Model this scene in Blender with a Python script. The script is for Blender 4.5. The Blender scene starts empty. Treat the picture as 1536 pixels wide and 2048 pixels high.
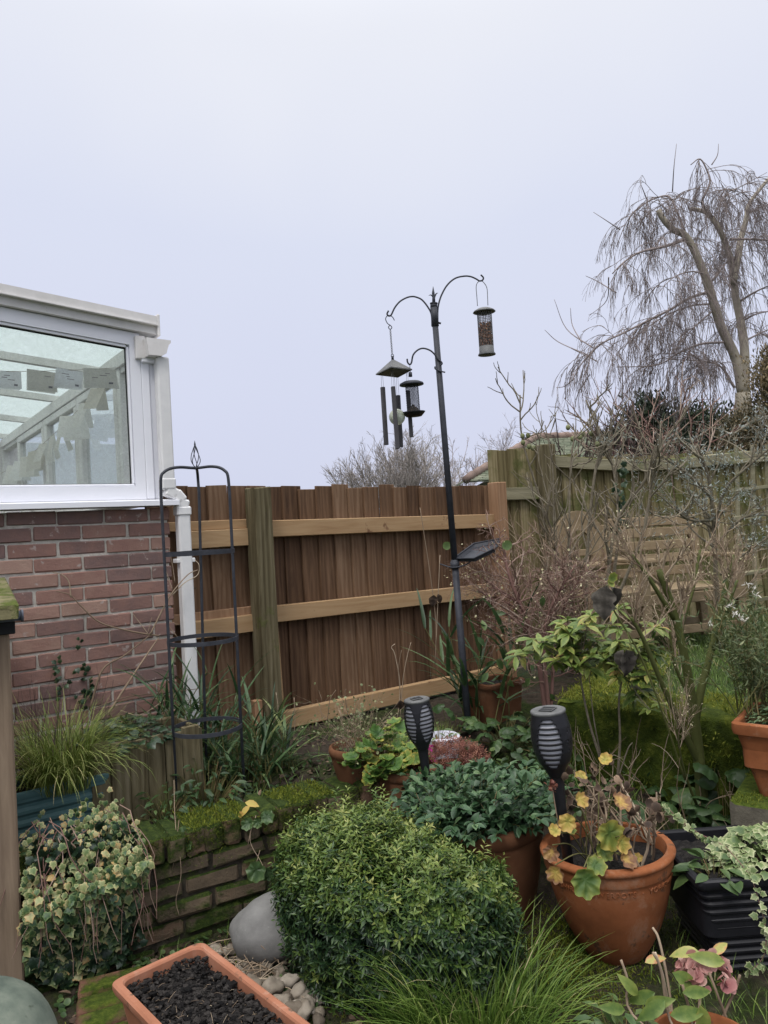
import bpy, bmesh, math, random
import numpy as np
from mathutils import Vector, Matrix, noise as mnoise

SC = bpy.context.scene
C = SC.collection
# ------------------------------------------------------------------ camera
F_PX = 1500.0
PITCH, ROLL = math.radians(1.26), 0.055
EYE = Vector((0, 0, 1.55))
CROT = Matrix.Rotation(math.pi/2+PITCH, 3, 'X') @ Matrix.Rotation(-ROLL, 3, 'Z')
cd = bpy.data.cameras.new('camera')
cam = bpy.data.objects.new('camera', cd); C.objects.link(cam)
cam.location = EYE; cam.rotation_euler = CROT.to_euler()
cd.sensor_fit = 'HORIZONTAL'; cd.sensor_width = 36.0; cd.lens = 36.0*F_PX/1536
cd.clip_start = 0.05; cd.clip_end = 2000
SC.camera = cam
# ------------------------------------------------------------------ sky, sun, exposure
SUN_EL, SUN_AZ = math.radians(58), math.radians(200)
w = bpy.data.worlds.new("World"); SC.world = w; w.use_nodes = True
nt = w.node_tree; N = nt.nodes; L = nt.links
bg = N['Background']; bg.inputs['Strength'].default_value = 0.1
sky = N.new('ShaderNodeTexSky'); sky.sky_type = 'NISHITA'; sky.sun_disc = False
sky.sun_elevation = SUN_EL; sky.sun_rotation = SUN_AZ; sky.air_density = 1.5; sky.dust_density = 6
tc = N.new('ShaderNodeTexCoord'); sx = N.new('ShaderNodeSeparateXYZ'); L.new(tc.outputs['Generated'], sx.inputs[0])
cr = N.new('ShaderNodeValToRGB')
nz = N.new('ShaderNodeTexNoise'); nz.inputs['Scale'].default_value = 1.6; nz.inputs['Detail'].default_value = 3
L.new(tc.outputs['Generated'], nz.inputs['Vector'])
ma = N.new('ShaderNodeMath'); ma.operation = 'MULTIPLY_ADD'; ma.inputs[1].default_value = 0.34
L.new(nz.outputs['Fac'], ma.inputs[0]); L.new(sx.outputs['Z'], ma.inputs[2])
L.new(ma.outputs[0], cr.inputs[0])
for e, (p, c) in zip([cr.color_ramp.elements[0], cr.color_ramp.elements[1], cr.color_ramp.elements.new(.32), cr.color_ramp.elements.new(.52)],
                     [(0.08, (.655, .695, .875)), (.95, (.87, .91, 1.0)), (.32, (.69, .725, .90)), (.58, (.735, .775, .925))]):
    e.position = p; e.color = (*c, 1)
mul = N.new('ShaderNodeVectorMath'); mul.operation = 'SCALE'
mr = N.new('ShaderNodeMapRange'); mr.interpolation_type = 'SMOOTHSTEP'          # overcast sky: brightest overhead
for i_, v_ in ((1, .55), (2, 1.0), (3, 10.0), (4, 33.0)): mr.inputs[i_].default_value = v_
L.new(sx.outputs['Z'], mr.inputs[0]); L.new(mr.outputs[0], mul.inputs['Scale'])
L.new(cr.outputs[0], mul.inputs[0])
mx = N.new('ShaderNodeMix'); mx.data_type = 'RGBA'; mx.inputs[0].default_value = 0.95
L.new(sky.outputs[0], mx.inputs[6]); L.new(mul.outputs[0], mx.inputs[7]); L.new(mx.outputs[2], bg.inputs['Color'])
sl = bpy.data.lights.new('sun', 'SUN'); sl.energy = 1.5; sl.angle = math.radians(16); sl.color = (1, .97, .93)
so = bpy.data.objects.new('sun', sl); C.objects.link(so)
so.rotation_euler = (math.pi/2-SUN_EL, 0, math.radians(-20))
SC.view_settings.view_transform = 'Standard'; SC.view_settings.look = 'None'
SC.view_settings.exposure = 0.0; SC.view_settings.gamma = 1.0
SC.cycles.max_bounces = 8; SC.cycles.transparent_max_bounces = 24

# ------------------------------------------------------------------ picture -> place helpers
def ray(px, py):
    return CROT @ Vector(((px-768)/F_PX, -(py-1024)/F_PX, -1))
def P(px, py, d):                       # point seen at a pixel, d metres away
    return EYE + ray(px, py)*d
def on_z(px, py, z):
    r = ray(px, py); return EYE + r*((z-EYE.z)/r.z)
def on_plane(px, py, p0, n):
    r = ray(px, py); n = Vector(n); return EYE + r*((Vector(p0)-EYE).dot(n)/r.dot(n))
def A(v): return np.array(v, dtype=np.float64)
rng = np.random.default_rng(11)
RR = random.Random(5)

# ------------------------------------------------------------------ objects
def tag(o, label=None, cat=None, group=None, kind=None):
    if label: o['label'] = label
    if cat: o['category'] = cat
    if group: o['group'] = group
    if kind: o['kind'] = kind
    return o
def thing(name, loc, label, cat, group=None, rz=0.0, rot=None):
    o = bpy.data.objects.new(name, None); C.objects.link(o)
    o.location = Vector(loc); o.rotation_euler = rot if rot else (0, 0, rz)
    o.empty_display_size = .1
    return tag(o, label, cat, group)
def root_of(o):
    while o.parent: o = o.parent
    return o
def copy_tree(o, parent=None):
    c = o.copy(); C.objects.link(c); c.parent = parent
    for ch in list(o.children): copy_tree(ch, c)
    return c

class MB:
    def __init__(s): s.v = []; s.f = []; s.t = []; s.n = 0
    def add(s, v, faces, t=None):
        v = np.asarray(v, dtype=np.float64).reshape(-1, 3)
        if t is None: t = rng.random()
        s.t.append(np.broadcast_to(np.asarray(t, dtype=np.float64), (len(v),)))
        s.v.append(v)
        for f in faces:
            f = np.asarray(f, dtype=np.int64)
            if f.ndim == 1: f = f[None]
            s.f.append(f+s.n)
        s.n += len(v); return s
    def build(s, name, mat, parent=None, smooth=True, world=False):
        me = bpy.data.meshes.new(name)
        v = np.concatenate(s.v); t = np.concatenate(s.t)
        if world and parent is not None:
            r = root_of(parent)
            m = np.array((Matrix.Translation(r.location) @ r.rotation_euler.to_matrix().to_4x4()).inverted())
            v = v @ m[:3, :3].T + m[:3, 3]
        loops = np.concatenate([f.ravel() for f in s.f])
        tot = np.concatenate([np.full(len(f), f.shape[1]) for f in s.f])
        st = np.concatenate([[0], np.cumsum(tot)[:-1]])
        me.vertices.add(len(v)); me.vertices.foreach_set('co', v.ravel())
        me.loops.add(len(loops)); me.loops.foreach_set('vertex_index', loops.astype(np.int32))
        me.polygons.add(len(tot)); me.polygons.foreach_set('loop_start', st.astype(np.int32)); me.polygons.foreach_set('loop_total', tot.astype(np.int32))
        me.polygons.foreach_set('use_smooth', np.full(len(tot), smooth))
        a = me.attributes.new('tint', 'FLOAT', 'POINT'); a.data.foreach_set('value', t.astype(np.float32))
        me.update(calc_edges=True); me.validate()
        me.materials.append(mat)
        o = bpy.data.objects.new(name, me); C.objects.link(o)
        if parent is not None: o.parent = parent
        return o
    # --- shapes
    def box(s, c, size, b=0.003, R=None, t=None, jit=0.0):
        h = np.array(size)/2.0; b = min(b, h.min()*.9)
        v = []; idx = {}
        for ax in range(3):
            for sx in (-1, 1):
                for sy in (-1, 1):
                    for sz in (-1, 1):
                        sg = np.array([sx, sy, sz], float)
                        p = sg*(h-b); p[ax] = sg[ax]*h[ax]
                        idx[(ax, sx, sy, sz)] = len(v); v.append(p)
        v = np.array(v)
        if jit: v = v + rng.normal(0, jit, v.shape)
        q = []
        for ax in range(3):
            o1, o2 = [(1, 2), (2, 0), (0, 1)][ax]
            for sg in (-1, 1):
                r = []
                for a, bb in ((-1, -1), (1, -1), (1, 1), (-1, 1)):
                    k = [0, 0, 0]; k[ax] = sg; k[o1] = a; k[o2] = bb; r.append(idx[(ax, *k)])
                q.append(r if sg > 0 else r[::-1])
            for a in (-1, 1):                # bevels along axis ax
                for bb in (-1, 1):
                    k0 = [0, 0, 0]; k0[o1] = a; k0[o2] = bb
                    k1 = list(k0); k0[ax] = -1; k1[ax] = 1
                    r = [idx[(o1, *k0)], idx[(o1, *k1)], idx[(o2, *k1)], idx[(o2, *k0)]]
                    q.append(r if a*bb < 0 else r[::-1])
        tr = []
        for sx in (-1, 1):
            for sy in (-1, 1):
                for sz in (-1, 1):
                    r = [idx[(0, sx, sy, sz)], idx[(1, sx, sy, sz)], idx[(2, sx, sy, sz)]]
                    tr.append(r if sx*sy*sz > 0 else r[::-1])
        if R is not None: v = v @ np.array(R).T
        return s.add(v+np.array(c), [np.array(q), np.array(tr)], t)
    def tube(s, pts, r, sides=8, t=None, cap=True, closed=False):
        p = np.array([tuple(x) for x in pts], float); n = len(p)
        r = np.broadcast_to(np.asarray(r, float), (n,))
        if closed: tg = np.roll(p, -1, 0)-np.roll(p, 1, 0)
        else: tg = np.gradient(p, axis=0)
        tg /= np.linalg.norm(tg, axis=1)[:, None]+1e-12
        a = np.array([0, 0, 1.]) if abs(tg[0][2]) < .9 else np.array([1., 0, 0])
        u = np.cross(tg[0], a); u /= np.linalg.norm(u)
        ang = np.arange(sides)*2*math.pi/sides; V = []
        for i in range(n):
            u = u-tg[i]*u.dot(tg[i]); u /= np.linalg.norm(u); w_ = np.cross(tg[i], u)
            V.append(p[i]+r[i]*(np.cos(ang)[:, None]*u+np.sin(ang)[:, None]*w_))
        V = np.concatenate(V); m = n if closed else n-1
        i, j = np.meshgrid(np.arange(m), np.arange(sides), indexing='ij'); k = (j+1) % sides; i2 = (i+1) % n
        f = [np.stack([i*sides+j, i*sides+k, i2*sides+k, i2*sides+j], -1).reshape(-1, 4)]
        if cap and not closed: f += [np.arange(sides)[::-1], np.arange(sides)+(n-1)*sides]
        return s.add(V, f, t)
    def tubes(s, paths, radii, sides=3, t=None):   # k paths with the same number of points
        p = np.asarray(paths, float); k, m, _ = p.shape
        r = np.asarray(radii, float)
        tg = np.gradient(p, axis=1); tg /= np.linalg.norm(tg, axis=2)[..., None]+1e-12
        ov = p[:, -1]-p[:, 0]; ax = np.argmin(np.abs(ov), axis=1); a = np.eye(3)[ax][:, None, :]
        u = np.cross(tg, a); u /= np.linalg.norm(u, axis=2)[..., None]+1e-9; w_ = np.cross(tg, u)
        ang = np.arange(sides)*2*math.pi/sides
        V = p[:, :, None, :]+r[:, :, None, None]*(np.cos(ang)[None, None, :, None]*u[:, :, None, :]+np.sin(ang)[None, None, :, None]*w_[:, :, None, :])
        b = np.arange(k)[:, None, None]*m*sides; i = np.arange(m-1)[None, :, None]; j = np.arange(sides)[None, None, :]; j2 = (j+1) % sides
        f = np.stack([b+i*sides+j, b+i*sides+j2, b+(i+1)*sides+j2, b+(i+1)*sides+j], -1).reshape(-1, 4)
        if t is None: t = rng.random(k)
        return s.add(V.reshape(-1, 3), [f], np.repeat(np.broadcast_to(t, (k,)), m*sides))
    def lathe(s, prof, c=(0, 0, 0), seg=48, t=.5, wob=0.0, R=None, closed=False):
        pr = np.array(prof, float); n = len(pr); a = np.arange(seg)*2*math.pi/seg
        rad = pr[:, 0][:, None]*np.ones(seg)[None]
        if wob: rad = rad*(1+wob*np.sin(a*2+1.3)[None]+wob*.6*np.sin(a*3+pr[:, 1][:, None]*20))
        V = np.stack([rad*np.cos(a), rad*np.sin(a), np.repeat(pr[:, 1][:, None], seg, 1)], -1).reshape(-1, 3)
        if R is not None: V = V @ np.array(R).T
        i, j = np.meshgrid(np.arange(n-1), np.arange(seg), indexing='ij'); k = (j+1) % seg
        f = np.stack([i*seg+j, i*seg+k, (i+1)*seg+k, (i+1)*seg+j], -1).reshape(-1, 4)
        return s.add(V+np.array(tuple(c)), [f], t)
    def sphere(s, c, r, seg=10, t=None, sq=(1, 1, 1)):
        th = np.linspace(0, math.pi, seg//2+1)[1:-1]; pr = [(1e-4, -1)]+[(math.sin(x), -math.cos(x)) for x in th]+[(1e-4, 1)]
        m = MB(); m.lathe(pr, seg=seg, t=0); v = m.v[0]*r*np.array(sq)
        return s.add(v+np.array(tuple(c)), m.f, t)
    def prism(s, poly, vec, t=None):    # closed polygon (n,3) extruded along vec
        p = np.array([tuple(x) for x in poly], float); n = len(p); v = np.concatenate([p, p+np.array(tuple(vec))])
        i = np.arange(n); j = (i+1) % n
        return s.add(v, [i[::-1], i+n, np.stack([i, j, j+n, i+n], -1)], t)
    def inst(s, tpl, pos, ydir, nrm, scale, t):     # copies of a leaf template
        tv, tf, tt = tpl; pos = np.asarray(pos, float); k = len(pos)
        y = np.asarray(ydir, float); y = y/(np.linalg.norm(y, axis=1)[:, None]+1e-9)
        z = np.asarray(nrm, float); z = z-y*np.sum(y*z, 1)[:, None]; z /= np.linalg.norm(z, axis=1)[:, None]+1e-9
        x = np.cross(y, z); R = np.stack([x, y, z], -1)
        sc = np.broadcast_to(np.asarray(scale, float), (k,))
        V = np.einsum('kij,nj->kni', R, tv)*sc[:, None, None]+pos[:, None]
        n = len(tv); T = np.clip(np.broadcast_to(np.asarray(t), (k,))[:, None]+tt[None], 0, 1)
        fs = [(np.asarray(f)[None]+(np.arange(k)*n)[:, None, None]).reshape(-1, np.asarray(f).shape[1]) for f in tf]
        return s.add(V.reshape(-1, 3), fs, T.ravel())
    def blades(s, base, az, Ln, th0, bend, wid, m=6, t=None, tw=0.0, fold=.25):
        k = len(base); base = np.asarray(base, float); S = np.linspace(0, 1, m+1)
        th = th0[:, None]+bend[:, None]*S[None]**1.4
        h = np.stack([np.cos(az), np.sin(az), np.zeros(k)], -1)
        dh = np.sin(th); dz = np.cos(th); ds = (Ln/m)[:, None]
        ch = np.concatenate([np.zeros((k, 1)), np.cumsum((dh[:, 1:]+dh[:, :-1])/2*ds, 1)], 1)
        cz = np.concatenate([np.zeros((k, 1)), np.cumsum((dz[:, 1:]+dz[:, :-1])/2*ds, 1)], 1)
        p = base[:, None]+ch[..., None]*h[:, None]+cz[..., None]*np.array([0, 0, 1.])
        a2 = az+math.pi/2+rng.normal(0, .25, k)
        sd = np.stack([np.cos(a2), np.sin(a2), np.zeros(k)], -1)
        prof = np.minimum(1, (S*5+.45))*np.clip((1-S)**.55, .02, 1)
        hw = wid[:, None]*.5*prof[None]
        up = np.stack([-h[:, 0][:, None]*np.cos(th), -h[:, 1][:, None]*np.cos(th), np.sin(th)], -1)
        lift = up*(hw*fold)[..., None]
        V = np.stack([p-sd[:, None]*hw[..., None]+lift, p, p+sd[:, None]*hw[..., None]+lift], 2)
        b = np.arange(k)[:, None, None]*(m+1)*3; i = np.arange(m)[None, :, None]; j = np.arange(2)[None, None, :]
        f = np.stack([b+i*3+j, b+i*3+j+1, b+(i+1)*3+j+1, b+(i+1)*3+j], -1).reshape(-1, 4)
        if t is None: t = rng.random(k)
        T = np.clip(np.repeat(t[:, None], m+1, 1)+tw*S[None]**3, 0, 1)
        return s.add(V.reshape(-1, 3), [f], np.repeat(T.ravel(), 3))

# ------------------------------------------------------------------ leaf templates (axis +Y, normal +Z, length 1)
def t_lance(w_=.3, n=3, fold=.3, curve=.25, peak=.45):
    v = []; t = []
    for i in range(n+1):
        y = i/n; q = math.sin(math.pi*min(1, (y**(math.log(.5)/math.log(peak)))))**.8 if 0 < y < 1 else 0.04
        hw = w_/2*q; z = -curve*y*y
        v += [(-hw, y, z+fold*hw), (0, y, z), (hw, y, z+fold*hw)]; t += [.1, -.08, .1]
    f = [[i*3+j, i*3+j+1, i*3+j+4, i*3+j+3] for i in range(n) for j in range(2)]
    return np.array(v, float), [np.array(f)], np.array(t)
def t_fan(outline, c=(0, .35), cup=-.1, edge=.3, ridge=.06):
    n = len(outline); o = np.array(outline, float); cc = np.array(c)
    mid = cc+(o-cc)*.62
    v = [(cc[0], cc[1], 0)]; t = [-.12]
    for i in range(n): r = np.linalg.norm(mid[i]-cc); v.append((*mid[i], cup*r*r*2+(ridge if i % 2 else 0))); t.append(-.04)
    for i in range(n): r = np.linalg.norm(o[i]-cc); v.append((*o[i], cup*r*r*3+(ridge*.5 if i % 2 else 0))); t.append(edge)
    tri = [[0, 1+i, 1+(i+1) % n] for i in range(n)]
    q = [[1+i, 1+n+i, 1+n+(i+1) % n, 1+(i+1) % n] for i in range(n)]
    return np.array(v, float), [np.array(tri)[:, ::-1], np.array(q)[:, ::-1]], np.array(t)
IVY_OUT = [(0, .05), (.2, -.05), (.42, .10), (.37, .29), (.48, .50), (.29, .60), (.0, .98), (-.29, .60), (-.48, .50), (-.37, .29), (-.42, .10), (-.2, -.05)]
T_IVY = t_fan(IVY_OUT, cup=-.12, edge=.22)
T_IVYP = t_fan(IVY_OUT, edge=.34)
def _round(n=20, lob=7, amp=.07, notch=.5):
    o = []
    for i in range(n):
        a = -math.pi/2+math.radians(18)+(2*math.pi-math.radians(36))*i/(n-1)
        r = .5*(1+amp*math.cos(lob*(a-math.pi/2))-.03*(i % 2)); o.append((r*math.cos(a), .5+r*math.sin(a)))
    return o
T_GERAN = t_fan(_round(22, 7, .09), c=(0, .4), cup=.22, edge=.22, ridge=.03)
T_ROUND = t_fan(_round(14, 5, .03), c=(0, .4), cup=.1, edge=.1, ridge=.02)
T_BIG = t_fan([(0, .0), (.2, .02), (.38, .16), (.46, .36), (.42, .58), (.26, .8), (0, 1.05), (-.26, .8), (-.42, .58), (-.46, .36), (-.38, .16), (-.2, .02)], c=(0, .4), cup=-.35, edge=.12, ridge=.07)
def t_leaf2(outline, c=(0, .4), rings=5, sub=3, cup=-.2, crump=.06, edge=.2, seed=0, curl=0., veins=7):
    o = np.array([tuple(q)[:2] for q in spline_closed(outline, sub)]); cc = np.array(c); n = len(o); v = [(cc[0], cc[1], 0)]; t = [-.15]
    for r in range(1, rings+1):
        f = r/rings
        for i in range(n):
            p = cc+(o[i]-cc)*f; a = math.atan2(p[0], p[1]+.02); z = cup*f*f*.5+crump*mnoise.noise(Vector((p[0]*4, p[1]*4, seed)))*f*2+crump*.7*mnoise.noise(Vector((p[0]*11, p[1]*11, seed+9)))-.018*f*math.cos(a*veins)-curl*abs(p[0])**1.5-curl*.5*max(0, p[1]-.4)**2
            v.append((p[0], p[1], z)); t.append(edge*f**2.2-.08*(1-f)-.07*max(0, math.cos(a*veins))**6+.10*mnoise.noise(Vector((p[0]*5, p[1]*5, seed+4))))
    tri = [[0, 1+(i+1) % n, 1+i] for i in range(n)]; q = [[1+r*n+i, 1+r*n+(i+1) % n, 1+(r+1)*n+(i+1) % n, 1+(r+1)*n+i] for r in range(rings-1) for i in range(n)]
    return np.array(v, float), [np.array(tri), np.array(q)], np.array(t)
def spline_closed(pts, n):
    p = [Vector((a, b, 0)) for a, b in pts]; m = len(p); o = []
    for i in range(m):
        a, b, c, d = p[i-1], p[i], p[(i+1) % m], p[(i+2) % m]
        for k in range(n):
            t = k/n; o.append(.5*((2*b)+(c-a)*t+(2*a-5*b+4*c-d)*t*t+(3*b-a-3*c+d)*t**3))
    return o
HEART = [(0, .03), (.17, -.02), (.37, .12), (.45, .34), (.41, .57), (.25, .8), (0, 1.05), (-.25, .8), (-.41, .57), (-.45, .34), (-.37, .12), (-.17, -.02)]
def t_crisp(w_, seed, fold, curve, n=9):
    v, f, tt = t_lance(w_, n, fold, curve, .42); r_ = np.random.default_rng(seed); v = v.copy(); tt = np.where(np.arange(len(v)) % 3 == 1, -.25, .05+.12*r_.normal(0, 1, len(v)))
    side = np.arange(len(v)) % 3 != 1; v[:, 2] += np.where(side, .05*np.sin(v[:, 1]*17+seed)+.03*r_.normal(0, 1, len(v)), .02*np.sin(v[:, 1]*9)); v[side, 0] *= 1+.13*r_.normal(0, 1, side.sum()); return v, f, tt
T_WITHER = [t_crisp(w_, s, fo, cu) for w_, s, fo, cu in ((.72, 1, .35, .3), (.55, 5, .8, .5), (.62, 8, .6, .6))]
T_GER2 = [t_leaf2(_round(22, 7, .10), rings=5, sub=2, cup=.18+.1*s, crump=.09, edge=.30, seed=s*3, veins=7) for s in range(3)]
T_HEART2 = t_leaf2(HEART, rings=4, sub=2, cup=-.25, crump=.06, edge=.12, seed=2, curl=.3)
T_LANCE = t_lance(.34, 3); T_NARROW = t_lance(.2, 3, curve=.2); T_OVAL = t_lance(.52, 4, fold=.35, curve=.2); T_BOX = t_lance(.33, 2, fold=.4, curve=.12)
T_PIER = t_lance(.36, 4, fold=.3, curve=.35, peak=.58)
def t_sprig(n, L_, leaf, seed, up=.9, whorl=2, w_=.36):
    r = np.random.default_rng(seed); m = MB(); pos = []; yd = []; nr = []; sc = []; tt = []
    for i in range(n):
        h = L_*i/max(1, n-1)
        for k in range(whorl):
            a = i*1.57+k*2*math.pi/whorl+r.normal(0, .3); el = .05+up*(i/n)**1.5+r.normal(0, .15)
            d = np.array([math.cos(a)*math.cos(el), math.sin(a)*math.cos(el), math.sin(el)])
            pos.append((0, 0, h)); yd.append(d); nr.append((-d[0]*math.sin(el), -d[1]*math.sin(el), 1)); sc.append(leaf*(1-.45*i/n)*r.uniform(.8, 1.15)); tt.append(.36*(i/n)**1.3-.12)  # leaves paler toward the sprig tip: highlights put into the tint
    m.inst(T_BOX, pos, yd, nr, np.array(sc), np.zeros(len(pos)))
    v = np.concatenate(m.v); v = v[:, [0, 2, 1]]*np.array([1, 1, -1])      # grow along +Y
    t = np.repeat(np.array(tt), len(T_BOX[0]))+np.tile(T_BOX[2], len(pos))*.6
    return v, [np.concatenate(m.f)], t
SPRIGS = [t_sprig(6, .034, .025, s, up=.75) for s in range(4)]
def rand_dir(k, zmin=-1):
    d = rng.normal(0, 1, (k, 3)); d /= np.linalg.norm(d, axis=1)[:, None]
    return d

# ------------------------------------------------------------------ branching
def grow(out, R, p, d, Ln, r, lv, S):
    s = S[lv]; n = s['n']; pts = [p.copy()]; w_ = s.get('w', .1); tz = s.get('t', 0.)
    for i in range(n):
        d = (d+Vector((R.gauss(0, w_), R.gauss(0, w_), R.gauss(0, w_)+tz))).normalized()
        p = p+d*(Ln/n); pts.append(p.copy())
    out.setdefault(lv, []).append((pts, r, r*s.get('tip', .35)))
    if lv+1 < len(S):
        for c in range(s['c'] if isinstance(s['c'], int) else R.randint(*s['c'])):
            f = R.uniform(s.get('s0', .25), 1.0); x = f*n; i = min(int(x), n-1); q = pts[i].lerp(pts[i+1], x-i)
            dd = (pts[i+1]-pts[i]).normalized(); ax = dd.orthogonal(); ax.rotate(Matrix.Rotation(R.uniform(0, 6.283), 3, dd))
            dd = dd.copy(); dd.rotate(Matrix.Rotation(math.radians(s.get('a', 40))*R.uniform(.6, 1.25), 3, ax))
            grow(out, R, q, dd, Ln*s.get('lr', .6)*R.uniform(.6, 1.15)*(1-.35*f), r*s.get('rr', .55)*(1-.4*f*.5), lv+1, S)
def emit(m, out, sides=(6, 4, 3, 3, 3), tl=None):
    for lv, br in out.items():
        by = {}
        for pts, r0, r1 in br: by.setdefault(len(pts), []).append((pts, r0, r1))
        for n, bs in by.items():
            pp = np.array([[tuple(q) for q in b[0]] for b in bs]); f = np.linspace(0, 1, n)[None]
            rr = np.array([b[1] for b in bs])[:, None]*(1-f)+np.array([b[2] for b in bs])[:, None]*f
            m.tubes(pp, rr, sides[min(lv, len(sides)-1)], t=None if tl is None else np.clip(tl[min(lv, len(tl)-1)]+rng.normal(0, .12, len(bs)), 0, 1))
def spline(pts, n=8):                     # Catmull-Rom through points
    p = [Vector(x) for x in pts]; p = [p[0]*2-p[1]]+p+[p[-1]*2-p[-2]]; o = []
    for i in range(1, len(p)-2):
        for k in range(n):
            t = k/n; a, b, c, d = p[i-1:i+3]
            o.append(.5*((2*b)+(c-a)*t+(2*a-5*b+4*c-d)*t*t+(3*b-a-3*c+d)*t**3))
    o.append(p[-2]); return o

# ------------------------------------------------------------------ materials
def nd(nt, typ, **kw):
    n = nt.nodes.new('ShaderNode'+typ)
    for k, v in kw.items(): setattr(n, k, v)
    return n
def ramp(nt, stops, fac):
    r = nd(nt, 'ValToRGB'); e = r.color_ramp.elements
    while len(e) < len(stops): e.new(.5)
    for x, (p, c) in zip(e, stops): x.position = p; x.color = (*c, 1)
    nt.links.new(fac, r.inputs[0]); return r.outputs[0]
def noise_n(nt, vec, scale, detail=5, rough=.6, dist=0.):
    n = nd(nt, 'TexNoise'); n.inputs['Scale'].default_value = scale; n.inputs['Detail'].default_value = detail
    n.inputs['Roughness'].default_value = rough; n.inputs['Distortion'].default_value = dist
    nt.links.new(vec, n.inputs['Vector']); return n.outputs['Fac']
def mth(nt, op, a, b=None, c=None):
    n = nd(nt, 'Math', operation=op)
    for i, x in enumerate((a, b, c)):
        if x is None: continue
        if isinstance(x, (int, float)): n.inputs[i].default_value = x
        else: nt.links.new(x, n.inputs[i])
    return n.outputs[0]
def mat(name, stops, scale=8, nw=1.0, tw=0.0, stretch=(1, 1, 1), detail=6, rough=.8, bump=.3, bscale=None, dist=0.0,
        grain=None, moss=None, spots=None, metal=0.0, bdist=.01, spec=.17, rvar=.15, bloom=None):
    """colour = ramp(noise*nw + tint*tw); moss=(amount, top bias, colours); spots=(colour, scale, threshold)"""
    m = bpy.data.materials.new(name); m.use_nodes = True; nt = m.node_tree; L = nt.links
    b = nt.nodes['Principled BSDF']; tc = nd(nt, 'TexCoord'); at = nd(nt, 'Attribute', attribute_name='tint')
    ti = at.outputs['Fac']
    mp = nd(nt, 'Mapping'); mp.inputs['Scale'].default_value = stretch; L.new(tc.outputs['Object'], mp.inputs['Vector'])
    vec = mp.outputs[0]
    if tw or grain:
        off = nd(nt, 'VectorMath', operation='SCALE'); off.inputs[0].default_value = (7.3, 3.1, 5.7); L.new(ti, off.inputs['Scale'])
        ad = nd(nt, 'VectorMath', operation='ADD'); L.new(vec, ad.inputs[0]); L.new(off.outputs[0], ad.inputs[1]); vec = ad.outputs[0]
    nf = noise_n(nt, vec, scale, detail, .62, dist)
    fac = mth(nt, 'MULTIPLY_ADD', nf, nw, mth(nt, 'MULTIPLY', ti, tw) if tw else (1-nw)*.5)
    h = None
    if grain:                              # wood: bands stretched along the board
        wv = nd(nt, 'TexWave', bands_direction='X'); wv.inputs['Scale'].default_value = grain[0]; wv.inputs['Distortion'].default_value = grain[1]
        wv.inputs['Detail'].default_value = 3; wv.inputs['Detail Scale'].default_value = 1.2; L.new(vec, wv.inputs['Vector'])
        fac = mth(nt, 'MULTIPLY_ADD', wv.outputs['Fac'], grain[2], mth(nt, 'ADD', fac, -grain[2]*.5)); h = wv.outputs['Fac']
    col = ramp(nt, stops, fac)
    if spots:
        sp = noise_n(nt, tc.outputs['Object'], spots[1], 4, .7)
        mk = ramp(nt, [(spots[2], (0, 0, 0)), (spots[2]+.06, (1, 1, 1))], sp)
        mm = nd(nt, 'Mix', data_type='RGBA'); L.new(mk, mm.inputs[0]); L.new(col, mm.inputs[6]); mm.inputs[7].default_value = (*spots[0], 1); col = mm.outputs[2]
    if bloom:                              # soft edged pale stain: (colour, scale, threshold, strength)
        bk = ramp(nt, [(bloom[2], (0, 0, 0)), (bloom[2]+.22, (bloom[3],)*3)], noise_n(nt, tc.outputs['Object'], bloom[1], 7, .75, .6))
        mm = nd(nt, 'Mix', data_type='RGBA'); L.new(bk, mm.inputs[0]); L.new(col, mm.inputs[6]); mm.inputs[7].default_value = (*bloom[0], 1); col = mm.outputs[2]
    hb = noise_n(nt, vec, bscale or scale*4, 8, .7)
    if h is not None: hb = mth(nt, 'MULTIPLY_ADD', h, .5, hb)
    if moss:
        ge = nd(nt, 'NewGeometry'); sz = nd(nt, 'SeparateXYZ'); L.new(ge.outputs['Normal'], sz.inputs[0])
        mn = noise_n(nt, tc.outputs['Object'], moss[3] if len(moss) > 3 else 5, 6, .65)
        f1 = mth(nt, 'MULTIPLY_ADD', mth(nt, 'MAXIMUM', sz.outputs['Z'], 0.0), moss[1], mn)
        mk = ramp(nt, [(1-moss[0], (0, 0, 0)), (min(1, 1.12-moss[0]), (1, 1, 1))], f1)
        mc = ramp(nt, moss[2], noise_n(nt, tc.outputs['Object'], 45, 6, .7))
        mm = nd(nt, 'Mix', data_type='RGBA'); L.new(mk, mm.inputs[0]); L.new(col, mm.inputs[6]); L.new(mc, mm.inputs[7]); col = mm.outputs[2]
        mh = noise_n(nt, tc.outputs['Object'], 140, 4, .8)
        hb = mth(nt, 'MULTIPLY_ADD', mth(nt, 'MULTIPLY', mk, mh), 1.5, hb)
    L.new(col, b.inputs['Base Color'])
    L.new(mth(nt, 'MULTIPLY_ADD', nf, rvar, rough-rvar*.5), b.inputs['Roughness'])
    b.inputs['Metallic'].default_value = metal; b.inputs['Specular IOR Level'].default_value = spec
    if bump:
        bp = nd(nt, 'Bump'); bp.inputs['Strength'].default_value = bump; bp.inputs['Distance'].default_value = bdist
        L.new(hb, bp.inputs['Height']); L.new(bp.outputs[0], b.inputs['Normal'])
    return m
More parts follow.
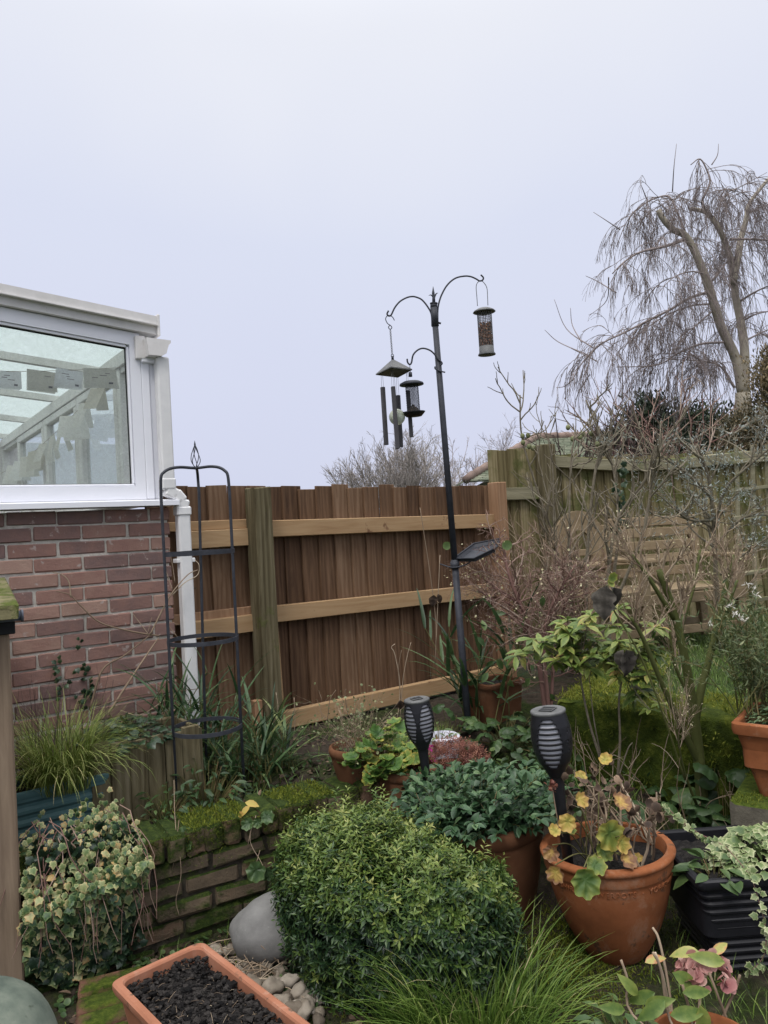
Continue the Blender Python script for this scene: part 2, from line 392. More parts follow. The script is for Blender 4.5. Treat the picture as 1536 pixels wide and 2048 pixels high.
def leafmat(name, stops, rough=.45, trans=.25, nscale=60, nw=.25, spec=.38):
    m = bpy.data.materials.new(name); m.use_nodes = True; nt = m.node_tree; L = nt.links
    b = nt.nodes['Principled BSDF']; at = nd(nt, 'Attribute', attribute_name='tint'); tc = nd(nt, 'TexCoord')
    nf = noise_n(nt, tc.outputs['Object'], nscale, 4, .6)
    fac = mth(nt, 'ADD', at.outputs['Fac'], mth(nt, 'MULTIPLY_ADD', nf, nw*2, -nw))
    col = ramp(nt, stops, fac); L.new(col, b.inputs['Base Color']); b.inputs['Roughness'].default_value = rough
    b.inputs['Specular IOR Level'].default_value = spec
    tr = nd(nt, 'BsdfTranslucent'); L.new(col, tr.inputs[0]); mx = nd(nt, 'MixShader'); mx.inputs[0].default_value = trans
    L.new(b.outputs[0], mx.inputs[1]); L.new(tr.outputs[0], mx.inputs[2]); L.new(mx.outputs[0], nt.nodes['Material Output'].inputs[0])
    bp = nd(nt, 'Bump'); bp.inputs['Strength'].default_value = .25; bp.inputs['Distance'].default_value = .002
    L.new(nf, bp.inputs['Height']); L.new(bp.outputs[0], b.inputs['Normal'])
    return m
MOSS = [(.3, (.022, .035, .006)), (.5, (.06, .088, .012)), (.7, (.125, .15, .022))]
MOSSD = [(.3, (.012, .022, .006)), (.5, (.03, .048, .010)), (.75, (.075, .10, .018))]
M = {}
M['brick'] = mat('brick', [(.05, (.115, .088, .09)), (.3, (.18, .118, .107)), (.6, (.265, .152, .124)), (.95, (.35, .235, .185))], 14, .55, .62, rough=.9, bump=.6, bscale=70, bdist=.006, spots=((.38, .31, .28), 17, .61))
M['mortar'] = mat('mortar', [(.3, (.38, .35, .30)), (.7, (.60, .56, .50))], 30, rough=.95, bump=.7, bscale=120, bdist=.006)
M['wallbrick'] = mat('old_garden_brick', [(.1, (.035, .030, .024)), (.4, (.085, .066, .046)), (.65, (.14, .105, .070)), (.95, (.22, .12, .08))], 16, .6, .55, rough=.95, bump=.7, bscale=70, bdist=.008, moss=(.50, .38, MOSSD, 7))
M['mortard'] = mat('dark_mortar', [(.3, (.02, .018, .013)), (.7, (.07, .06, .045))], 30, rough=.95, bump=.7, bscale=100, moss=(.5, .2, MOSSD))
M['upvc'] = mat('white_plastic', [(.2, (.74, .75, .80)), (.8, (.82, .82, .86))], 3, rough=.35, bump=.02, spec=.4)
M['upvc2'] = mat('weathered_white_plastic', [(.2, (.58, .56, .54)), (.75, (.74, .72, .71))], 9, rough=.45, bump=.04, spots=((.22, .20, .15), 55, .69))
M['pipe'] = mat('dirty_white_pipe', [(.2, (.60, .60, .60)), (.75, (.76, .75, .74))], 9, rough=.5, bump=.05, spots=((.10, .085, .06), 30, .70))
M['rubber'] = mat('black_gasket', [(.3, (.012, .012, .013)), (.7, (.03, .03, .03))], 20, rough=.6, bump=.05)
M['steel'] = mat('dark_painted_steel', [(.25, (.028, .03, .036)), (.7, (.055, .058, .07))], 20, rough=.5, bump=.2, bscale=150, spots=((.10, .075, .055), 40, .70), bdist=.002)
M['steelg'] = mat('weathered_grey_steel', [(.25, (.08, .082, .085)), (.7, (.17, .17, .165))], 25, rough=.55, bump=.15, metal=.3, spots=((.25, .24, .22), 60, .66))
M['chime'] = mat('chime_metal', [(.25, (.05, .048, .05)), (.7, (.10, .095, .10))], 15, stretch=(1, 1, .2), rough=.5, bump=.1, metal=.3)
M['blackplastic'] = mat('black_plastic', [(.25, (.008, .008, .010)), (.7, (.018, .018, .022))], 15, rough=.42, bump=.08, spec=.3, spots=((.045, .04, .035), 70, .70))
M['board'] = mat('brown_fence_board', [(.05, (.03, .016, .010)), (.38, (.088, .049, .028)), (.66, (.15, .087, .05)), (.95, (.235, .15, .093))], 5, .75, .42, stretch=(5, 5, .55), rough=.75, bump=.35, bscale=20, dist=1.2, grain=(1.7, 9, .16), bdist=.004, spots=((.035, .02, .014), 4.5, .72))
M['rail'] = mat('fresh_sawn_rail', [(.05, (.18, .105, .05)), (.45, (.34, .215, .112)), (.75, (.43, .295, .165)), (.98, (.50, .37, .23))], 4, .8, .25, stretch=(.5, 5, 6), rough=.75, bump=.3, bscale=20, dist=1.5, grain=None, bdist=.003, spots=((.17, .09, .05), 6, .63))
M['sawn'] = mat('brown_sawn_post', [(.1, (.13, .07, .04)), (.5, (.26, .15, .085)), (.9, (.36, .23, .14))], 6, .8, .25, stretch=(5, 5, .5), rough=.8, bump=.3, dist=1.2, grain=(1.7, 9, .16), bdist=.003)
GREENW = [(.3, (.04, .055, .012)), (.55, (.085, .105, .022)), (.8, (.14, .155, .04))]
M['mosspost'] = mat('green_weathered_post', [(.1, (.018, .014, .008)), (.4, (.07, .056, .03)), (.65, (.125, .105, .06)), (.95, (.20, .17, .11))], 4, 1.1, .15, stretch=(5, 5, .4), rough=.9, bump=.6, dist=1.5, grain=(1.7, 9, .16), moss=(.42, .1, GREENW, 4), bdist=.005)
M['oldboard'] = mat('old_green_fence_board', [(.05, (.035, .029, .014)), (.35, (.11, .088, .042)), (.65, (.20, .165, .084)), (.95, (.30, .25, .15))], 5, .7, .5, stretch=(6, 6, .4), rough=.9, bump=.5, dist=1.3, grain=(1.7, 9, .16), moss=(.53, .1, [(.3, (.06, .062, .02)), (.55, (.11, .112, .04)), (.8, (.17, .165, .07))], 3.2), bdist=.004)
M['oldrail'] = mat('grey_green_rail', [(.1, (.10, .09, .055)), (.5, (.22, .20, .13)), (.9, (.34, .31, .22))], 5, .8, .2, stretch=(.5, 5, 5), rough=.9, bump=.5, moss=(.46, .1, GREENW, 3))
M['bench'] = mat('weathered_bench_timber', [(.1, (.09, .066, .04)), (.5, (.215, .16, .098)), (.9, (.32, .25, .16))], 5, .8, .3, stretch=(1.5, 4, 2.5), rough=.85, bump=.4, dist=1.2, moss=(.36, .1, GREENW, 3))
M['shed'] = mat('shed_cladding', [(.1, (.12, .085, .058)), (.5, (.22, .162, .112)), (.9, (.32, .245, .17))], 6, .8, .3, stretch=(6, 6, .4), rough=.85, bump=.4, dist=1.2, grain=(1.7, 9, .16), bdist=.003)
M['shedcap'] = mat('mossy_capping', [(.2, (.06, .055, .03)), (.7, (.19, .17, .09))], 8, .9, .1, rough=.95, bump=.6, moss=(.46, .1, GREENW, 9))
M['gutter'] = mat('grey_gutter', [(.3, (.085, .095, .12)), (.7, (.14, .155, .19))], 8, rough=.4, bump=.05)
M['terra'] = mat('terracotta', [(.2, (.13, .045, .018)), (.5, (.245, .085, .033)), (.8, (.34, .13, .06))], 7, 1, 0, rough=.85, bump=.25, bscale=110, bdist=.002, spots=((.12, .06, .033), 15, .60), moss=(.26, .0, [(.3, (.06, .055, .03)), (.7, (.17, .115, .065))], 4), bloom=((.42, .30, .21), 6, 0.54, 0.55))
M['terra2'] = mat('dull_terracotta', [(.15, (.07, .034, .017)), (.5, (.14, .062, .031)), (.85, (.22, .11, .06))], 6, 1, 0, rough=.9, bump=.3, bscale=90, bdist=.002, spots=((.10, .085, .04), 9, .66), bloom=((.26, .20, .14), 7, 0.54, 0.5))
M['terra3'] = mat('bright_terracotta', [(.15, (.20, .085, .05)), (.5, (.32, .135, .08)), (.85, (.42, .21, .14))], 6, 1, 0, rough=.8, bump=.2, bscale=90, bdist=.002, spots=((.13, .075, .05), 14, .62), bloom=((.50, .36, .28), 8, 0.54, 0.5))
M['ceramic'] = mat('white_glaze', [(.2, (.52, .53, .62)), (.8, (.68, .68, .74))], 8, rough=.25, bump=.03, spots=((.3, .27, .24), 26, .70))
M['teal'] = mat('teal_painted_metal', [(.2, (.055, .12, .125)), (.8, (.11, .20, .20))], 7, rough=.5, bump=.1, spots=((.10, .09, .06), 22, .70))
M['compost'] = mat('black_compost', [(.3, (.003, .003, .0035)), (.55, (.009, .008, .008)), (.85, (.045, .04, .037))], 60, .8, .5, rough=.75, bump=1.0, bscale=160, bdist=.01)
M['soil'] = mat('bed_soil', [(.25, (.014, .011, .008)), (.5, (.04, .031, .023)), (.75, (.09, .07, .052))], 22, .8, .2, rough=.95, bump=1.0, bscale=90, bdist=.012, moss=(.40, .12, MOSSD, 2.2))
M['ground'] = mat('mossy_ground', [(.25, (.014, .012, .008)), (.5, (.032, .026, .018)), (.75, (.07, .056, .042))], 16, .9, 0, rough=.95, bump=1.0, bscale=80, bdist=.012, moss=(.52, .1, MOSSD, 3))
M['moss'] = leafmat('moss_fronds', [(.0, (.022, .036, .006)), (.4, (.075, .105, .013)), (.75, (.18, .205, .026)), (1, (.28, .28, .06))], .8, .2, 30, .2, .15)
M['mossd'] = leafmat('dark_moss_fronds', [(.0, (.014, .026, .005)), (.5, (.045, .068, .010)), (.85, (.115, .14, .02)), (1, (.20, .21, .05))], .8, .2, 20, .2, .15)
M['mossbase'] = mat('moss_cushion', [(.25, (.016, .026, .005)), (.5, (.062, .088, .012)), (.75, (.18, .205, .03))], 14, 1, 0, rough=.95, bump=1.0, bscale=70, bdist=.02)
M['stonewall'] = mat('concrete_block', [(.2, (.07, .062, .048)), (.6, (.15, .135, .105)), (.9, (.25, .22, .17))], 18, .8, .3, rough=.95, bump=.7, bscale=80, bdist=.006, moss=(.34, .55, MOSS, 5))
M['lawn'] = mat('lawn_base', [(.3, (.018, .03, .008)), (.7, (.05, .075, .018))], 9, rough=.95, bump=.8, bscale=60)
M['boulder'] = mat('smooth_grey_boulder', [(.25, (.11, .108, .104)), (.5, (.175, .172, .166)), (.75, (.25, .245, .235))], 7, 1, 0, rough=.8, bump=.45, bscale=60, bdist=.004, spots=((.26, .255, .24), 70, .64), moss=(.40, .0, [(.3, (.06, .062, .045)), (.7, (.12, .118, .09))], 6))
M['pebble'] = mat('pebble', [(.0, (.05, .043, .038)), (.3, (.105, .085, .066)), (.6, (.19, .16, .125)), (1, (.34, .30, .25))], 20, .6, .75, rough=.7, bump=.25, bscale=90, bdist=.003, spots=((.08, .06, .05), 24, .68))
M['cover'] = mat('green_grey_fabric', [(.25, (.055, .072, .06)), (.5, (.11, .13, .105)), (.75, (.19, .205, .165))], 11, rough=.9, bump=.5, bscale=200, bdist=.002, spots=((.04, .05, .035), 8, .62))
M['tilemoss'] = mat('mossy_roof_tile', [(.2, (.12, .14, .10)), (.5, (.21, .235, .17)), (.85, (.32, .33, .25))], 5, .7, .4, rough=.95, bump=.4)
M['ridge'] = mat('red_ridge_tile', [(.2, (.15, .11, .095)), (.8, (.26, .19, .16))], 5, .7, .4, rough=.9, bump=.3)
M['render'] = mat('house_render', [(.2, (.28, .25, .21)), (.8, (.40, .36, .31))], 3, rough=.95, bump=.2)
M['ink'] = mat('card_print', [(.0, (.06, .065, .09)), (.5, (.20, .17, .17)), (1, (.30, .05, .05))], 5, .2, .8, rough=.7, bump=0)
M['seed'] = mat('bird_seed', [(.2, (.09, .065, .04)), (.8, (.26, .20, .13))], 80, .6, .5, rough=.85, bump=.3)
M['peanut'] = mat('peanut_skin', [(.1, (.12, .05, .03)), (.5, (.23, .105, .06)), (.9, (.36, .20, .12))], 60, .5, .6, rough=.8, bump=.2)
# bark / stems
M['bark_grey'] = mat('grey_bark', [(.1, (.07, .06, .045)), (.5, (.17, .145, .105)), (.9, (.30, .265, .20))], 40, .9, .3, rough=.9, bump=.8, bscale=150, bdist=.006, moss=(.33, .1, GREENW, 6))
M['bark_birch'] = mat('pale_birch_bark', [(.1, (.10, .08, .06)), (.4, (.27, .24, .19)), (.9, (.42, .38, .31))], 3.5, .9, .1, stretch=(1, 1, 3), rough=.9, bump=.4, moss=(.36, .0, GREENW, 1.2))
M['twig_birch'] = mat('birch_twig', [(.1, (.15, .12, .115)), (.9, (.32, .27, .255))], 6, .5, .5, rough=.9, bump=0)
M['twig_dark'] = mat('dark_twig', [(.1, (.045, .032, .03)), (.9, (.13, .095, .085))], 6, .5, .5, rough=.9, bump=0)
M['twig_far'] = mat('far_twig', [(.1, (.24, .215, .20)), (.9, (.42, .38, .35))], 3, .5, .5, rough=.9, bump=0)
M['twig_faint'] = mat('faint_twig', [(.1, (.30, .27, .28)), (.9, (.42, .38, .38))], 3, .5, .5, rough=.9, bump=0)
M['twig_red'] = mat('red_brown_twig', [(.0, (.08, .04, .035)), (.4, (.17, .095, .08)), (.7, (.27, .18, .14)), (1, (.40, .32, .26))], 20, .4, .75, rough=.75, bump=0)
M['twig_tan'] = mat('tan_twig', [(.0, (.10, .07, .05)), (.4, (.22, .16, .11)), (.8, (.36, .28, .20)), (1, (.46, .38, .28))], 20, .4, .75, rough=.8, bump=0)
M['twig_green'] = mat('green_stem', [(.0, (.045, .055, .016)), (.4, (.085, .095, .03)), (.75, (.16, .14, .06)), (1, (.27, .17, .09))], 20, .4, .75, rough=.7, bump=.2)
# leaves
M['paper'] = leafmat('card', [(.0, (.60, .57, .51)), (.5, (.74, .72, .68)), (1, (.86, .86, .89))], .7, .6, 8, .06, .3)
M['l_box'] = leafmat('shrub_leaf', [(.0, (.007, .018, .009)), (.3, (.022, .052, .020)), (.55, (.07, .122, .026)), (.8, (.15, .205, .042)), (1, (.28, .29, .085))], .38, .2)
M['l_peri'] = leafmat('periwinkle_leaf', [(.0, (.014, .038, .016)), (.4, (.045, .098, .042)), (.7, (.11, .18, .08)), (1, (.24, .30, .16))], .42, .18)
M['l_ivy'] = leafmat('variegated_ivy_leaf', [(.0, (.014, .038, .014)), (.28, (.042, .088, .030)), (.48, (.11, .165, .055)), (.68, (.27, .30, .125)), (.86, (.43, .40, .20)), (1, (.48, .31, .12))], .45, .2)
M['l_ivyp'] = leafmat('cream_ivy_leaf', [(.0, (.05, .095, .03)), (.4, (.14, .195, .07)), (.7, (.34, .37, .19)), (1, (.48, .48, .30))], .45, .2)
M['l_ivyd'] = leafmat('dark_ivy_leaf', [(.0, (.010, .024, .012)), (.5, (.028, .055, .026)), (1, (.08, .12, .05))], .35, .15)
M['l_bamboo'] = leafmat('strap_leaf', [(.0, (.012, .030, .012)), (.45, (.04, .085, .032)), (.8, (.10, .16, .06)), (1, (.22, .24, .09))], .45, .25)
M['l_sedge'] = leafmat('sedge_blade', [(.0, (.08, .105, .018)), (.35, (.17, .235, .05)), (.7, (.36, .39, .12)), (1, (.54, .46, .24))], .55, .3)
M['l_grass'] = leafmat('grass_blade', [(.0, (.025, .055, .010)), (.45, (.085, .155, .025)), (.8, (.19, .27, .055)), (.93, (.29, .31, .10)), (1, (.46, .38, .22))], .45, .3)
M['l_ger'] = leafmat('geranium_leaf', [(.0, (.035, .085, .02)), (.35, (.085, .17, .035)), (.6, (.20, .27, .06)), (.8, (.45, .38, .08)), (1, (.42, .20, .07))], .5, .3, 40)
M['l_yel'] = leafmat('yellowing_leaf', [(.0, (.07, .13, .03)), (.3, (.20, .24, .05)), (.6, (.48, .38, .09)), (.85, (.52, .33, .10)), (1, (.25, .13, .07))], .55, .3, 30)
M['l_dead'] = leafmat('withered_leaf', [(.0, (.03, .02, .015)), (.5, (.10, .065, .045)), (1, (.26, .18, .12))], .85, .15, 30)
M['l_grey'] = leafmat('withered_grey_leaf', [(.0, (.026, .022, .018)), (.35, (.078, .068, .056)), (.6, (.155, .138, .115)), (.8, (.085, .11, .04)), (1, (.20, .19, .12))], .85, .12, 34, .42)
M['l_pier'] = leafmat('lime_evergreen_leaf', [(.0, (.03, .065, .015)), (.35, (.09, .15, .03)), (.65, (.22, .27, .065)), (.88, (.40, .36, .11)), (1, (.45, .20, .09))], .4, .25)
M['l_fine'] = leafmat('fine_grey_green_leaf', [(.0, (.03, .05, .018)), (.5, (.10, .135, .055)), (1, (.25, .26, .13))], .5, .25)
M['l_green'] = leafmat('mid_green_leaf', [(.0, (.018, .04, .014)), (.5, (.05, .095, .03)), (1, (.13, .185, .06))], .45, .2)
M['l_conif'] = leafmat('conifer_foliage', [(.0, (.012, .022, .014)), (.5, (.035, .052, .028)), (1, (.085, .105, .05))], .7, .1)
M['l_gold'] = leafmat('gold_cypress_foliage', [(.0, (.03, .035, .018)), (.5, (.13, .105, .055)), (1, (.34, .255, .14))], .7, .2)
M['l_lich'] = leafmat('lichen_tuft', [(.0, (.17, .20, .18)), (1, (.42, .46, .43))], .9, .1)
M['l_red'] = leafmat('red_sedum_leaf', [(.0, (.07, .02, .018)), (.5, (.20, .07, .05)), (1, (.33, .16, .10))], .6, .2)
M['f_pink'] = leafmat('magenta_petal', [(.0, (.30, .02, .14)), (1, (.55, .06, .28))], .6, .3)
M['f_hyd'] = leafmat('faded_pink_bract', [(.0, (.34, .13, .13)), (.6, (.56, .32, .28)), (1, (.62, .50, .40))], .65, .3)
M['f_white'] = leafmat('white_petal', [(.0, (.62, .58, .50)), (1, (.80, .78, .74))], .6, .25)
M['f_cream'] = leafmat('cream_bud', [(.0, (.40, .36, .18)), (1, (.62, .58, .38))], .6, .2)
M['fig'] = mat('green_fig', [(.2, (.12, .14, .06)), (.8, (.24, .25, .13))], 14, rough=.6, bump=.1)
def glassmat(name, tint, refl, dirt):
    m = bpy.data.materials.new(name); m.use_nodes = True; nt = m.node_tree; L = nt.links; nt.nodes.remove(nt.nodes['Principled BSDF'])
    tr = nd(nt, 'BsdfTransparent'); tr.inputs[0].default_value = (*tint, 1); gl = nd(nt, 'BsdfGlossy'); gl.inputs['Roughness'].default_value = .02
    fr = nd(nt, 'Fresnel'); fr.inputs[0].default_value = 1.5; tc = nd(nt, 'TexCoord')
    a = nd(nt, 'MixShader'); L.new(mth(nt, 'MULTIPLY', fr.outputs[0], refl), a.inputs[0]); L.new(tr.outputs[0], a.inputs[1]); L.new(gl.outputs[0], a.inputs[2])
    df = nd(nt, 'BsdfDiffuse'); df.inputs[0].default_value = (.42, .44, .42, 1); b = nd(nt, 'MixShader')
    n1 = noise_n(nt, tc.outputs['Object'], 24, 8, .8, 2.5); k = ramp(nt, [(.40, (.02, .02, .02)), (.72, (dirt, dirt, dirt))], n1)
    L.new(k, b.inputs[0]); L.new(a.outputs[0], b.inputs[1]); L.new(df.outputs[0], b.inputs[2]); L.new(b.outputs[0], nt.nodes['Material Output'].inputs[0])
    return m
M['glass'] = glassmat('window_glass', (.88, .95, .93), 1.0, .30)
M['glassf'] = glassmat('far_window_glass', (.86, .92, .90), .6, .22)
def polymat():
    m = bpy.data.materials.new('translucent_roof_sheet'); m.use_nodes = True; nt = m.node_tree; L = nt.links; nt.nodes.remove(nt.nodes['Principled BSDF'])
    tr = nd(nt, 'BsdfTranslucent'); tr.inputs[0].default_value = (.52, .56, .52, 1); tp = nd(nt, 'BsdfTransparent'); tc = nd(nt, 'TexCoord'); L.new(ramp(nt, [(.35, (.50, .55, .51)), (.6, (.74, .78, .74))], noise_n(nt, tc.outputs['Object'], 9, 7, .75, 1.)), tp.inputs[0])
    a = nd(nt, 'MixShader'); a.inputs[0].default_value = .5; L.new(tr.outputs[0], a.inputs[1]); L.new(tp.outputs[0], a.inputs[2]); L.new(a.outputs[0], nt.nodes['Material Output'].inputs[0])
    return m
M['poly'] = polymat()
def bubblemat():
    m = bpy.data.materials.new('pale_green_glass_ball'); m.use_nodes = True; nt = m.node_tree; b = nt.nodes['Principled BSDF']
    tc = nd(nt, 'TexCoord'); c = ramp(nt, [(.35, (.42, .46, .36)), (.6, (.62, .66, .55)), (.8, (.50, .56, .28))], noise_n(nt, tc.outputs['Object'], 30, 5))
    nt.links.new(c, b.inputs['Base Color']); b.inputs['Roughness'].default_value = .15; b.inputs['Transmission Weight'].default_value = .35
    return m
M['bubble'] = bubblemat()
# =================================================================== SETTING
RZ = math.radians(36.0); U = Vector((math.cos(RZ), math.sin(RZ), 0)); NN = Vector((-math.sin(RZ), math.cos(RZ), 0))
C0 = Vector((-1.13, 3.95, 0))
W0 = Vector((-.985, 2.83, 0)); WRZ = math.radians(30.6); WU = Vector((math.cos(WRZ), math.sin(WRZ), 0)); WN = Vector((-math.sin(WRZ), math.cos(WRZ), 0))
K0, K1, KS = Vector((.84, 3.92, 0)), Vector((1.80, 3.14, 0)), Vector((1.23, 4.62, 0))
def sm(a, b, x): t = min(1, max(0, (x-a)/(b-a))); return t*t*(3-2*t)
def bed_h(X, Y):
    p = Vector((X, Y, 0))-W0; s = p.dot(WU); a = p.dot(WN)
    h2 = .22*sm(2.95, 3.7, Y)+.14*sm(3.7, 4.3, Y)
    k = sm(1.05, 1.45, s)
    h1 = .385 if a > .1 else 0.0
    h1 = h1*(1-k)+h2*k
    return h1*sm(-4, -3, X) if X < -3 else h1
def n3(x, y, s, seed=0): return mnoise.noise(Vector((x*s, y*s, seed)))
def sheet(name, x0, x1, y0, y1, step, fz, m, kind='structure', mask=None):
    xs = np.arange(x0, x1, step); ys = np.arange(y0, y1, step); v = np.array([(x, y, fz(x, y)) for x in xs for y in ys])
    ny = len(ys); f = [[i*ny+j, (i+1)*ny+j, (i+1)*ny+j+1, i*ny+j+1] for i in range(len(xs)-1) for j in range(ny-1) if mask is None or mask(xs[i], ys[j])]
    mb = MB(); mb.add(v, [np.array(f)], .5); return tag(mb.build(name, m), kind=kind)
mb = MB(); mb.add([(-600, -600, -.06), (600, -600, -.06), (600, 600, -.06), (-600, 600, -.06)], [[0, 1, 2, 3]], .5); tag(mb.build('ground', M['ground']), kind='structure')
def soil_z(x, y): return bed_h(x, y)+.022*n3(x, y, 5)+.012*n3(x, y, 16, 3)+.008*n3(x, y, 42, 5)-.004
sheet('garden_soil', -3.0, 2.7, .9, 6.3, .03, soil_z, M['soil'])
FN = Vector((K1.y-K0.y, -(K1.x-K0.x), 0)).normalized(); FN = -FN if FN.y < 0 else FN
SD = (KS-K0).normalized(); SNn = Vector((SD.y, -SD.x, 0))
LAWN_Z = .585
sheet('upper_lawn', .8, 7.0, 1.4, 12, .08, lambda x, y: LAWN_Z+.02*n3(x, y, 3)+.012*n3(x, y, 11), M['lawn'],
      mask=lambda x, y: (Vector((x, y, 0))-K0).dot(FN) > .05 and (Vector((x, y, 0))-K0).dot(SNn) > .03)

# ------------------------------------------------------------------- conservatory
co = thing('conservatory', C0, 'white framed conservatory with a glass side window on a low red brick wall', 'conservatory', rz=RZ)
b = MB(); mo = MB()
for face in (0, 1):
    Ln_ = 2.9 if face == 0 else 4.2
    for k in range(23):
        z = .0375+.075*k; x = (0 if k % 2 else -.1125)
        if z < .15: continue
        while x < Ln_:
            a, e = max(0, x), min(x+.215, Ln_)
            if e-a > .04:
                c = (a+e)/2; j = rng.normal(0, .0015, 3)
                if face == 0: b.box((-c+j[0], .05+j[1], z+j[2]), (e-a, .1, .064), .005, jit=.0012, R=Matrix.Rotation(rng.normal(0, .006), 3, 'Y'))
                elif c > .12: b.box((-.05+j[1], c, z+j[2]), (.1, e-a, .064), .004, jit=.0008)
            x += .225
b.build('brick_wall', M['brick'], co, smooth=False)
mo.box((-1.46, .056, .86), (2.9, .096, 1.72), .002); mo.box((-.055, 2.15, .86), (.093, 4.1, 1.72), .002)
mo.build('mortar', M['mortar'], co, smooth=False)
b = MB(); b.prism([(-2.9, -.075, 1.732), (-2.9, -.075, 1.757), (-2.9, -.02, 1.766), (-2.9, .1, 1.768), (-2.9, .1, 1.732)], (2.93, 0, 0)); b.build('window_sill', M['upvc'], co, smooth=False)
def zt(x, z0, sl=.09): return z0+sl*(-.11-x)
def rake(m_, x0, x1, z0, z1, y0, y1, sl=.088):
    m_.prism([(x0, y0, zt(x0, z0, sl)), (x1, y0, zt(x1, z0, sl)), (x1, y0, zt(x1, z1, sl)), (x0, y0, zt(x0, z1, sl))], (0, y1-y0, 0))
# window frame: outer frame and stepped inner bead, two lights
b = MB()
XL = -2.85
for x0, x1 in ((-.115, -.1655),):
    pass
b.prism([(XL, 0, 1.769), (-.115, 0, 1.769), (-.168, 0, 1.838), (XL, 0, 1.838)], (0, .07, 0))
b.prism([(-.115, 0, 1.769), (-.115, 0, zt(-.115, 2.632)), (-.168, 0, zt(-.168, 2.565)), (-.168, 0, 1.838)], (0, .07, 0))
b.prism([(-.115, 0, zt(-.115, 2.632)), (XL, 0, zt(XL, 2.632)), (XL, 0, zt(XL, 2.565)), (-.168, 0, zt(-.168, 2.565))], (0, .07, 0))
b.prism([(-1.50, .002, 1.838), (-1.56, .002, 1.838), (-1.56, .002, zt(-1.56, 2.565)), (-1.50, .002, zt(-1.50, 2.565))], (0, .066, 0))
for x0, x1 in ((-1.50, -.168), (XL, -1.56)):   # bead
    b.box(((x0+x1)/2, .022, 1.8435), (x1-x0-.002, .03, .013), .004)
    b.box((x1-.007, .022, (1.85+zt(x1, 2.555))/2), (.013, .03, zt(x1, 2.555)-1.85), .004)
    rake(b, x0+.002, x1-.016, 2.551, 2.563, .008, .036, .09)
b.build('window_frame', M['upvc'], co, smooth=False)
g = MB()
for x0, x1 in ((-1.50, -.181), (XL, -1.56)):
    g.box(((x0+x1)/2, .030, 1.8515), (x1-x0, .012, .004), .001); g.box((x1-.003, .030, 2.2), (.004, .012, .72), .001); rake(g, x0, x1, 2.5445, 2.5505, .022, .034, .09)
g.build('glazing_gasket', M['rubber'], co, smooth=False)
g = MB()
for x0, x1 in ((-1.50, -.17), (XL, -1.56)):
    g.add([(x0, .034, 1.84), (x1, .034, 1.84), (x1, .034, zt(x1, 2.56)), (x0, .034, zt(x0, 2.56))], [[0, 1, 2, 3]], .5)
g.build('window_glass', M['glass'], co, smooth=False)
b = MB(); b.box((-.092, .035, 2.19), (.042, .075, .84), .004); b.box((-.047, .047, 2.19), (.044, .075, .84), .004); b.box((-.07, .01, 2.54), (.09, .07, .12), .004); b.build('corner_post', M['upvc'], co, smooth=False)
b = MB(); rake(b, XL, -.03, 2.637, 2.678, -.03, .08); rake(b, XL, -.034, 2.680, 2.728, -.05, .08); rake(b, XL, -.032, 2.6785, 2.684, -.058, .0)
b.box((-.026, .012, 2.676), (.014, .13, .115), .003); b.build('gable_fascia', M['upvc2'], co, smooth=False)
gp = [(-.105, 2.595), (.022, 2.592), (.022, 2.578), (.010, 2.566), (-.004, 2.522), (-.028, 2.506), (-.096, 2.506)]
b = MB(); b.prism([(x, -.085, z) for x, z in gp], (0, 4.3, 0)); b.box((-.118, -.012, 2.556), (.05, .03, .12), .004)
b.build('gutter', M['upvc2'], co, smooth=False)
b = MB(); b.box((-.014, -.03, 2.17), (.066, .06, .68), .008); b.box((-.014, -.03, 1.845), (.074, .068, .06), .008)
for i, (x, z, an) in enumerate(((.002, 1.80, -.5), (.040, 1.775, -.9), (.058, 1.735, -.25))): b.box((x, -.03, z), (.066, .062, .06), .009, R=Matrix.Rotation(-an, 3, 'Y'))
b.box((.06, -.03, 1.70), (.078, .07, .05), .008); b.box((.06, -.03, 1.10), (.066, .06, 1.2), .008); b.box((.06, -.022, 1.44), (.10, .062, .022), .003)
b.build('downpipe', M['pipe'], co, smooth=False)
b = MB(); b.box((-.075, 2.15, 2.575), (.08, 4.1, .08), .004)
for y in (.12, .43, 1.33, 2.33, 3.4, 4.2): b.box((-.075, y, 2.15), (.06, .06, .80), .004)
b.box((-.075, 2.15, 1.79), (.06, 4.1, .055), .004); b.box((-.13, 2.15, 1.752), (.19, 4.1, .016), .004)
b.box((-1.5, 4.24, 1.3), (3.1, .06, 2.6), .004)
b.build('side_frame', M['upvc2'], co, smooth=False)
for y0, y1 in ((.46, 1.30), (1.36, 2.30), (2.36, 3.37)):
    b = MB()
    for z in (1.845, 2.505): b.box((-.085, (y0+y1)/2, z), (.05, y1-y0, .055), .006)
    for y in (y0+.03, y1-.03): b.box((-.085, y, 2.175), (.052, .055, .61), .006)
    s_ = b.build('window_sash', M['upvc2'], co, smooth=False)
    g = MB(); g.add([(-.08, y0+.05, 1.87), (-.08, y1-.05, 1.87), (-.08, y1-.05, 2.48), (-.08, y0+.05, 2.48)], [[0, 1, 2, 3]], .5); g.build('pane', M['glassf'], s_, smooth=False)
    b = MB(); b.box((-.118, (y0+y1)/2, 1.845), (.012, .03, .05), .003); b.box((-.128, (y0+y1)/2-.05, 1.86), (.014, .12, .018), .004); b.build('window_handle', M['upvc2'], s_, smooth=False)
b = MB()
for y in np.arange(.95, 4.2, 1.05): b.prism([(-2.85, y, zt(-2.85, 2.62)), (-.05, y, zt(-.05, 2.62)), (-.05, y, zt(-.05, 2.665)), (-2.85, y, zt(-2.85, 2.665))], (0, .045, 0))
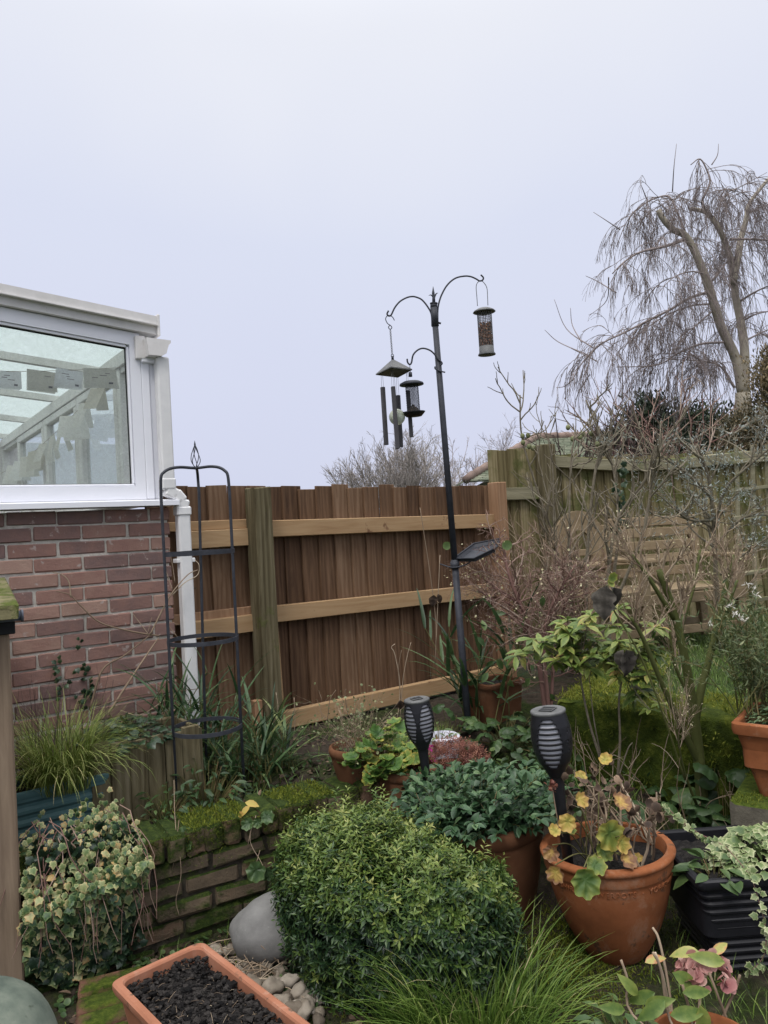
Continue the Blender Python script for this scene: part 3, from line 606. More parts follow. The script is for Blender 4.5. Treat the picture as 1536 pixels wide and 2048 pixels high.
b.build('roof_rafters', M['upvc2'], co, smooth=False)
b = MB(); b.add([(-2.85, .05, zt(-2.85, 2.672)), (-.03, .05, zt(-.03, 2.672)), (-.03, 4.2, zt(-.03, 2.672)), (-2.85, 4.2, zt(-2.85, 2.672))], [[0, 1, 2, 3]], .5); b.build('roof_sheet', M['poly'], co, smooth=False)

# cards strung up inside the conservatory
def wp(x, y, z): return C0+U*x+NN*y+Vector((0, 0, z))
def sag(a, b_, s, n=14): return [a.lerp(b_, i/n)-Vector((0, 0, s*4*(i/n)*(1-i/n))) for i in range(n+1)]
s1 = sag(wp(-.19, .10, 2.47), wp(-1.45, .34, 2.44), .03); s2 = sag(wp(-.19, .35, 2.46), wp(-.14, 4.1, 2.28), .06, 24)
for nm, s_, lab in (('card_string', s1, 'thin string of greeting cards running behind the front window glass'), ('card_string', s2, 'thin string of cards running back along the side windows inside')):
    m_ = MB(); m_.tube(s_, .0016, 5, .5); tag(m_.build(nm, M['twig_tan']), lab, 'string')
def card(p, yaw, wd, ht, op, tint, lab, prints=0, roll=0):
    t = thing('greeting_card', p, lab, 'card', 'greeting cards strung up behind the conservatory glass', rot=(0, roll, yaw))
    m_ = MB()
    for sg in (-1, 1):
        o = op*sg
        m_.add([(-wd/2, 0, .002), (wd/2, 0, .002), (wd/2+rng.normal(0, .003), o, -ht+rng.normal(0, .004)), (-wd/2+rng.normal(0, .003), o*rng.uniform(.6, 1.3), -ht)], [[0, 1, 2, 3]], tint)
    m_.build('card_fold', M['paper'], t, smooth=False)
    if prints:
        def mark(x, z, w_, h_, tt):
            y = -op*(-z/ht)-.0015; m_ = MB(); m_.add([(x, y, z), (x+w_, y, z), (x+w_, y, z+h_), (x, y, z+h_)], [[0, 1, 2, 3]], tt); m_.build('printed_mark', M['ink'], t, smooth=False)
        for i in range(prints): mark(rng.uniform(-.3, .15)*wd, -ht*(.25+.12*i), wd*rng.uniform(.12, .3), .0035, .4)
        mark(wd*.22, -ht*.8, wd*.14, ht*.1, .05)
fr = ['white card with printed lines, nearest the window jamb on the front string', 'pale blue card beside the jamb card on the front string', 'cream card in the middle of the front string', 'white card at the left picture edge on the front string', 'large pale card hanging beyond the left picture edge on the front string']
for i, (x, w_, h_, tn, rl) in enumerate(((-.29, .17, .10, .45, -.05), (-.43, .13, .10, .95, .12), (-.56, .14, .105, .35, .05), (-.71, .12, .09, .9, .03), (-.88, .14, .10, .5, 0))):
    f = (-.19-x)/1.26; q = s1[0].lerp(s1[-1], f); q.z -= .12*f*(1-f); card(q, RZ+rng.normal(0, .08), w_, h_, .012, tn, fr[i], 3 if i != 2 else 1, rl)
lb = ['silvery crumpled card first on the side string, by the jamb', 'grey white card second on the side string', 'brown backed card third on the side string', 'white card hanging crooked fourth on the side string', 'dull silver card halfway along the side string', 'brownish card hanging just past halfway on the side string', 'pale green card seventh along the side string', 'small tan card behind the pale green card on the side string', 'white card standing open ninth along the side string', 'card with a red front far along the side string', 'plain card at the far end of the side string']
for i in range(11):
    f = .05+i*.083; q = s2[0].lerp(s2[-1], f); q.z -= .24*f*(1-f)
    card(q, RZ+math.pi/2+rng.normal(.35, .35), rng.uniform(.12, .17), rng.uniform(.12, .17), rng.uniform(.03, .06), rng.uniform(0, .8), lb[i], 0, rng.normal(0, .15))

# ------------------------------------------------------------------- brown fence
FO = C0+NN*.25
fe = thing('board_fence', FO, 'brown feather-edge board fence with fresh pale rails beside the conservatory', 'fence', rz=RZ)
b = MB(); x = -.04
while x < 2.62:
    wd = .14+rng.normal(0, .004); top = 1.855+rng.normal(0, .006)-.012*x
    b.box((x+.062, .012+rng.normal(0, .002), (.37+top)/2), (wd-.006, .018, top-.37), .002, R=Matrix.Rotation(.15+rng.normal(0, .02), 3, 'Z') @ Matrix.Rotation(rng.normal(0, .006), 3, 'Y'), jit=.0008); x += .122
b.build('board_panel', M['board'], fe, smooth=False)
def fbox(nm, c, size, m_, parent=fe, tint=None, rot=None, jit=.001):
    k = MB(); k.box(c, size, .004, t=tint, R=rot, jit=jit); return k.build(nm, m_, parent, smooth=False)
r1 = Matrix.Rotation(.012, 3, 'Y')
fbox('rail', (1.62, -.035, 1.575), (1.95, .045, .1), M['rail'], rot=r1); fbox('rail', (1.62, -.035, 1.06), (1.95, .045, .1), M['rail'], rot=r1); fbox('rail', (1.62, -.035, .43), (1.95, .045, .105), M['rail'])
fbox('rail', (.33, -.058, 1.545), (.42, .05, .1), M['rail']); fbox('rail', (.27, -.026, 1.622), (.56, .04, .055), M['rail'])
fbox('rail', (.33, -.058, 1.04), (.42, .05, .1), M['rail']); fbox('rail', (.27, -.026, 1.105), (.56, .04, .06), M['sawn'])
fbox('edge_batten', (.70, -.03, .72), (.035, .045, .58), M['rail'], rot=Matrix.Rotation(-.03, 3, 'Y'))
k = MB(); k.box((.585, -.125, 1.07), (.115, .115, 1.52), .006, jit=.002); k.box((.585, -.125, .15), (.118, .118, .4), .006); k.build('fence_post', M['mosspost'], fe, smooth=False)
k = MB(); k.box((2.60, -.055, 1.05), (.10, .10, 1.60), .005, jit=.001); k.build('fence_post', M['sawn'], fe, smooth=False)
pg = thing('timber_peg', FO+U*.47+NN*(-.2), 'short brown timber stake standing at the foot of the green fence post', 'stake', rz=RZ)
k = MB(); k.box((0, 0, .32), (.05, .05, .6), .004, jit=.001); k.build('stake_timber', M['sawn'], pg, smooth=False)

# ------------------------------------------------------------------- old green fence
OA = Vector((.855, 5.8, 0)); OD = Vector((2.97, 1.12, 0)).normalized(); ORZ = math.atan2(OD.y, OD.x)
of = thing('old_fence', OA, 'old green stained board fence behind the bench, leaning boards under a bowed rail', 'fence', rz=ORZ)
b = MB(); x = -.02
while x < .40:
    top = 2.12+rng.normal(0, .006); b.box((x+.045, .02, (.5+top)/2), (.10, .016, top-.5), .002, R=Matrix.Rotation(.16, 3, 'Z'), jit=.001); x += .086
x = .5
while x < 5.2:
    top = 2.07-.03*math.sin(min(1, (x-.5)/1.8)*math.pi)+rng.normal(0, .012); ln = min(.10, .02+.04*(x-.3))
    b.box((x+.045, .04, (.45+top)/2), (.10, .016, top-.45), .002, R=Matrix.Rotation(-ln+rng.normal(0, .01), 3, 'Y') @ Matrix.Rotation(.18+rng.normal(0, .03), 3, 'Z'), jit=.0015); x += .087+rng.normal(0, .004)
b.build('board_panel', M['oldboard'], of, smooth=False)
k = MB(); k.box((.20, -.02, 1.765), (.36, .04, .095), .004, jit=.002); k.build('rail', M['oldrail'], of, smooth=False)
k = MB(); k.box((.465, -.03, 1.30), (.13, .10, 1.68), .006, jit=.002); k.build('fence_post', M['mosspost'], of, smooth=False)
k = MB(); n_ = 16
for i in range(n_):
    x0, x1 = .54+i*.29, .54+(i+1)*.29; z0, z1 = [2.02-.055*math.sin(min(1, max(0, (q-.54)/1.9))*math.pi) for q in (x0, x1)]
    k.prism([(x0, -.025, z0-.05), (x0, .022, z0-.055), (x0, .022, z0+.045), (x0, -.025, z0+.035)], (x1-x0, 0, z1-z0), .5)
k.build('rail', M['oldrail'], of, smooth=False)
tp = P(1478, 1100, 5.9); tl = thing('trellis', (tp.x, tp.y, LAWN_Z), 'grey weathered lattice trellis leaning at the right end of the old fence', 'trellis', rz=ORZ)
k = MB()
for i in range(5): k.box((.0+i*.16, 0, .72), (.03, .018, 1.5), .003, jit=.002, R=Matrix.Rotation(.06, 3, 'Y'))
k.build('upright_slats', M['oldrail'], tl, smooth=False); k = MB()
for i in range(6): k.box((.32, -.02, .25+i*.22), (.76, .018, .03), .003, jit=.002, R=Matrix.Rotation(-.05, 3, 'Y'))
k.build('cross_slats', M['oldrail'], tl, smooth=False)

# ------------------------------------------------------------------- low brick wall
def fronds(m_, pos, nrm, smin, smax, tint):
    k = len(pos); d = np.asarray(nrm)*1.1+rng.normal(0, .75, (k, 3)); m_.inst(T_NARROW, pos, d, rng.normal(0, 1, (k, 3)), rng.uniform(smin, smax, k), tint)
gw = thing('brick_wall', W0, 'low mossy brick retaining wall with bricks on edge along its top', 'wall', rz=WRZ)
b = MB(); mo = MB()
for k in range(5):
    z = .29-.075*k; x = -1.2+(0 if k % 2 else .1125)
    while x < 1.12:
        e = min(x+.215, 1.15); b.box(((x+e)/2, .055+rng.normal(0, .004), z+rng.normal(0, .0015)), (e-x, .11, .062), .009, jit=.003, R=Matrix.Rotation(rng.normal(0, .012), 3, 'Y'), t=rng.uniform(.1, .75)); x += .228
b.build('brick_courses', M['wallbrick'], gw, smooth=False)
mo.box((-.03, .117, .155), (2.34, .21, .33), .01); mo.build('mortar', M['mortard'], gw, smooth=False)
b = MB(); x = -1.2; tops = []
while x < 1.15:
    dz, dy = rng.normal(0, .005), rng.normal(0, .007); ya = rng.normal(0, .02)
    b.box((x+.036, .10+dy, .378+dz), (.066, .222, .102), .010, jit=.003, R=Matrix.Rotation(ya, 3, 'Z'), t=rng.random()); tops.append((x+.036, dz)); x += .0765
b.build('coping', M['wallbrick'], gw, smooth=False)
mo = MB(); mo.box((-.02, .11, .37), (2.30, .19, .085), .01); mo.build('coping_mortar', M['mortard'], gw, smooth=False)
k = 20000; xx = rng.uniform(-1.2, 1.15, k); yy = rng.uniform(-.012, .215, k); keep = np.array([n3(a, c, 5, 9)+.10*n3(a, c, 16, 2) > -.06 for a, c in zip(xx, yy)])
pos = np.stack([xx, yy, np.full(k, .428)], -1)[keep]; ms = MB(); fronds(ms, pos, np.tile([0, 0, 1.], (len(pos), 1)), .008, .018, np.clip(rng.normal(.55, .2, len(pos)), 0, 1))
k = 11000; xx = rng.uniform(-1.2, 1.15, k); zz = .43-np.abs(rng.normal(0, .055, k)); keep = np.array([n3(a, c, 6, 4) > -.10 for a, c in zip(xx, zz)]) & (zz > .02)
pos = np.stack([xx, np.full(k, -.012), zz], -1)[keep]; fronds(ms, pos, np.tile([0, -1, .3], (len(pos), 1)), .006, .014, np.clip(rng.normal(.3, .2, len(pos)), 0, 1))
tag(ms.build('moss', M['moss'], gw, smooth=False), kind='stuff')

# ------------------------------------------------------------------- mossy retaining wall on the right
rw = thing('retaining_wall', K0, 'thick moss covered retaining wall holding up the lawn on the right', 'wall')
def mossy_run(a, c, h, th, inward):
    d = (c-a); Ln_ = d.length; d = d/Ln_; nx = int(Ln_/.025); prof = [(0, i*.03) for i in range(int((h-.03)/.03))]+[(.004, h-.02), (.015, h-.005), (.04, h)]+[(.04+i*.03, h) for i in range(1, int(th/.03))]
    v = []
    for i in range(nx+1):
        for (q, z) in prof:
            p = a+d*(Ln_*i/nx)+inward*q; s = .022*mnoise.noise(p*4+Vector((0, 0, z*4)))+.014*mnoise.noise(Vector((p.x*14, p.y*14, z*14)))
            up = 1 if q > .02 else 0; p = p-inward*(s*(1-up)); v.append((p.x, p.y, z+s*up*1.1))
    n = len(prof); f = [[i*n+j, (i+1)*n+j, (i+1)*n+j+1, i*n+j+1] for i in range(nx) for j in range(n-1)]
    return np.array(v), np.array(f)
mb = MB(); PV = []
for a, c, inw in ((K0, K1+(K1-K0)*1.9, FN), (K0, KS+(KS-K0)*.9, SNn)):
    v, f = mossy_run(a, c, .61, .40, inw); mb.add(v, [f], .5); PV.append((v, inw))
mb.build('wall_body', M['mossbase'], rw, world=True)
ms = MB()
for (v, inw), k in zip(PV, (44000, 8000)):
    sel = rng.integers(0, len(v), k); p = v[sel]+rng.normal(0, .012, (k, 3)); top = p[:, 2] > .585
    nr = np.where(top[:, None], np.array([[0, 0, 1.]]), -A(inw)[None]+np.array([[0, 0, -.2]]))
    dens = np.array([n3(q[0]+q[2], q[1]+q[2], 5, 1) for q in p]); kp = dens > np.where(top, -.3, -.02)
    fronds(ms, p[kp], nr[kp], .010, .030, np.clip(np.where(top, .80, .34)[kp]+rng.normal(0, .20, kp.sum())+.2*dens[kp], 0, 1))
tag(ms.build('moss', M['moss'], rw, smooth=False, world=True), kind='stuff')

# ------------------------------------------------------------------- brick path corner, shed, house
e0 = on_z(165, 1960, .05); b = MB()
for r in range(8):
    x = -.02+(.1 if r % 2 else 0)*0
    for i in range(2 if r > 1 else 1):
        b.box((x+.107+i*.228+rng.normal(0, .003), -.035-r*.098, .005+rng.normal(0, .003)), (.215, .088, .09), .010, jit=.003, t=rng.random())
bp_ = b.build('brick_path', mat('path_brick', [(.1, (.07, .045, .032)), (.5, (.15, .075, .05)), (.9, (.25, .12, .085))], 16, .6, .55, rough=.95, bump=.8, bscale=70, bdist=.008, moss=(.47, .12, MOSS, 6))); bp_.location = e0; bp_.location.z = 0; bp_.rotation_euler.z = math.radians(24); tag(bp_, kind='structure')
s0 = P(48, 1960, 2.55); sh = thing('garden_shed', (s0.x, s0.y, 0), 'pale timber garden shed corner with mossy roof edge at the left picture edge', 'shed', rz=.52)
b = MB()
for i in range(8): b.box((-.045-i*.098, .02, .62), (.094, .03, 1.30), .006, jit=.0008)
b.build('wall_cladding', M['shed'], sh, smooth=False)
b = MB(); b.box((-.02, .8, .62), (.03, 1.5, 1.28), .004); b.build('side_wall', M['shed'], sh, smooth=False)
b = MB(); b.box((-.40, -.005, 1.284), (.84, .02, .05), .003); b.build('fascia', M['rubber'], sh, smooth=False)
b = MB(); b.tube([Vector((-.9, -.05, 1.322)), Vector((.04, -.05, 1.322))], .017, 12); b.tube([Vector((.036, -.05, 1.322)), Vector((.044, -.05, 1.322))], .021, 12); b.build('gutter', M['gutter'], sh)
b = MB(); b.box((-.42, .25, 1.372), (.90, .7, .05), .006, jit=.003, R=Matrix.Rotation(.10, 3, 'X')); b.build('roof_capping', M['shedcap'], sh, smooth=False)

hb_ = P(1010, 1000, 17); ho = thing('tiled_house', (hb_.x, hb_.y, 0), 'distant house with a mossy green tiled hipped roof beyond the fences', 'house')
b = MB(); b.box((3.2, 3.0, 1.25), (7.0, 5.6, 2.6), .02); b.build('wall', M['render'], ho, smooth=False)
EZ, RZ2 = 2.5, 3.62
A0, A1, B0, B1 = Vector((-.9, -.3, EZ)), Vector((7, -.3, EZ)), Vector((1.2, 2.0, RZ2)), Vector((5, 2.9, RZ2))
b = MB()
def slope(p0, p1, q1, q0, n=22):
    for i in range(n):
        a0, a1 = p0.lerp(q0, i/n), p1.lerp(q1, i/n); c0, c1 = p0.lerp(q0, (i+1)/n), p1.lerp(q1, (i+1)/n); w_ = Vector((0, 0, .035)); L_ = (a1-a0).length; m_ = max(1, int(L_/.3)); off = .5*(i % 2)
        for j in range(m_):
            u0, u1 = j/m_, (j+.96)/m_; zz = Vector((0, 0, rng.uniform(0, .012)))
            b.add([a0.lerp(a1, u0)+w_+zz, a0.lerp(a1, u1)+w_+zz, c0.lerp(c1, u1)+zz, c0.lerp(c1, u0)+zz, a0.lerp(a1, u0), a0.lerp(a1, u1)], [[0, 1, 2, 3], [4, 5, 1, 0]])
slope(A0, A1, B1, B0); slope(Vector((-.9, 6.1, EZ)), A0, B0, B0+Vector((.01, 0, 0)))
b.add([A0-Vector((0, 0, .03)), A1-Vector((0, 0, .03)), B1-Vector((0, 0, .05)), B0-Vector((0, 0, .05))], [[0, 1, 2, 3]], .2)
rf = b.build('roof', M['tilemoss'], ho, smooth=False); b = MB()
for p0, p1 in ((A0, B0), (B0, B1)):
    n = int((p1-p0).length/.28)
    for i in range(n): b.tube([p0.lerp(p1, i/n)+Vector((0, 0, .03)), p0.lerp(p1, (i+.98)/n)+Vector((0, 0, .05))], [.095, .105], 8)
b.build('ridge_tiles', M['ridge'], rf)
# =================================================================== OBJECTS
def pole_at(px, py, d): return P(px, py, d)
PD = 4.33
def cp(x, y, d=PD): return P(700+x/4.518, 520+y/4.518, d)       # from the enlarged view of the feeding pole
pb = cp(757, 430); pt = pb; pbase = P(938, 1470, PD)
fp = thing('feeding_pole', (pbase.x, pbase.y, .34), 'tall dark metal bird feeding pole with curved hooked arms and a spearhead finial', 'pole')
k = MB(); ax = (pt-pbase); k.tube([pbase-ax.normalized()*.12, pbase.lerp(pt, .40)], [.0205, .0195], 16, .4); k.tube([pbase.lerp(pt, .395), pbase.lerp(pt, .41)], .0215, 16, .6); k.tube([pbase.lerp(pt, .405), pt], [.0185, .0172], 16, .5); k.build('pole_tube', M['steel'], fp, world=True)
k = MB(); k.tube([cp(772, 600), cp(757, 430)], .0205, 16, .5); k.tube([cp(757, 432), cp(757, 395)], [.0205, .020], 16, .5); k.tube([cp(757, 397), cp(757, 388)], .0225, 16, .5); k.build('collar', M['steel'], fp, world=True)
k = MB(); k.tube([cp(757, 395), cp(756, 345), cp(755, 325), cp(752, 300), cp(751, 238)], [.010, .009, .006, .0085, .0008], 10, .5)
for pts in ([(757, 345), (745, 325), (728, 316), (711, 321)], [(757, 345), (770, 318), (782, 302), (796, 298)]): k.tube(spline([cp(*q) for q in pts], 4), np.linspace(.007, .001, 13), 8, .5)
k.build('finial', M['steel'], fp, world=True)
for pts in ([(742, 600), (735, 490), (700, 420), (650, 360), (600, 336), (560, 330), (510, 341), (450, 376), (405, 430), (372, 496), (350, 505), (335, 488), (348, 458)],
            [(793, 560), (793, 460), (803, 390), (830, 310), (880, 225), (950, 166), (1030, 146), (1090, 150), (1140, 171), (1168, 188), (1195, 184), (1205, 160), (1182, 134)],
            [(860, 1015), (830, 1008), (800, 1000), (770, 982), (768, 962)], [(820, 950), (832, 935), (820, 916), (790, 893), (762, 850), (720, 815), (660, 798), (610, 815), (570, 860), (556, 925), (540, 944), (521, 925), (516, 893)]):
    k = MB(); k.tube(spline([cp(x, y, PD-.02 if x < 870 and y > 700 else PD) for x, y in pts], 6), .0048 if pts[0][1] < 900 or len(pts) > 6 else .0042, 8, .5); k.build('arm', M['steel'], fp, world=True)
k = MB(); k.tube([cp(795, 565), cp(822, 574)], .006, 8, .5); k.build('thumb_screw', M['steel'], fp, world=True)

def meshcyl(m_, a, b_, r, nv, nh, diag=False, w_=.0011):
    a, b_ = Vector(a), Vector(b_); ax = (b_-a); Lz = ax.length; ax = ax.normalized(); u = ax.orthogonal().normalized(); v = ax.cross(u)
    def q(an, z): return a+ax*z+(u*math.cos(an)+v*math.sin(an))*r
    if diag:
        n = 14; pa = []
        for sg in (-1, 1):
            for i in range(nv):
                pa.append([tuple(q(6.2832*i/nv+sg*z_*Lz*45, z_*Lz)) for z_ in np.linspace(0, 1, n)])
        m_.tubes(pa, np.full((len(pa), n), w_), 4)
    else:
        pa = [[tuple(q(6.2832*i/nv, z_*Lz)) for z_ in (0, .5, 1)] for i in range(nv)]; m_.tubes(pa, np.full((len(pa), 3), w_), 4)
        for i in range(nh+1): m_.tube([q(6.2832*j/24, Lz*i/nh) for j in range(24)], w_, 4, closed=True, t=.5)
def axR(a, b_): return (Vector(b_)-Vector(a)).normalized().to_track_quat('Z', 'Y').to_matrix()
# peanut feeder
a, t_ = cp(1237, 860), cp(1212, 460); L_ = (t_-a).length; R_ = axR(a, t_)
pf = thing('peanut_feeder', a, 'tall wire mesh bird feeder two thirds full of brown peanuts on the right arm', 'bird feeder')
k = MB(); k.lathe([(.0001, .0), (.050, .0), (.051, .004), (.043, .016), (.042, .05), (.040, .051), (.0001, .05)], a, 32, R=R_); k.build('base_cup', M['steelg'], pf, world=True)
k = MB(); meshcyl(k, a+(t_-a)*.1, t_, .041, 26, 26); k.build('wire_cylinder', M['steelg'], pf, world=True)
k = MB(); k.lathe([(.0001, L_+.020), (.012, L_+.0195), (.035, L_+.014), (.058, L_+.002), (.0655, L_-.007), (.063, L_-.009), (.0001, L_-.004)], a, 36, R=R_); k.build('lid', M['steelg'], pf, world=True)
hk = cp(1180, 190); k = MB(); k.tube(spline([cp(1152, 415), cp(1146, 330), cp(1140, 245), cp(1152, 205), hk, cp(1205, 200), cp(1236, 250), cp(1243, 330), cp(1246, 410)], 6), .0022, 6, .5); k.build('handle', M['steelg'], pf, world=True)
k = MB()
for i in range(420):
    an, rr = rng.uniform(0, 6.28), .036*math.sqrt(rng.uniform(.25, 1)); z = L_*(.12+.56*rng.random())+.008*rng.normal()
    k.sphere(Vector(R_ @ Vector((rr*math.cos(an), rr*math.sin(an), z)))+a, .0072, 6, sq=(1, 1, 1.35))
tag(k.build('peanuts', M['peanut'], pf, world=True), kind='stuff')
# seed feeder
a, t_ = cp(577, 1395), cp(556, 1120); L_ = (t_-a).length; R_ = axR(a, t_)
sf = thing('seed_feeder', a, 'short dark mesh bird feeder with a domed lid and wide seed tray, lower arm', 'bird feeder')
k = MB(); k.lathe([(.0001, -.012), (.045, -.012), (.062, .006), (.068, .014), (.066, .015), (.058, .004), (.0001, .0)], a, 36, R=R_); k.build('seed_tray', M['blackplastic'], sf, world=True)
k = MB(); meshcyl(k, a, t_, .038, 18, 0, True, .0010); k.build('mesh_cylinder', M['steel'], sf, world=True)
k = MB(); k.lathe([(.0001, L_+.020), (.014, L_+.0195), (.045, L_+.015), (.068, L_+.004), (.071, L_-.006), (.068, L_-.008), (.0001, L_-.002)], a, 36, R=R_); k.build('lid', M['steel'], sf, world=True)
k = MB(); k.tube([cp(546, 1055), cp(545, 1015)], [.011, .010], 12, .5); k.tube(spline([cp(547, 1016), cp(543, 990), cp(540, 945)], 4), .002, 6, .5); k.tube([cp(510, 1050), cp(510, 1015)], .0015, 5, .5); k.build('hanger', M['steel'], sf, world=True)
k = MB()
for i in range(260):
    rr = .034*math.sqrt(rng.random()); an = rng.uniform(0, 6.28); k.sphere(a+R_ @ Vector((rr*math.cos(an), rr*math.sin(an), .006+rng.random()*.055*(1-rr/.045))), .004, 6, sq=(1, 1, 1.4))
tag(k.build('seed', M['seed'], sf, world=True), kind='stuff')
# wind chime
wc = thing('wind_chime', cp(390, 1010), 'square roofed metal wind chime with four tubes and a pale glass ball', 'wind chime')
ap, cl, cn, cr_, cf = cp(385, 893, PD), cp(232, 1030, PD), cp(370, 962, PD-.10), cp(562, 985, PD), cp(432, 1055, PD+.10)
k = MB(); dn = Vector((0, 0, -.006)); k.add([ap, cl, cn, cr_, cf, cl+dn, cn+dn, cr_+dn, cf+dn], [[[0, 1, 2], [0, 2, 3], [0, 3, 4], [0, 4, 1]], [[1, 5, 6, 2], [2, 6, 7, 3], [3, 7, 8, 4], [4, 8, 5, 1], [5, 8, 7, 6]]], .6); k.build('pyramid_roof', M['steelg'], wc, smooth=False, world=True)
k = MB(); k.tube([ap-Vector((0, 0, .004)), ap+Vector((0, 0, .016))], [.008, .007], 10, .5); k.tube(spline([cp(382, 880), cp(372, 868), cp(378, 850), cp(392, 856), cp(394, 874), cp(384, 884)], 4), .0022, 6, .5)
k.build('hook', M['steel'], wc, world=True); k = MB(); k.tube(spline([cp(402, 546), cp(380, 512), cp(345, 500), cp(322, 530), cp(338, 572), cp(366, 592), cp(378, 612), cp(362, 627), cp(348, 608), cp(362, 586)], 6), .0026, 7, .5); k.build('s_hook', M['steel'], wc, world=True)
k = MB(); ca, cb = cp(364, 628), cp(381, 850)
for i in range(19):
    q = ca.lerp(cb, (i+.5)/19); a_ = 0 if i % 2 else 1.57; k.tube([q+Vector((.0042*math.cos(s)*math.cos(a_), .0042*math.cos(s)*math.sin(a_), .0082*math.sin(s))) for s in np.linspace(0, 6.283, 11)[:-1]], .0011, 4, closed=True, t=.5)
k.build('chain', M['steelg'], wc, world=True)
for (x0, y0, x1, y1, dd) in ((295, 1148, 328, 1672, 0), (388, 1143, 430, 1708, -.09), (433, 1222, 460, 1692, .09), (523, 1180, 556, 1602, .02)):
    a, b_ = cp(x0, y0, PD+dd), cp(x1, y1, PD+dd); k = MB(); R_ = axR(b_, a); k.box((a+b_)/2, (.022, .022, (a-b_).length), .002, R=R_ @ Matrix.Rotation(.9, 3, 'Z')); tb = k.build('chime_tube', M['chime'], wc, smooth=False, world=True)
    k = MB(); st = cp(x0-8, 1030 if dd > -.05 else 1010, PD+dd*.8)
    for o in (-.006, .006): k.tube([a+Vector((o, 0, -.002)), st+Vector((o*.6, 0, .01))], .0008, 4, .9)
    k.build('suspension_thread', M['steelg'], tb, world=True)
k = MB(); k.sphere(cp(425, 1418, PD), .047, 28, .5); bl = k.build('glass_ball', M['bubble'], wc, world=True); k = MB(); k.tube([cp(425, 1350), cp(400, 1040)], .0008, 4); k.build('suspension_thread', M['steelg'], bl, world=True)
# bird tray clamped on the pole
tr = thing('bird_tray', P(955, 1098, PD-.02), 'black hexagonal mesh bird tray clamped halfway up the pole', 'bird tray')
hx = [P(x, y, d) for x, y, d in ((907, 1117, 4.34), (948, 1087, 4.44), (1001, 1077, 4.42), (994, 1094, 4.30), (948, 1117, 4.20))]
cc = sum(hx, Vector())/5; k = MB(); k.tube(hx, .005, 8, .5, closed=True); lo = [cc.lerp(q, .86)-Vector((0, 0, .022)) for q in hx]; k.tube(lo, .004, 6, .5, closed=True); k.build('rim', M['steel'], tr, world=True)
k = MB(); n = 5; k.add(hx+lo, [[[i, (i+1) % n, (i+1) % n+n, i+n] for i in range(n)], [list(range(n, 2*n))]], .4); k.build('mesh_floor', M['steel'], tr, smooth=False, world=True)
q = P(910, 1130, PD); k = MB(); k.tube([q+Vector((0, 0, -.02)), q+Vector((0, 0, .02))], .027, 14, .5); k.tube(spline([P(942, 1122, 4.25), P(930, 1130, 4.28), P(905, 1135, 4.28), P(880, 1128, 4.33)], 4), .004, 6, .5); k.build('clamp', M['steel'], tr, world=True)

# plant obelisk
OD3 = [(P(355, 1625, 3.26), P(322, 990, 3.26), P(321, 960, 3.26)), (P(489, 1590, 3.36), P(459, 985, 3.36), P(457, 960, 3.36)), (P(413, 1575, 3.55), P(398, 985, 3.55), P(396, 958, 3.55))]
top = P(392, 936, 3.39); ob = thing('plant_obelisk', P(420, 1590, 3.35), 'black metal plant obelisk with three hoops and a twisted finial in front of the fence', 'obelisk')
for lo, hi, hi2 in OD3:
    out = hi2-top; out.z = 0; k = MB(); pts = [lo-Vector((0, 0, .1)), lo.lerp(hi, .5), hi]+[top+out*x+Vector((0, 0, z)) for x, z in ((.985, -.045), (.90, -.022), (.72, -.005), (.45, .002), (.12, .0))]
    pts = [pts[0], pts[1]]+spline(pts[2:], 4)+[top]; k.tube(pts, .0068, 8, .5); lg = k.build('leg', M['steel'], ob, world=True)
for z in (1105, 1278, 1452):
    rg = []
    for lo, hi, _ in OD3:
        zz = P(400, z, 3.38).z; f = (zz-lo.z)/(hi.z-lo.z); rg.append(lo.lerp(hi, f))
    c = sum(rg, Vector())/3; c = rg[0].lerp(rg[1], .5).lerp(rg[2], .18); r = (rg[0]-rg[1]).length/2*1.04; k = MB()
    pr = []; n = 48
    for i in range(n):
        an = 6.2832*i/n; pr.append(c+Vector((r*math.cos(an), r*math.sin(an), 0)))
    v = [q+Vector((0, 0, s))+ (q-c).normalized()*o for q in pr for s, o in ((-.009, 0), (.009, 0), (.009, .004), (-.009, .004))]
    k.add(v, [[[i*4+j, ((i+1) % n)*4+j, ((i+1) % n)*4+(j+1) % 4, i*4+(j+1) % 4] for i in range(n) for j in range(4)]], .5); k.build('hoop', M['steel'], ob, world=True, smooth=False)
k = MB(); k.tube([top-Vector((0, 0, .006)), top+Vector((0, 0, .006))], .012, 10, .5)
for i in range(5):
    a0 = 6.283*i/5; k.tube(spline([top]+[top+Vector((r*math.cos(a0+z*14), r*math.sin(a0+z*14), z)) for r, z in ((.014, .015), (.021, .034), (.018, .058), (.010, .082), (.003, .10))], 4), .0019, 5, .5)
k.tube([top+Vector((0, 0, .095)), top+Vector((0, 0, .108)), top+Vector((0, 0, .124))], [.004, .004, .0008], 8, .5); k.build('finial', M['steel'], ob, world=True)

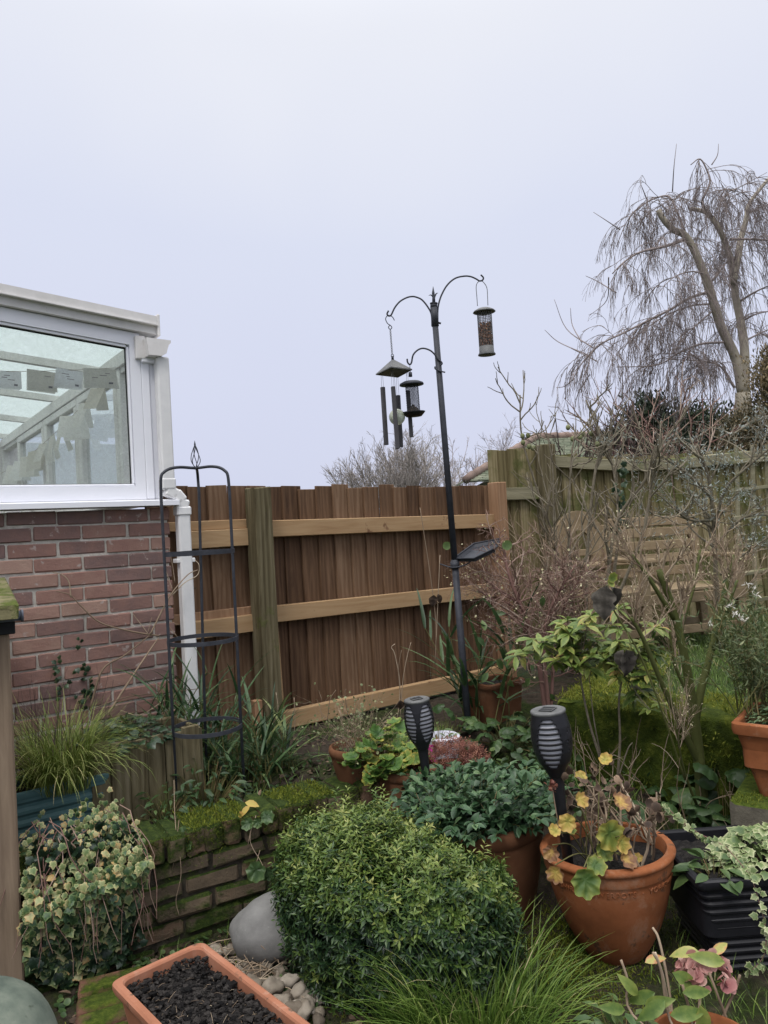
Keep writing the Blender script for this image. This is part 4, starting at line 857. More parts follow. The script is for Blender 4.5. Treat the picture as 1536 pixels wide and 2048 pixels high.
# solar torches
def torch(base, head_z, hr, hh, lean, lab, yaw, foot, slats=False):
    t = thing('solar_torch', base, lab, 'solar light', 'black solar torch lights', rot=(Matrix.Rotation(lean[0], 3, 'Y') @ Matrix.Rotation(yaw, 3, 'Z')).to_euler())
    def prof(f): return hr*np.interp(f, [0, .1, .25, .42, .6, .8, 1.0], [.36, .50, .78, .95, 1.0, .95, .82])
    z0 = head_z-hh; na, nz_ = 96, 64; v = []; keep = np.ones((nz_-1, na), bool); RG = np.random.default_rng(int(hr*1e5))
    for i in range(nz_):
        f = i/(nz_-1); r = prof(f)
        for j in range(na): a_ = 6.28318*j/na; v.append((r*math.cos(a_), r*math.sin(a_), z0+hh*f))
    for i in range(nz_-1):
        f = (i+.5)/(nz_-1)
        for j in range(na):
            w4 = ((j+.5)/na*4) % 1.0-.5; win = 0 if slats else int((j+.5)/na*4) % 2
            if .18 < f < .93:
                hw = .40*math.sin(math.pi*min(1, max(0, (f-.14)/.84)))**.5
                if abs(w4) < hw:
                    if win == 0: keep[i, j] = (i % 5) < 2
                    else: keep[i, j] = n3(j*.9, i*.9, 1.0, 3) < .32
    f = [[i*na+j, i*na+(j+1) % na, (i+1)*na+(j+1) % na, (i+1)*na+j] for i in range(nz_-1) for j in range(na) if keep[i, j]]
    k = MB(); k.add(v, [np.array(f)], .5); o = k.build('lantern_cage', M['blackplastic'], t)
    md = o.modifiers.new('thickness', 'SOLIDIFY'); md.thickness = .0035; md.offset = -1
    k = MB(); k.lathe([(prof(f)-.0075, z0+hh*f) for f in np.linspace(.1, .97, 14)], seg=40); k.build('diffuser', mat('grey_diffuser', [(.2, (.55, .55, .58)), (.8, (.68, .68, .70))], 6, rough=.4, bump=0), t)
    r = prof(1.0); k = MB(); k.lathe([(r-.001, head_z-.006), (r+.003, head_z), (r+.0025, head_z+.006), (r-.004, head_z+.009), (r-.008, head_z+.007), (.0001, head_z+.007)], seg=48); cap = k.build('top_cap', M['steelg'], t)
    k = MB(); s_ = r*.62; k.box((0, 0, head_z+.008), (s_*1.3, s_*1.3, .004), .001, R=Matrix.Rotation(.5, 3, 'Z')); pn = k.build('solar_panel', M['rubber'], cap, smooth=False)
    k = MB()
    for x, y, a_, b__ in ((0, s_*.66, s_*1.34, .003), (0, -s_*.66, s_*1.34, .003), (s_*.66, 0, .003, s_*1.34), (-s_*.66, 0, .003, s_*1.34), (0, 0, .002, s_*1.3)):
        R_ = Matrix.Rotation(.5, 3, 'Z'); c = R_ @ Vector((x, y, head_z+.0105)); k.box(c, (a_, b__, .002), .0005, R=R_)
    k.build('panel_frame', M['steelg'], pn, smooth=False)
    k = MB(); k.tube([Vector((0, 0, z)) for z in (foot, z0-hh*.45, z0-.02, z0+.004, z0+.03)], [hr*.24, hr*.27, hr*.33, hr*.37, hr*.52], 24, .5); k.build('stake', M['blackplastic'], t)
    return t
q = P(1136, 1720, 2.60); torch(q, P(1098, 1424, 2.60).z-q.z, .071, .225, (-.075, 0), 'larger black solar torch light standing in the big terracotta pot', 3.6, -.1)
q = P(856, 1580, 3.12); torch(q, P(828, 1402, 3.12).z-q.z, .0625, .205, (-.07, 0), 'smaller looking black solar torch behind the periwinkle tub', 3.0, -.25, True)

# pots
def pot(name, c, R, Hh, rb, lab, m_, rim=.02, lip=.035, soil_=.06, tilt=None, group=None, prof=None, cat='plant pot', seg=64, body='pot_body'):
    t = thing(name, c, lab, cat, group, rot=tilt or (0, 0, rng.uniform(0, 6)))
    pr = prof or [(rb, 0), (rb+(R-rb)*.30, Hh*.2), (rb+(R-rb)*.62, Hh*.48), (rb+(R-rb)*.88, Hh*.78), (R-.006, Hh-lip-.004)]
    pr = [(.0001, .0)]+list(pr)+[(R, Hh-lip), (R+.003, Hh-lip*.5), (R-.001, Hh-.004), (R-.008, Hh), (R-rim+.004, Hh), (R-rim, Hh-.006), (R-rim-.006, Hh*.7), (max(.02, R*.7-rim), Hh*.35)]
    k = MB(); k.lathe(pr, seg=seg, wob=.004); o = k.build(body, m_, t); o.data.set_sharp_from_angle(angle=.9)
    k = MB(); rr = R-rim-.002
    v = [(0, 0, Hh-soil_+.01)]; n = 40
    for i in range(1, 7):
        for j in range(n): a_ = 6.2832*j/n; r = rr*i/6; v.append((r*math.cos(a_), r*math.sin(a_), Hh-soil_+.010*n3(r*math.cos(a_)*30, r*math.sin(a_)*30, 1, Hh*9)))
    k.add(v, [[[0, 1+j, 1+(j+1) % n] for j in range(n)], [[1+i*n+j, 1+(i+1)*n+j, 1+(i+1)*n+(j+1) % n, 1+i*n+(j+1) % n] for i in range(5) for j in range(n)]], .5); k.build('potting_soil', M['compost'], t)
    return t
c = P(1232, 1900, 2.68); c.z = .0
BP = pot('terracotta_pot', c, .232, .375, .125, 'big round terracotta pot with raised lettering round its rim', M['terra'], .030, .020, .05, tilt=(-.015, -.03, 0),
         prof=[(.100, 0), (.106, .006), (.134, .05), (.164, .112), (.189, .180), (.206, .243), (.216, .296), (.218, .309), (.221, .313), (.2235, .319), (.2245, .350)])
tc_ = bpy.data.curves.new('lettering', 'FONT'); tc_.body = 'YORKSHIRE FLOWERPOTS  ·  YORKSHIRE FLOWERPOTS  ·  '; tc_.size = .0275; tc_.extrude = .0032; tc_.resolution_u = 3; tc_.space_character = 1.12
to_ = bpy.data.objects.new('lettering_source', tc_); C.objects.link(to_); dg = bpy.context.evaluated_depsgraph_get(); me = bpy.data.meshes.new_from_object(to_.evaluated_get(dg)); bpy.data.objects.remove(to_)
me.name = 'lettering'; wd = max(v.co.x for v in me.vertices); rt = .220
for v in me.vertices:
    a_ = -math.pi/2+(v.co.x-wd*.53)/rt; zz = .284+v.co.y; r = float(np.interp(zz, [.243, .296, .309], [.206, .216, .218]))-.0004+v.co.z; v.co = (r*math.cos(a_), r*math.sin(a_), zz)
me.materials.clear(); me.materials.append(M['terra']); lo_ = bpy.data.objects.new('lettering', me); C.objects.link(lo_); lo_.parent = BP; lo_.rotation_euler.z = math.radians(24)
c = P(960, 1800, 3.0); c.z = 0
TUB = pot('terracotta_tub', c, .268, .40, .205, 'tall dull terracotta tub behind the clipped shrub, filled with periwinkle', M['terra2'], .028, .055, .05)
c = P(822, 1640, 3.32); c.z = .0
POTG = pot('terracotta_pot', c, .135, .50, .10, 'terracotta pot of green geraniums behind the clipped shrub', M['terra2'], .018, .04, .05)
c = P(716, 1553, 3.43); c.z = .40
POTD = pot('terracotta_pot', c, .125, .17, .085, 'terracotta pot of dried up stems on the end of the low brick wall', M['terra2'], .016, .035, .04)
c = P(885, 1475, 3.75); c.z = .37
POTW = pot('ceramic_pot', c, .085, .135, .062, 'white glazed ceramic pot beside the foot of the feeding pole', M['ceramic'], .012, .016, .05, prof=[(.06, 0), (.07, .02), (.08, .06), (.084, .11)])
c = P(900, 1530, 3.45); c.z = .25
POTS = pot('terracotta_pot', c, .135, .19, .09, 'low terracotta pot of red stonecrop behind the periwinkle tub', M['terra2'], .016, .035, .03)
c = on_z(1412, 2112, .18); c.z = 0
POTH = pot('terracotta_pot', c, .135, .215, .09, 'terracotta pot of hydrangea at the bottom right corner', M['terra'], .016, .035, .03)

def trough(name, c, w_, d_, h_, flare, lab, m_, rz, rimw=.022, soil_=.05, ribs=0, cat='planter', soilmat='compost', rimh=.03, body='planter_body'):
    t = thing(name, c, lab, cat, rz=rz)
    def ring(x, y, z, r=.03):
        o = []
        for sx, sy, a0 in ((1, 1, 0), (-1, 1, 1), (-1, -1, 2), (1, -1, 3)):
            for i in range(5): a_ = (a0+i/4)*math.pi/2; o.append((sx*(x-r)+r*math.cos(a_), sy*(y-r)+r*math.sin(a_), z))
        return o
    x0, y0 = w_/2, d_/2; lv = []; H_ = h_-rimh
    nr = ribs if ribs else 3
    for i in range(nr*4 if ribs else nr+1):
        nn = (nr*4-1 if ribs else nr); f = i/nn; s_ = 1-flare*(1-f); o = .004*(1 if (i//2) % 2 else -1) if ribs else 0; lv.append(ring(x0*s_-rimw*.5+o, y0*s_-rimw*.5+o, H_*f))
    lv += [ring(x0, y0, H_), ring(x0+.004, y0+.004, H_+rimh*.4), ring(x0+.003, y0+.003, h_-.005), ring(x0-.004, y0-.004, h_), ring(x0-rimw+.004, y0-rimw+.004, h_), ring(x0-rimw, y0-rimw, h_-.006), ring(x0-rimw-.006, y0-rimw-.006, h_*.4)]
    k = MB(); n = 20; v = [q for r in lv for q in r]; k.add(v, [[[i*n+j, i*n+(j+1) % n, (i+1)*n+(j+1) % n, (i+1)*n+j] for i in range(len(lv)-1) for j in range(n)], [list(range(n))[::-1]]], .5)
    o = k.build(body, m_, t, smooth=bool(not ribs)); o.data.set_sharp_from_angle(angle=.5)
    k = MB(); nx, ny = max(8, int(w_/.012)), max(8, int(d_/.012)); xi, yi = x0-rimw-.001, y0-rimw-.001; v = []
    for i in range(nx+1):
        for j in range(ny+1):
            x, y = -xi+2*xi*i/nx, -yi+2*yi*j/ny; e = min(xi-abs(x), yi-abs(y)); v.append((x, y, h_-soil_+.018*min(1, e/.07)+.012*n3(x, y, 14, h_)+.010*n3(x, y, 45, 2)))
    k.add(v, [[[i*(ny+1)+j, (i+1)*(ny+1)+j, (i+1)*(ny+1)+j+1, i*(ny+1)+j+1] for i in range(nx) for j in range(ny)]], .5); k.build('potting_soil', M[soilmat], t)
    return t
tb_, tl_, trr = on_z(405, 1882, .2), on_z(230, 1955, .2), on_z(625, 2050, .2)
ax = (trr-tb_); ax.z = 0; ax.normalize(); tw_ = .31; tc = tb_+ax*.43+(tl_-tb_).normalized()*tw_/2; tc.z = 0
TR = trough('terracotta_trough', tc, .86, tw_, .2, .14, 'long terracotta trough of bare black compost at the bottom of the photo', M['terra3'], math.atan2(ax.y, ax.x), .024, .045)
k = MB()
def crumb(m_, c, s_, t):
    v = np.array([(1, 0, 0), (-1, 0, 0), (0, 1, 0), (0, -1, 0), (0, 0, 1), (0, 0, -1), (.6, .6, .6), (-.6, .6, .6), (.6, -.6, .6), (-.6, -.6, .6)])*rng.uniform(.5, 1.3, (10, 1)); m_.add(v*s_*rng.uniform(.6, 1.3, 3)+np.array(c), [[[0, 6, 8], [1, 9, 7], [2, 7, 6], [3, 8, 9], [2, 6, 0], [2, 1, 7], [3, 0, 8], [3, 9, 1], [5, 2, 0], [5, 1, 2], [5, 0, 3], [5, 3, 1]], [[6, 7, 9, 8]]], t)
for i in range(5200):
    x, y = rng.uniform(-.40, .40), rng.uniform(-.125, .125); s_ = min(.002+rng.exponential(.0026), .014); crumb(k, (x, y, .172+.012*n3(x, y, 14, .2)+.010*n3(x, y, 45, 2)+s_*.3), s_, rng.random())
tag(k.build('compost_crumbs', M['compost'], TR, smooth=False), kind='stuff')
k = MB()
for i in range(120):
    q = Vector((rng.uniform(-.38, .38), rng.uniform(-.11, .11), .177)); d_ = Vector((rng.normal(), rng.normal(), rng.normal(0, .3))).normalized()*rng.uniform(.008, .025); k.tube([q-d_, q+Vector((0, 0, .004)), q+d_], .0007, 3)
tag(k.build('compost_fibres', M['twig_tan'], TR), kind='stuff')
c = on_z(1396, 1768, .335); BK = trough('black_planter', Vector((c.x+.33, c.y+.235, 0)), .66, .42, .335, .20, 'black ribbed plastic trough of cream edged ivy at the right picture edge', M['blackplastic'], math.radians(2), .022, .04, ribs=11)
c = on_z(1458, 1604, .42); QR = Matrix.Rotation(math.radians(-36), 3, 'Z'); bc_ = c+QR @ Vector((.22, .20, 0)); blk = thing('concrete_block', (bc_.x, bc_.y, 0), 'moss topped concrete block under the square terracotta planter', 'block', rz=math.radians(-36))
k = MB(); k.box((0, 0, .21), (.44, .40, .42), .012, jit=.004); k.build('block_body', M['stonewall'], blk, smooth=False)
ms = MB(); n = 6000; p_ = np.stack([rng.uniform(-.218, .218, n), rng.uniform(-.198, .198, n), np.full(n, .42)], -1); kp = np.array([n3(a, b__, 7, 5) > -.1 for a, b__, _ in p_]); fronds(ms, p_[kp], np.tile([0, 0, 1.], (kp.sum(), 1)), .006, .016, np.clip(rng.normal(.55, .2, kp.sum()), 0, 1)); tag(ms.build('moss', M['moss'], blk, smooth=False), kind='stuff')
c = on_z(1464, 1447, .715); qc_ = c+QR @ Vector((.195, .195, 0)); SQ = trough('square_planter', Vector((qc_.x, qc_.y, .422)), .39, .39, .295, .30, 'square tapered terracotta planter standing on the mossy block at the right', M['terra'], math.radians(-38), .022, .05, rimh=.045)
c = P(992, 1425, 4.55); c.z = .33
RP = trough('terracotta_planter', c, .30, .24, .27, .10, 'square terracotta planter half hidden behind the feeding pole', M['terra2'], .6, .02, .04)
c = P(92, 1640, 3.05); c.z = .36
TE = trough('teal_planter', c, .46, .24, .25, .08, 'teal ribbed metal planter of yellow green grass below the brick wall', M['teal'], RZ, .012, .04, ribs=5)
c = P(280, 1570, 3.30); wpl = thing('timber_planter', (c.x, c.y, .37), 'old mossy upright board planter between the grass and the obelisk', 'planter', rz=RZ)
for y in (-.13, .13):
    k = MB()
    for i in range(6): k.box((-.20+i*.078, y, .17+rng.normal(0, .006)), (.074, .022, .36), .003, jit=.002)
    k.build('board_side', M['mosspost'], wpl, smooth=False)
for x in (-.245, .235):
    k = MB()
    for i in range(3): k.box((x, -.085+i*.085, .17), (.022, .08, .34), .003, jit=.002)
    k.build('board_side', M['mosspost'], wpl, smooth=False)
k = MB(); k.box((-.005, 0, .26), (.45, .23, .10), .01); k.build('potting_soil', M['soil'], wpl)

# boulder and pebbles
def rock(name, c, r, sq, lab, cat, m_, group=None, rz=0., rough_=.06, seg=40):
    k = MB(); k.sphere((0, 0, 0), 1, seg, rng.random()); v = k.v[0]
    o_ = rng.uniform(-50, 50); d = np.array([1+rough_*mnoise.noise(Vector(q)*1.3+Vector((o_, 0, 0)))*2+rough_*.5*mnoise.noise(Vector(q)*3+Vector((o_, 3, 0)))+rough_*.3*mnoise.noise(Vector(q)*8+Vector((o_, 7, 0))) for q in v])
    k.v[0] = v*d[:, None]*r*np.array(sq); o = k.build(name, m_); o.location = c; o.rotation_euler = (rng.normal(0, .12), rng.normal(0, .12), rz); return tag(o, lab, cat, group)
c = P(548, 1862, 2.80); rock('boulder', (c.x, c.y, .085), .158, (1.03, .84, .68), 'large smooth grey boulder at the foot of the low brick wall', 'boulder', M['boulder'], rough_=.05, rz=.4)
pl = [(448, 1925, .034, 'pale'), (476, 1935, .036, 'grey'), (505, 1948, .042, 'oval'), (532, 1922, .038, 'flat pale grey'), (560, 1940, .036, 'mid grey'), (590, 1915, .04, 'brown grey'), (470, 1965, .036, 'cream'), (505, 1985, .05, 'large rounded cream'), (543, 1985, .055, 'large speckled brown'), (578, 1970, .042, 'tan'), (602, 1990, .042, 'greenish grey'), (530, 2012, .034, 'white'), (562, 2010, .036, 'small tan'), (590, 2025, .042, 'buff'), (615, 1960, .03, 'dark'), (455, 1948, .024, 'small round'), (520, 1965, .028, 'thin grey'), (552, 1960, .026, 'small white'), (610, 2025, .04, 'rounded grey'), (485, 1915, .026, 'small dull'), (435, 1912, .025, 'little brown'), (575, 1998, .028, 'chalky'), (620, 2005, .034, 'smooth buff')]
for x, y, r, ad in pl:
    c = on_z(x, y, .02); rock('pebble', (c.x, c.y, soil_z(c.x, c.y)+r*.42+rng.uniform(.0, .015)), r*.86, (1.15, .8, .62), ad+' pebble heaped between the trough and the clipped shrub', 'pebble', M['pebble'], 'pebbles beside the boulder', rng.uniform(0, 3), .20, 24)
for i in range(46):
    x = rng.uniform(425, 640); y = rng.uniform(1905, 2040)
    if y > 1885+(x-405)*.76-10: y = 1885+(x-405)*.76-rng.uniform(10, 60)
    c = on_z(x, max(1895, y), .02); r = rng.uniform(.012, .026); rock('pebble', (c.x, c.y, soil_z(c.x, c.y)+r*.4+rng.uniform(0, .012)), r, (1.2, .85, .65), 'one of the little nondescript stones filling gaps in the pebble heap by the boulder', 'pebble', M['pebble'], 'small gap filling stones by the boulder', rng.uniform(0, 3), .22, 14)
# covered thing, lower left
c = P(-85, 2048, 1.62); cv = thing('furniture_cover', (c.x, c.y, 0), 'rounded green grey fabric cover with dark piping in the bottom left corner', 'cover')
ztop = P(0, 1985, 1.62).z; k = MB(); Rm = .20
pr = [(.0001, ztop)]+[(Rm*math.sin(a_)**.85, ztop-.17+.17*math.cos(a_)) for a_ in np.linspace(.12, 1.57, 14)]+[(Rm+.012, ztop-.35), (Rm+.02, .01)]
k.lathe(pr, seg=56, wob=.02); k.build('fabric_shell', M['cover'], cv)
k = MB(); arc = [Vector(((Rm*math.sin(a_)**.85+.003)*math.cos(-.62), (Rm*math.sin(a_)**.85+.003)*math.sin(-.62), ztop-.17+.17*math.cos(a_)+.002)) for a_ in np.linspace(-.0, 1.57, 16)]+[Vector(((Rm+.014)*math.cos(-.62), (Rm+.014)*math.sin(-.62), ztop-.5))]
k.tube(arc, .008, 8, .5); k.build('piping', M['rubber'], cv)

# bench
bl_, br_ = P(1180, 1300, 5.15), P(1492, 1270, 5.45); bd = br_-bl_; bd.z = 0; bL = bd.length
be = thing('garden_bench', (bl_.x, bl_.y, LAWN_Z), 'weathered wooden garden bench with an arched left back panel against the old fence', 'bench', rz=math.atan2(bd.y, bd.x))
for x in (.03, bL*.36, bL-.03):
    for y, h_ in ((0, .62), (.46, .90)):
        k = MB(); k.box((x, y, h_/2), (.065, .06, h_), .005, jit=.001, R=Matrix.Rotation(-.10 if y else 0, 3, 'X')); k.build('leg', M['bench'], be, smooth=False)
    k = MB(); k.box((x, .20, .635), (.085, .52, .03), .008); k.tube([Vector((x-.045, -.06, .628)), Vector((x+.045, -.06, .628))], .028, 12, .5); k.build('armrest', M['bench'], be, smooth=False)
k = MB()
for i in range(5): k.box((bL/2, .02+i*.098, .415), (bL, .085, .024), .004, jit=.001)
k.box((bL/2, -.02, .36), (bL, .025, .075), .004); k.build('seat', M['bench'], be, smooth=False)
k = MB(); k.box((bL/2, .44, .12), (bL, .03, .06), .004); k.box((bL/2, .02, .13), (bL, .03, .06), .004); k.build('stretcher', M['bench'], be, smooth=False)
k = MB(); x0 = bL*.36+.03; RBk = Matrix.Rotation(-.10, 3, 'X')
for z in (.52, .62, .72, .82): k.box(((x0+bL-.06)/2, .445+(z-.4)*.1, z), (bL-.06-x0, .022, .07), .004, jit=.001, R=RBk)
k.box(((x0+bL)/2, .50, .905), (bL-x0, .04, .075), .006, R=RBk); k.build('backrest', M['bench'], be, smooth=False)
k = MB(); cxs = bL*.18; pr = [(cxs+(.02+.19)*math.cos(a_), .47, .78+.24*math.sin(a_)) for a_ in np.linspace(0, math.pi, 17)]; pi = [(cxs+.10*math.cos(a_), .47, .74+.13*math.sin(a_)) for a_ in np.linspace(0, math.pi, 17)]
for i in range(16): k.prism([pr[i], pr[i+1], pi[i+1], pi[i]], (0, .03, 0), .5)
for s_ in (-1, 1): k.prism([(cxs+s_*.21, .47, .5), (cxs+s_*.21, .47, .78), (cxs+s_*.10, .47, .74), (cxs+s_*.06, .47, .5)], (0, .03, 0), .5)
for z in (.50, .60): k.box((cxs, .46, z), (.42, .022, .05), .004)
k.box((cxs, .47, .70), (.20, .022, .05), .004); k.build('arched_back_panel', M['bench'], be, smooth=False)
# =================================================================== PLANTS
def cl(x): return np.clip(x, 0, 1)
def V3(a): return np.array([tuple(q) for q in a])
# ---- variegated ivy hanging over the wall
iv = thing('variegated_ivy', W0+WU*(-.3), 'dense variegated ivy spilling over the left end of the low brick wall', 'ivy', rz=WRZ)
n = 2000; x = rng.uniform(-.10, .31, n); t = rng.random(n)**.85
lo = .03+.30*cl((x-.17)/.14)+.05*rng.random(n)+.10*cl((.0-x)/.10)
zt_ = .535+.05*np.sin(x*9)+.03*rng.normal(0, 1, n)-.10*cl((x-.2)/.1)
z = zt_-(zt_-lo)*t; y = .12*(1-t)*(rng.random(n)**.5)*(t < .35)-.03-.13*np.sin(math.pi*np.minimum(1, t*1.15+.12))*rng.uniform(.45, 1.05, n)
y = np.where(t < .3, y+rng.uniform(-.02, .20, n)*(1-t/.3), y)
pos = np.stack([x, y, z], -1); d = np.stack([rng.normal(0, .55, n), -.35+rng.normal(0, .3, n), -.75+rng.normal(0, .35, n)], -1); nr = np.stack([rng.normal(0, .35, n), -.9+rng.normal(0, .2, n), .55+rng.normal(0, .3, n)], -1)
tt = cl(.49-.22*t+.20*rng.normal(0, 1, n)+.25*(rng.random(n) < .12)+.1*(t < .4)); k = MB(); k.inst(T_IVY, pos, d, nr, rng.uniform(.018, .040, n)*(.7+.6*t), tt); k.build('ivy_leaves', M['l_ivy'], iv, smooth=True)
n = 900; x2 = rng.uniform(-.08, .28, n); z2 = rng.uniform(.05, .51, n); pos = np.stack([x2, rng.uniform(-.07, .05, n), z2], -1); k = MB(); k.inst(T_IVY, pos, rand_dir(n), rand_dir(n)+np.array([0, -1, .3]), rng.uniform(.025, .045, n), cl(rng.normal(.1, .1, n))); k.build('inner_leaves', M['l_ivyd'], iv, smooth=True)  # dark leaf colour paints the shade between the outer leaves
k = MB(); pa = []
for i in range(34):
    q = Vector((rng.uniform(-.05, .30), rng.uniform(.0, .12), rng.uniform(.42, .58))); path = []; d_ = Vector((rng.normal(0, .3), -.7, .1))
    for j in range(9): path.append(tuple(q)); d_ = (d_+Vector((rng.normal(0, .3), rng.normal(.03, .15), -.35))).normalized(); q = q+d_*.055; q.y = max(q.y, -.17)
    pa.append(path)
k.tubes(pa, np.tile(np.linspace(.0022, .001, 9), (34, 1)), 4); k.build('ivy_stems', M['twig_red'], iv)

# ---- clipped evergreen shrub
SHP = [(-.28, 2.46), (-.06, 2.36), (.20, 2.35), (.31, 2.43), (.315, 2.55), (.18, 2.70), (.0, 2.90), (-.20, 2.98), (-.41, 2.88), (-.41, 2.66)]
bs = thing('clipped_shrub', (.02, 2.65, 0), 'big clipped small leaved evergreen shrub filling the lower middle of the photo', 'shrub')
pl_ = np.array([tuple(q) for q in spline([Vector((a, b__, 0)) for a, b__ in SHP+SHP[:1]], 6)][:-1])[:, :2]; cen = pl_.mean(0)
def inside(q):
    x, y = q; c = False; j = len(pl_)-1
    for i in range(len(pl_)):
        if (pl_[i][1] > y) != (pl_[j][1] > y) and x < (pl_[j][0]-pl_[i][0])*(y-pl_[i][1])/(pl_[j][1]-pl_[i][1])+pl_[i][0]: c = not c
        j = i
    return c
def edge_d(q): return np.min(np.linalg.norm(pl_-np.array(q), axis=1))
ps, ns, tn = [], [], []
def top_z(x, y): return .425+.075*n3(x, y, 3.5, 2)+.045*n3(x, y, 10, 6)+.05*(y-2.6)-.10*max(0, x-.1)
while len(ps) < 2600:
    q = (rng.uniform(-.46, .54), rng.uniform(2.28, 3.04))
    if not inside(q): continue
    if n3(q[0], q[1], 13, 33) < -.30: continue
    e = edge_d(q); z = top_z(*q)-.10*(1-min(1, e/.11))**2
    ou = np.array(q)-cen; ou = ou/np.linalg.norm(ou)*(1-min(1, e/.12))*.9
    ps.append((q[0], q[1], z-abs(rng.normal(0, .018)))); ns.append((ou[0]+rng.normal(0, .35), ou[1]+rng.normal(0, .35), 1)); tn.append(.49+.14*rng.normal()+.16*n3(q[0], q[1], 7, 1)+.14*n3(q[0], q[1], 22, 3))  # yellower new growth on top, with the brighter top light tinted in too
while len(ps) < 5600:
    i = rng.integers(0, len(pl_)); a, b__ = pl_[i], pl_[(i+1) % len(pl_)]; f = rng.random(); q = a+(b__-a)*f; z = .40*rng.random()**.8
    o = np.array([b__[1]-a[1], a[0]-b__[0]]); o = o/np.linalg.norm(o); bul = .045*math.sin(min(1, z/.42)*math.pi*.8+.2)-.05+.06*n3(q[0]*2+z, q[1]*2-z, 5, 3)+.035*n3(q[0]+z, q[1]-z, 13, 5)
    if n3(q[0]*1.5+z*1.3, q[1]*1.5-z, 9, 12) < -.33: continue
    q = q+o*(bul-abs(rng.normal(0, .014)))
    ps.append((q[0], q[1], z)); ns.append((o[0]+rng.normal(0, .4), o[1]+rng.normal(0, .4), .5+rng.normal(0, .4))); tn.append(.20+.10*rng.normal()+.25*max(0, z-.27)/.13+.12*n3(q[0]+z, q[1]-z, 8, 1)+(.28 if rng.random() < .06 else 0))  # side sprigs tinted darker, side shade mixed into their green
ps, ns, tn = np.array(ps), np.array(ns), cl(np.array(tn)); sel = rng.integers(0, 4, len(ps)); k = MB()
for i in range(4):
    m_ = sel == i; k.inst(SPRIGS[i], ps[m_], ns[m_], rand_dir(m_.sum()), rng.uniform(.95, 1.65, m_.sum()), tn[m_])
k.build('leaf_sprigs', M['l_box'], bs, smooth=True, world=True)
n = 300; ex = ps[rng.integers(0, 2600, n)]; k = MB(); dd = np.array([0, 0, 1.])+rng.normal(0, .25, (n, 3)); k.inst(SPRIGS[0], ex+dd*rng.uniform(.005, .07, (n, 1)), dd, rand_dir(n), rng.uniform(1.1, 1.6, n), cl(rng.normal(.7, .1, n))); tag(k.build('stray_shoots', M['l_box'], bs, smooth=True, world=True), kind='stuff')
n = 7500; k = MB(); i = rng.integers(0, len(ps), n); sh = rng.uniform(.45, .96, n)[:, None]; pin = ps[i]*sh+np.array([cen[0], cen[1], .2])*(1-sh); k.inst(T_BOX, pin, rand_dir(n), rand_dir(n), rng.uniform(.022, .032, n), cl(rng.normal(.10, .08, n))); k.build('inner_leaves', M['l_box'], bs, smooth=True, world=True)  # inner leaves tinted very dark: shade of the gaps put into their colour
k = MB(); out = {}
for i in range(12): grow(out, RR, Vector((.03+RR.uniform(-.06, .06), 2.66+RR.uniform(-.06, .06), 0)), Vector((RR.gauss(0, .6), RR.gauss(0, .6), 1)).normalized(), .38, .006, 0, [dict(n=5, w=.12, c=5, a=45, lr=.6), dict(n=4, w=.15, c=0)])
emit(k, out); k.build('stems', M['twig_dark'], bs, world=True)

# ---- grasses
def clump(name, base, lab, cat, m_, n, r, L_, th, bend, wid, tw=.25, tm=.5, group=None, m=7):
    o = thing(name, base, lab, cat, group); a = rng.uniform(0, 6.283, n); rr = r*np.sqrt(rng.random(n)); az = a+rng.normal(0, .7, n); b_ = np.stack([rr*np.cos(a), rr*np.sin(a), np.zeros(n)], -1)
    k = MB(); k.blades(b_, az, rng.uniform(*L_, n), rng.uniform(*th, n)*(.3+rr/r), rng.uniform(*bend, n), rng.uniform(*wid, n), m, cl(rng.normal(tm, .2, n)), tw); tag(k.build('blades', m_, o, world=False), kind='stuff'); return o
c = on_z(965, 2085, 0); clump('ornamental_grass', c, 'bright green clump of arching grass at the bottom centre right', 'grass clump', M['l_grass'], 820, .20, (.18, .41), (.08, .75), (.35, 1.5), (.0035, .007), .25, .45)
c = on_z(830, 2085, 0); clump('ornamental_grass', c, 'small dark green grass tuft in front of the clipped shrub', 'grass clump', M['l_grass'], 260, .09, (.15, .30), (.05, .6), (.3, 1.3), (.003, .006), .25, .3)
c = P(125, 1560, 3.05); c.z = .57; clump('sedge_grass', c, 'yellow green drooping sedge growing in the teal planter', 'grass clump', M['l_sedge'], 800, .12, (.24, .44), (.02, .5), (.6, 2.5), (.0035, .006), .2, .36)
k = MB(); o = thing('dead_flower_stalks', c, 'thin dark dead stalks standing up through the sedge by the brick wall', 'dried stems'); out = {}
for i in range(26): grow(out, RR, Vector((RR.uniform(-.22, .12), RR.uniform(-.05, .1), 0)), Vector((RR.gauss(0, .1), RR.gauss(0, .1), 1)).normalized(), RR.uniform(.25, .48), .0016, 0, [dict(n=6, w=.05, c=2, a=25, lr=.3, s0=.5), dict(n=3, w=.1, c=0)])
emit(k, out, (4, 3)); k.build('stalks', M['twig_dark'], o)

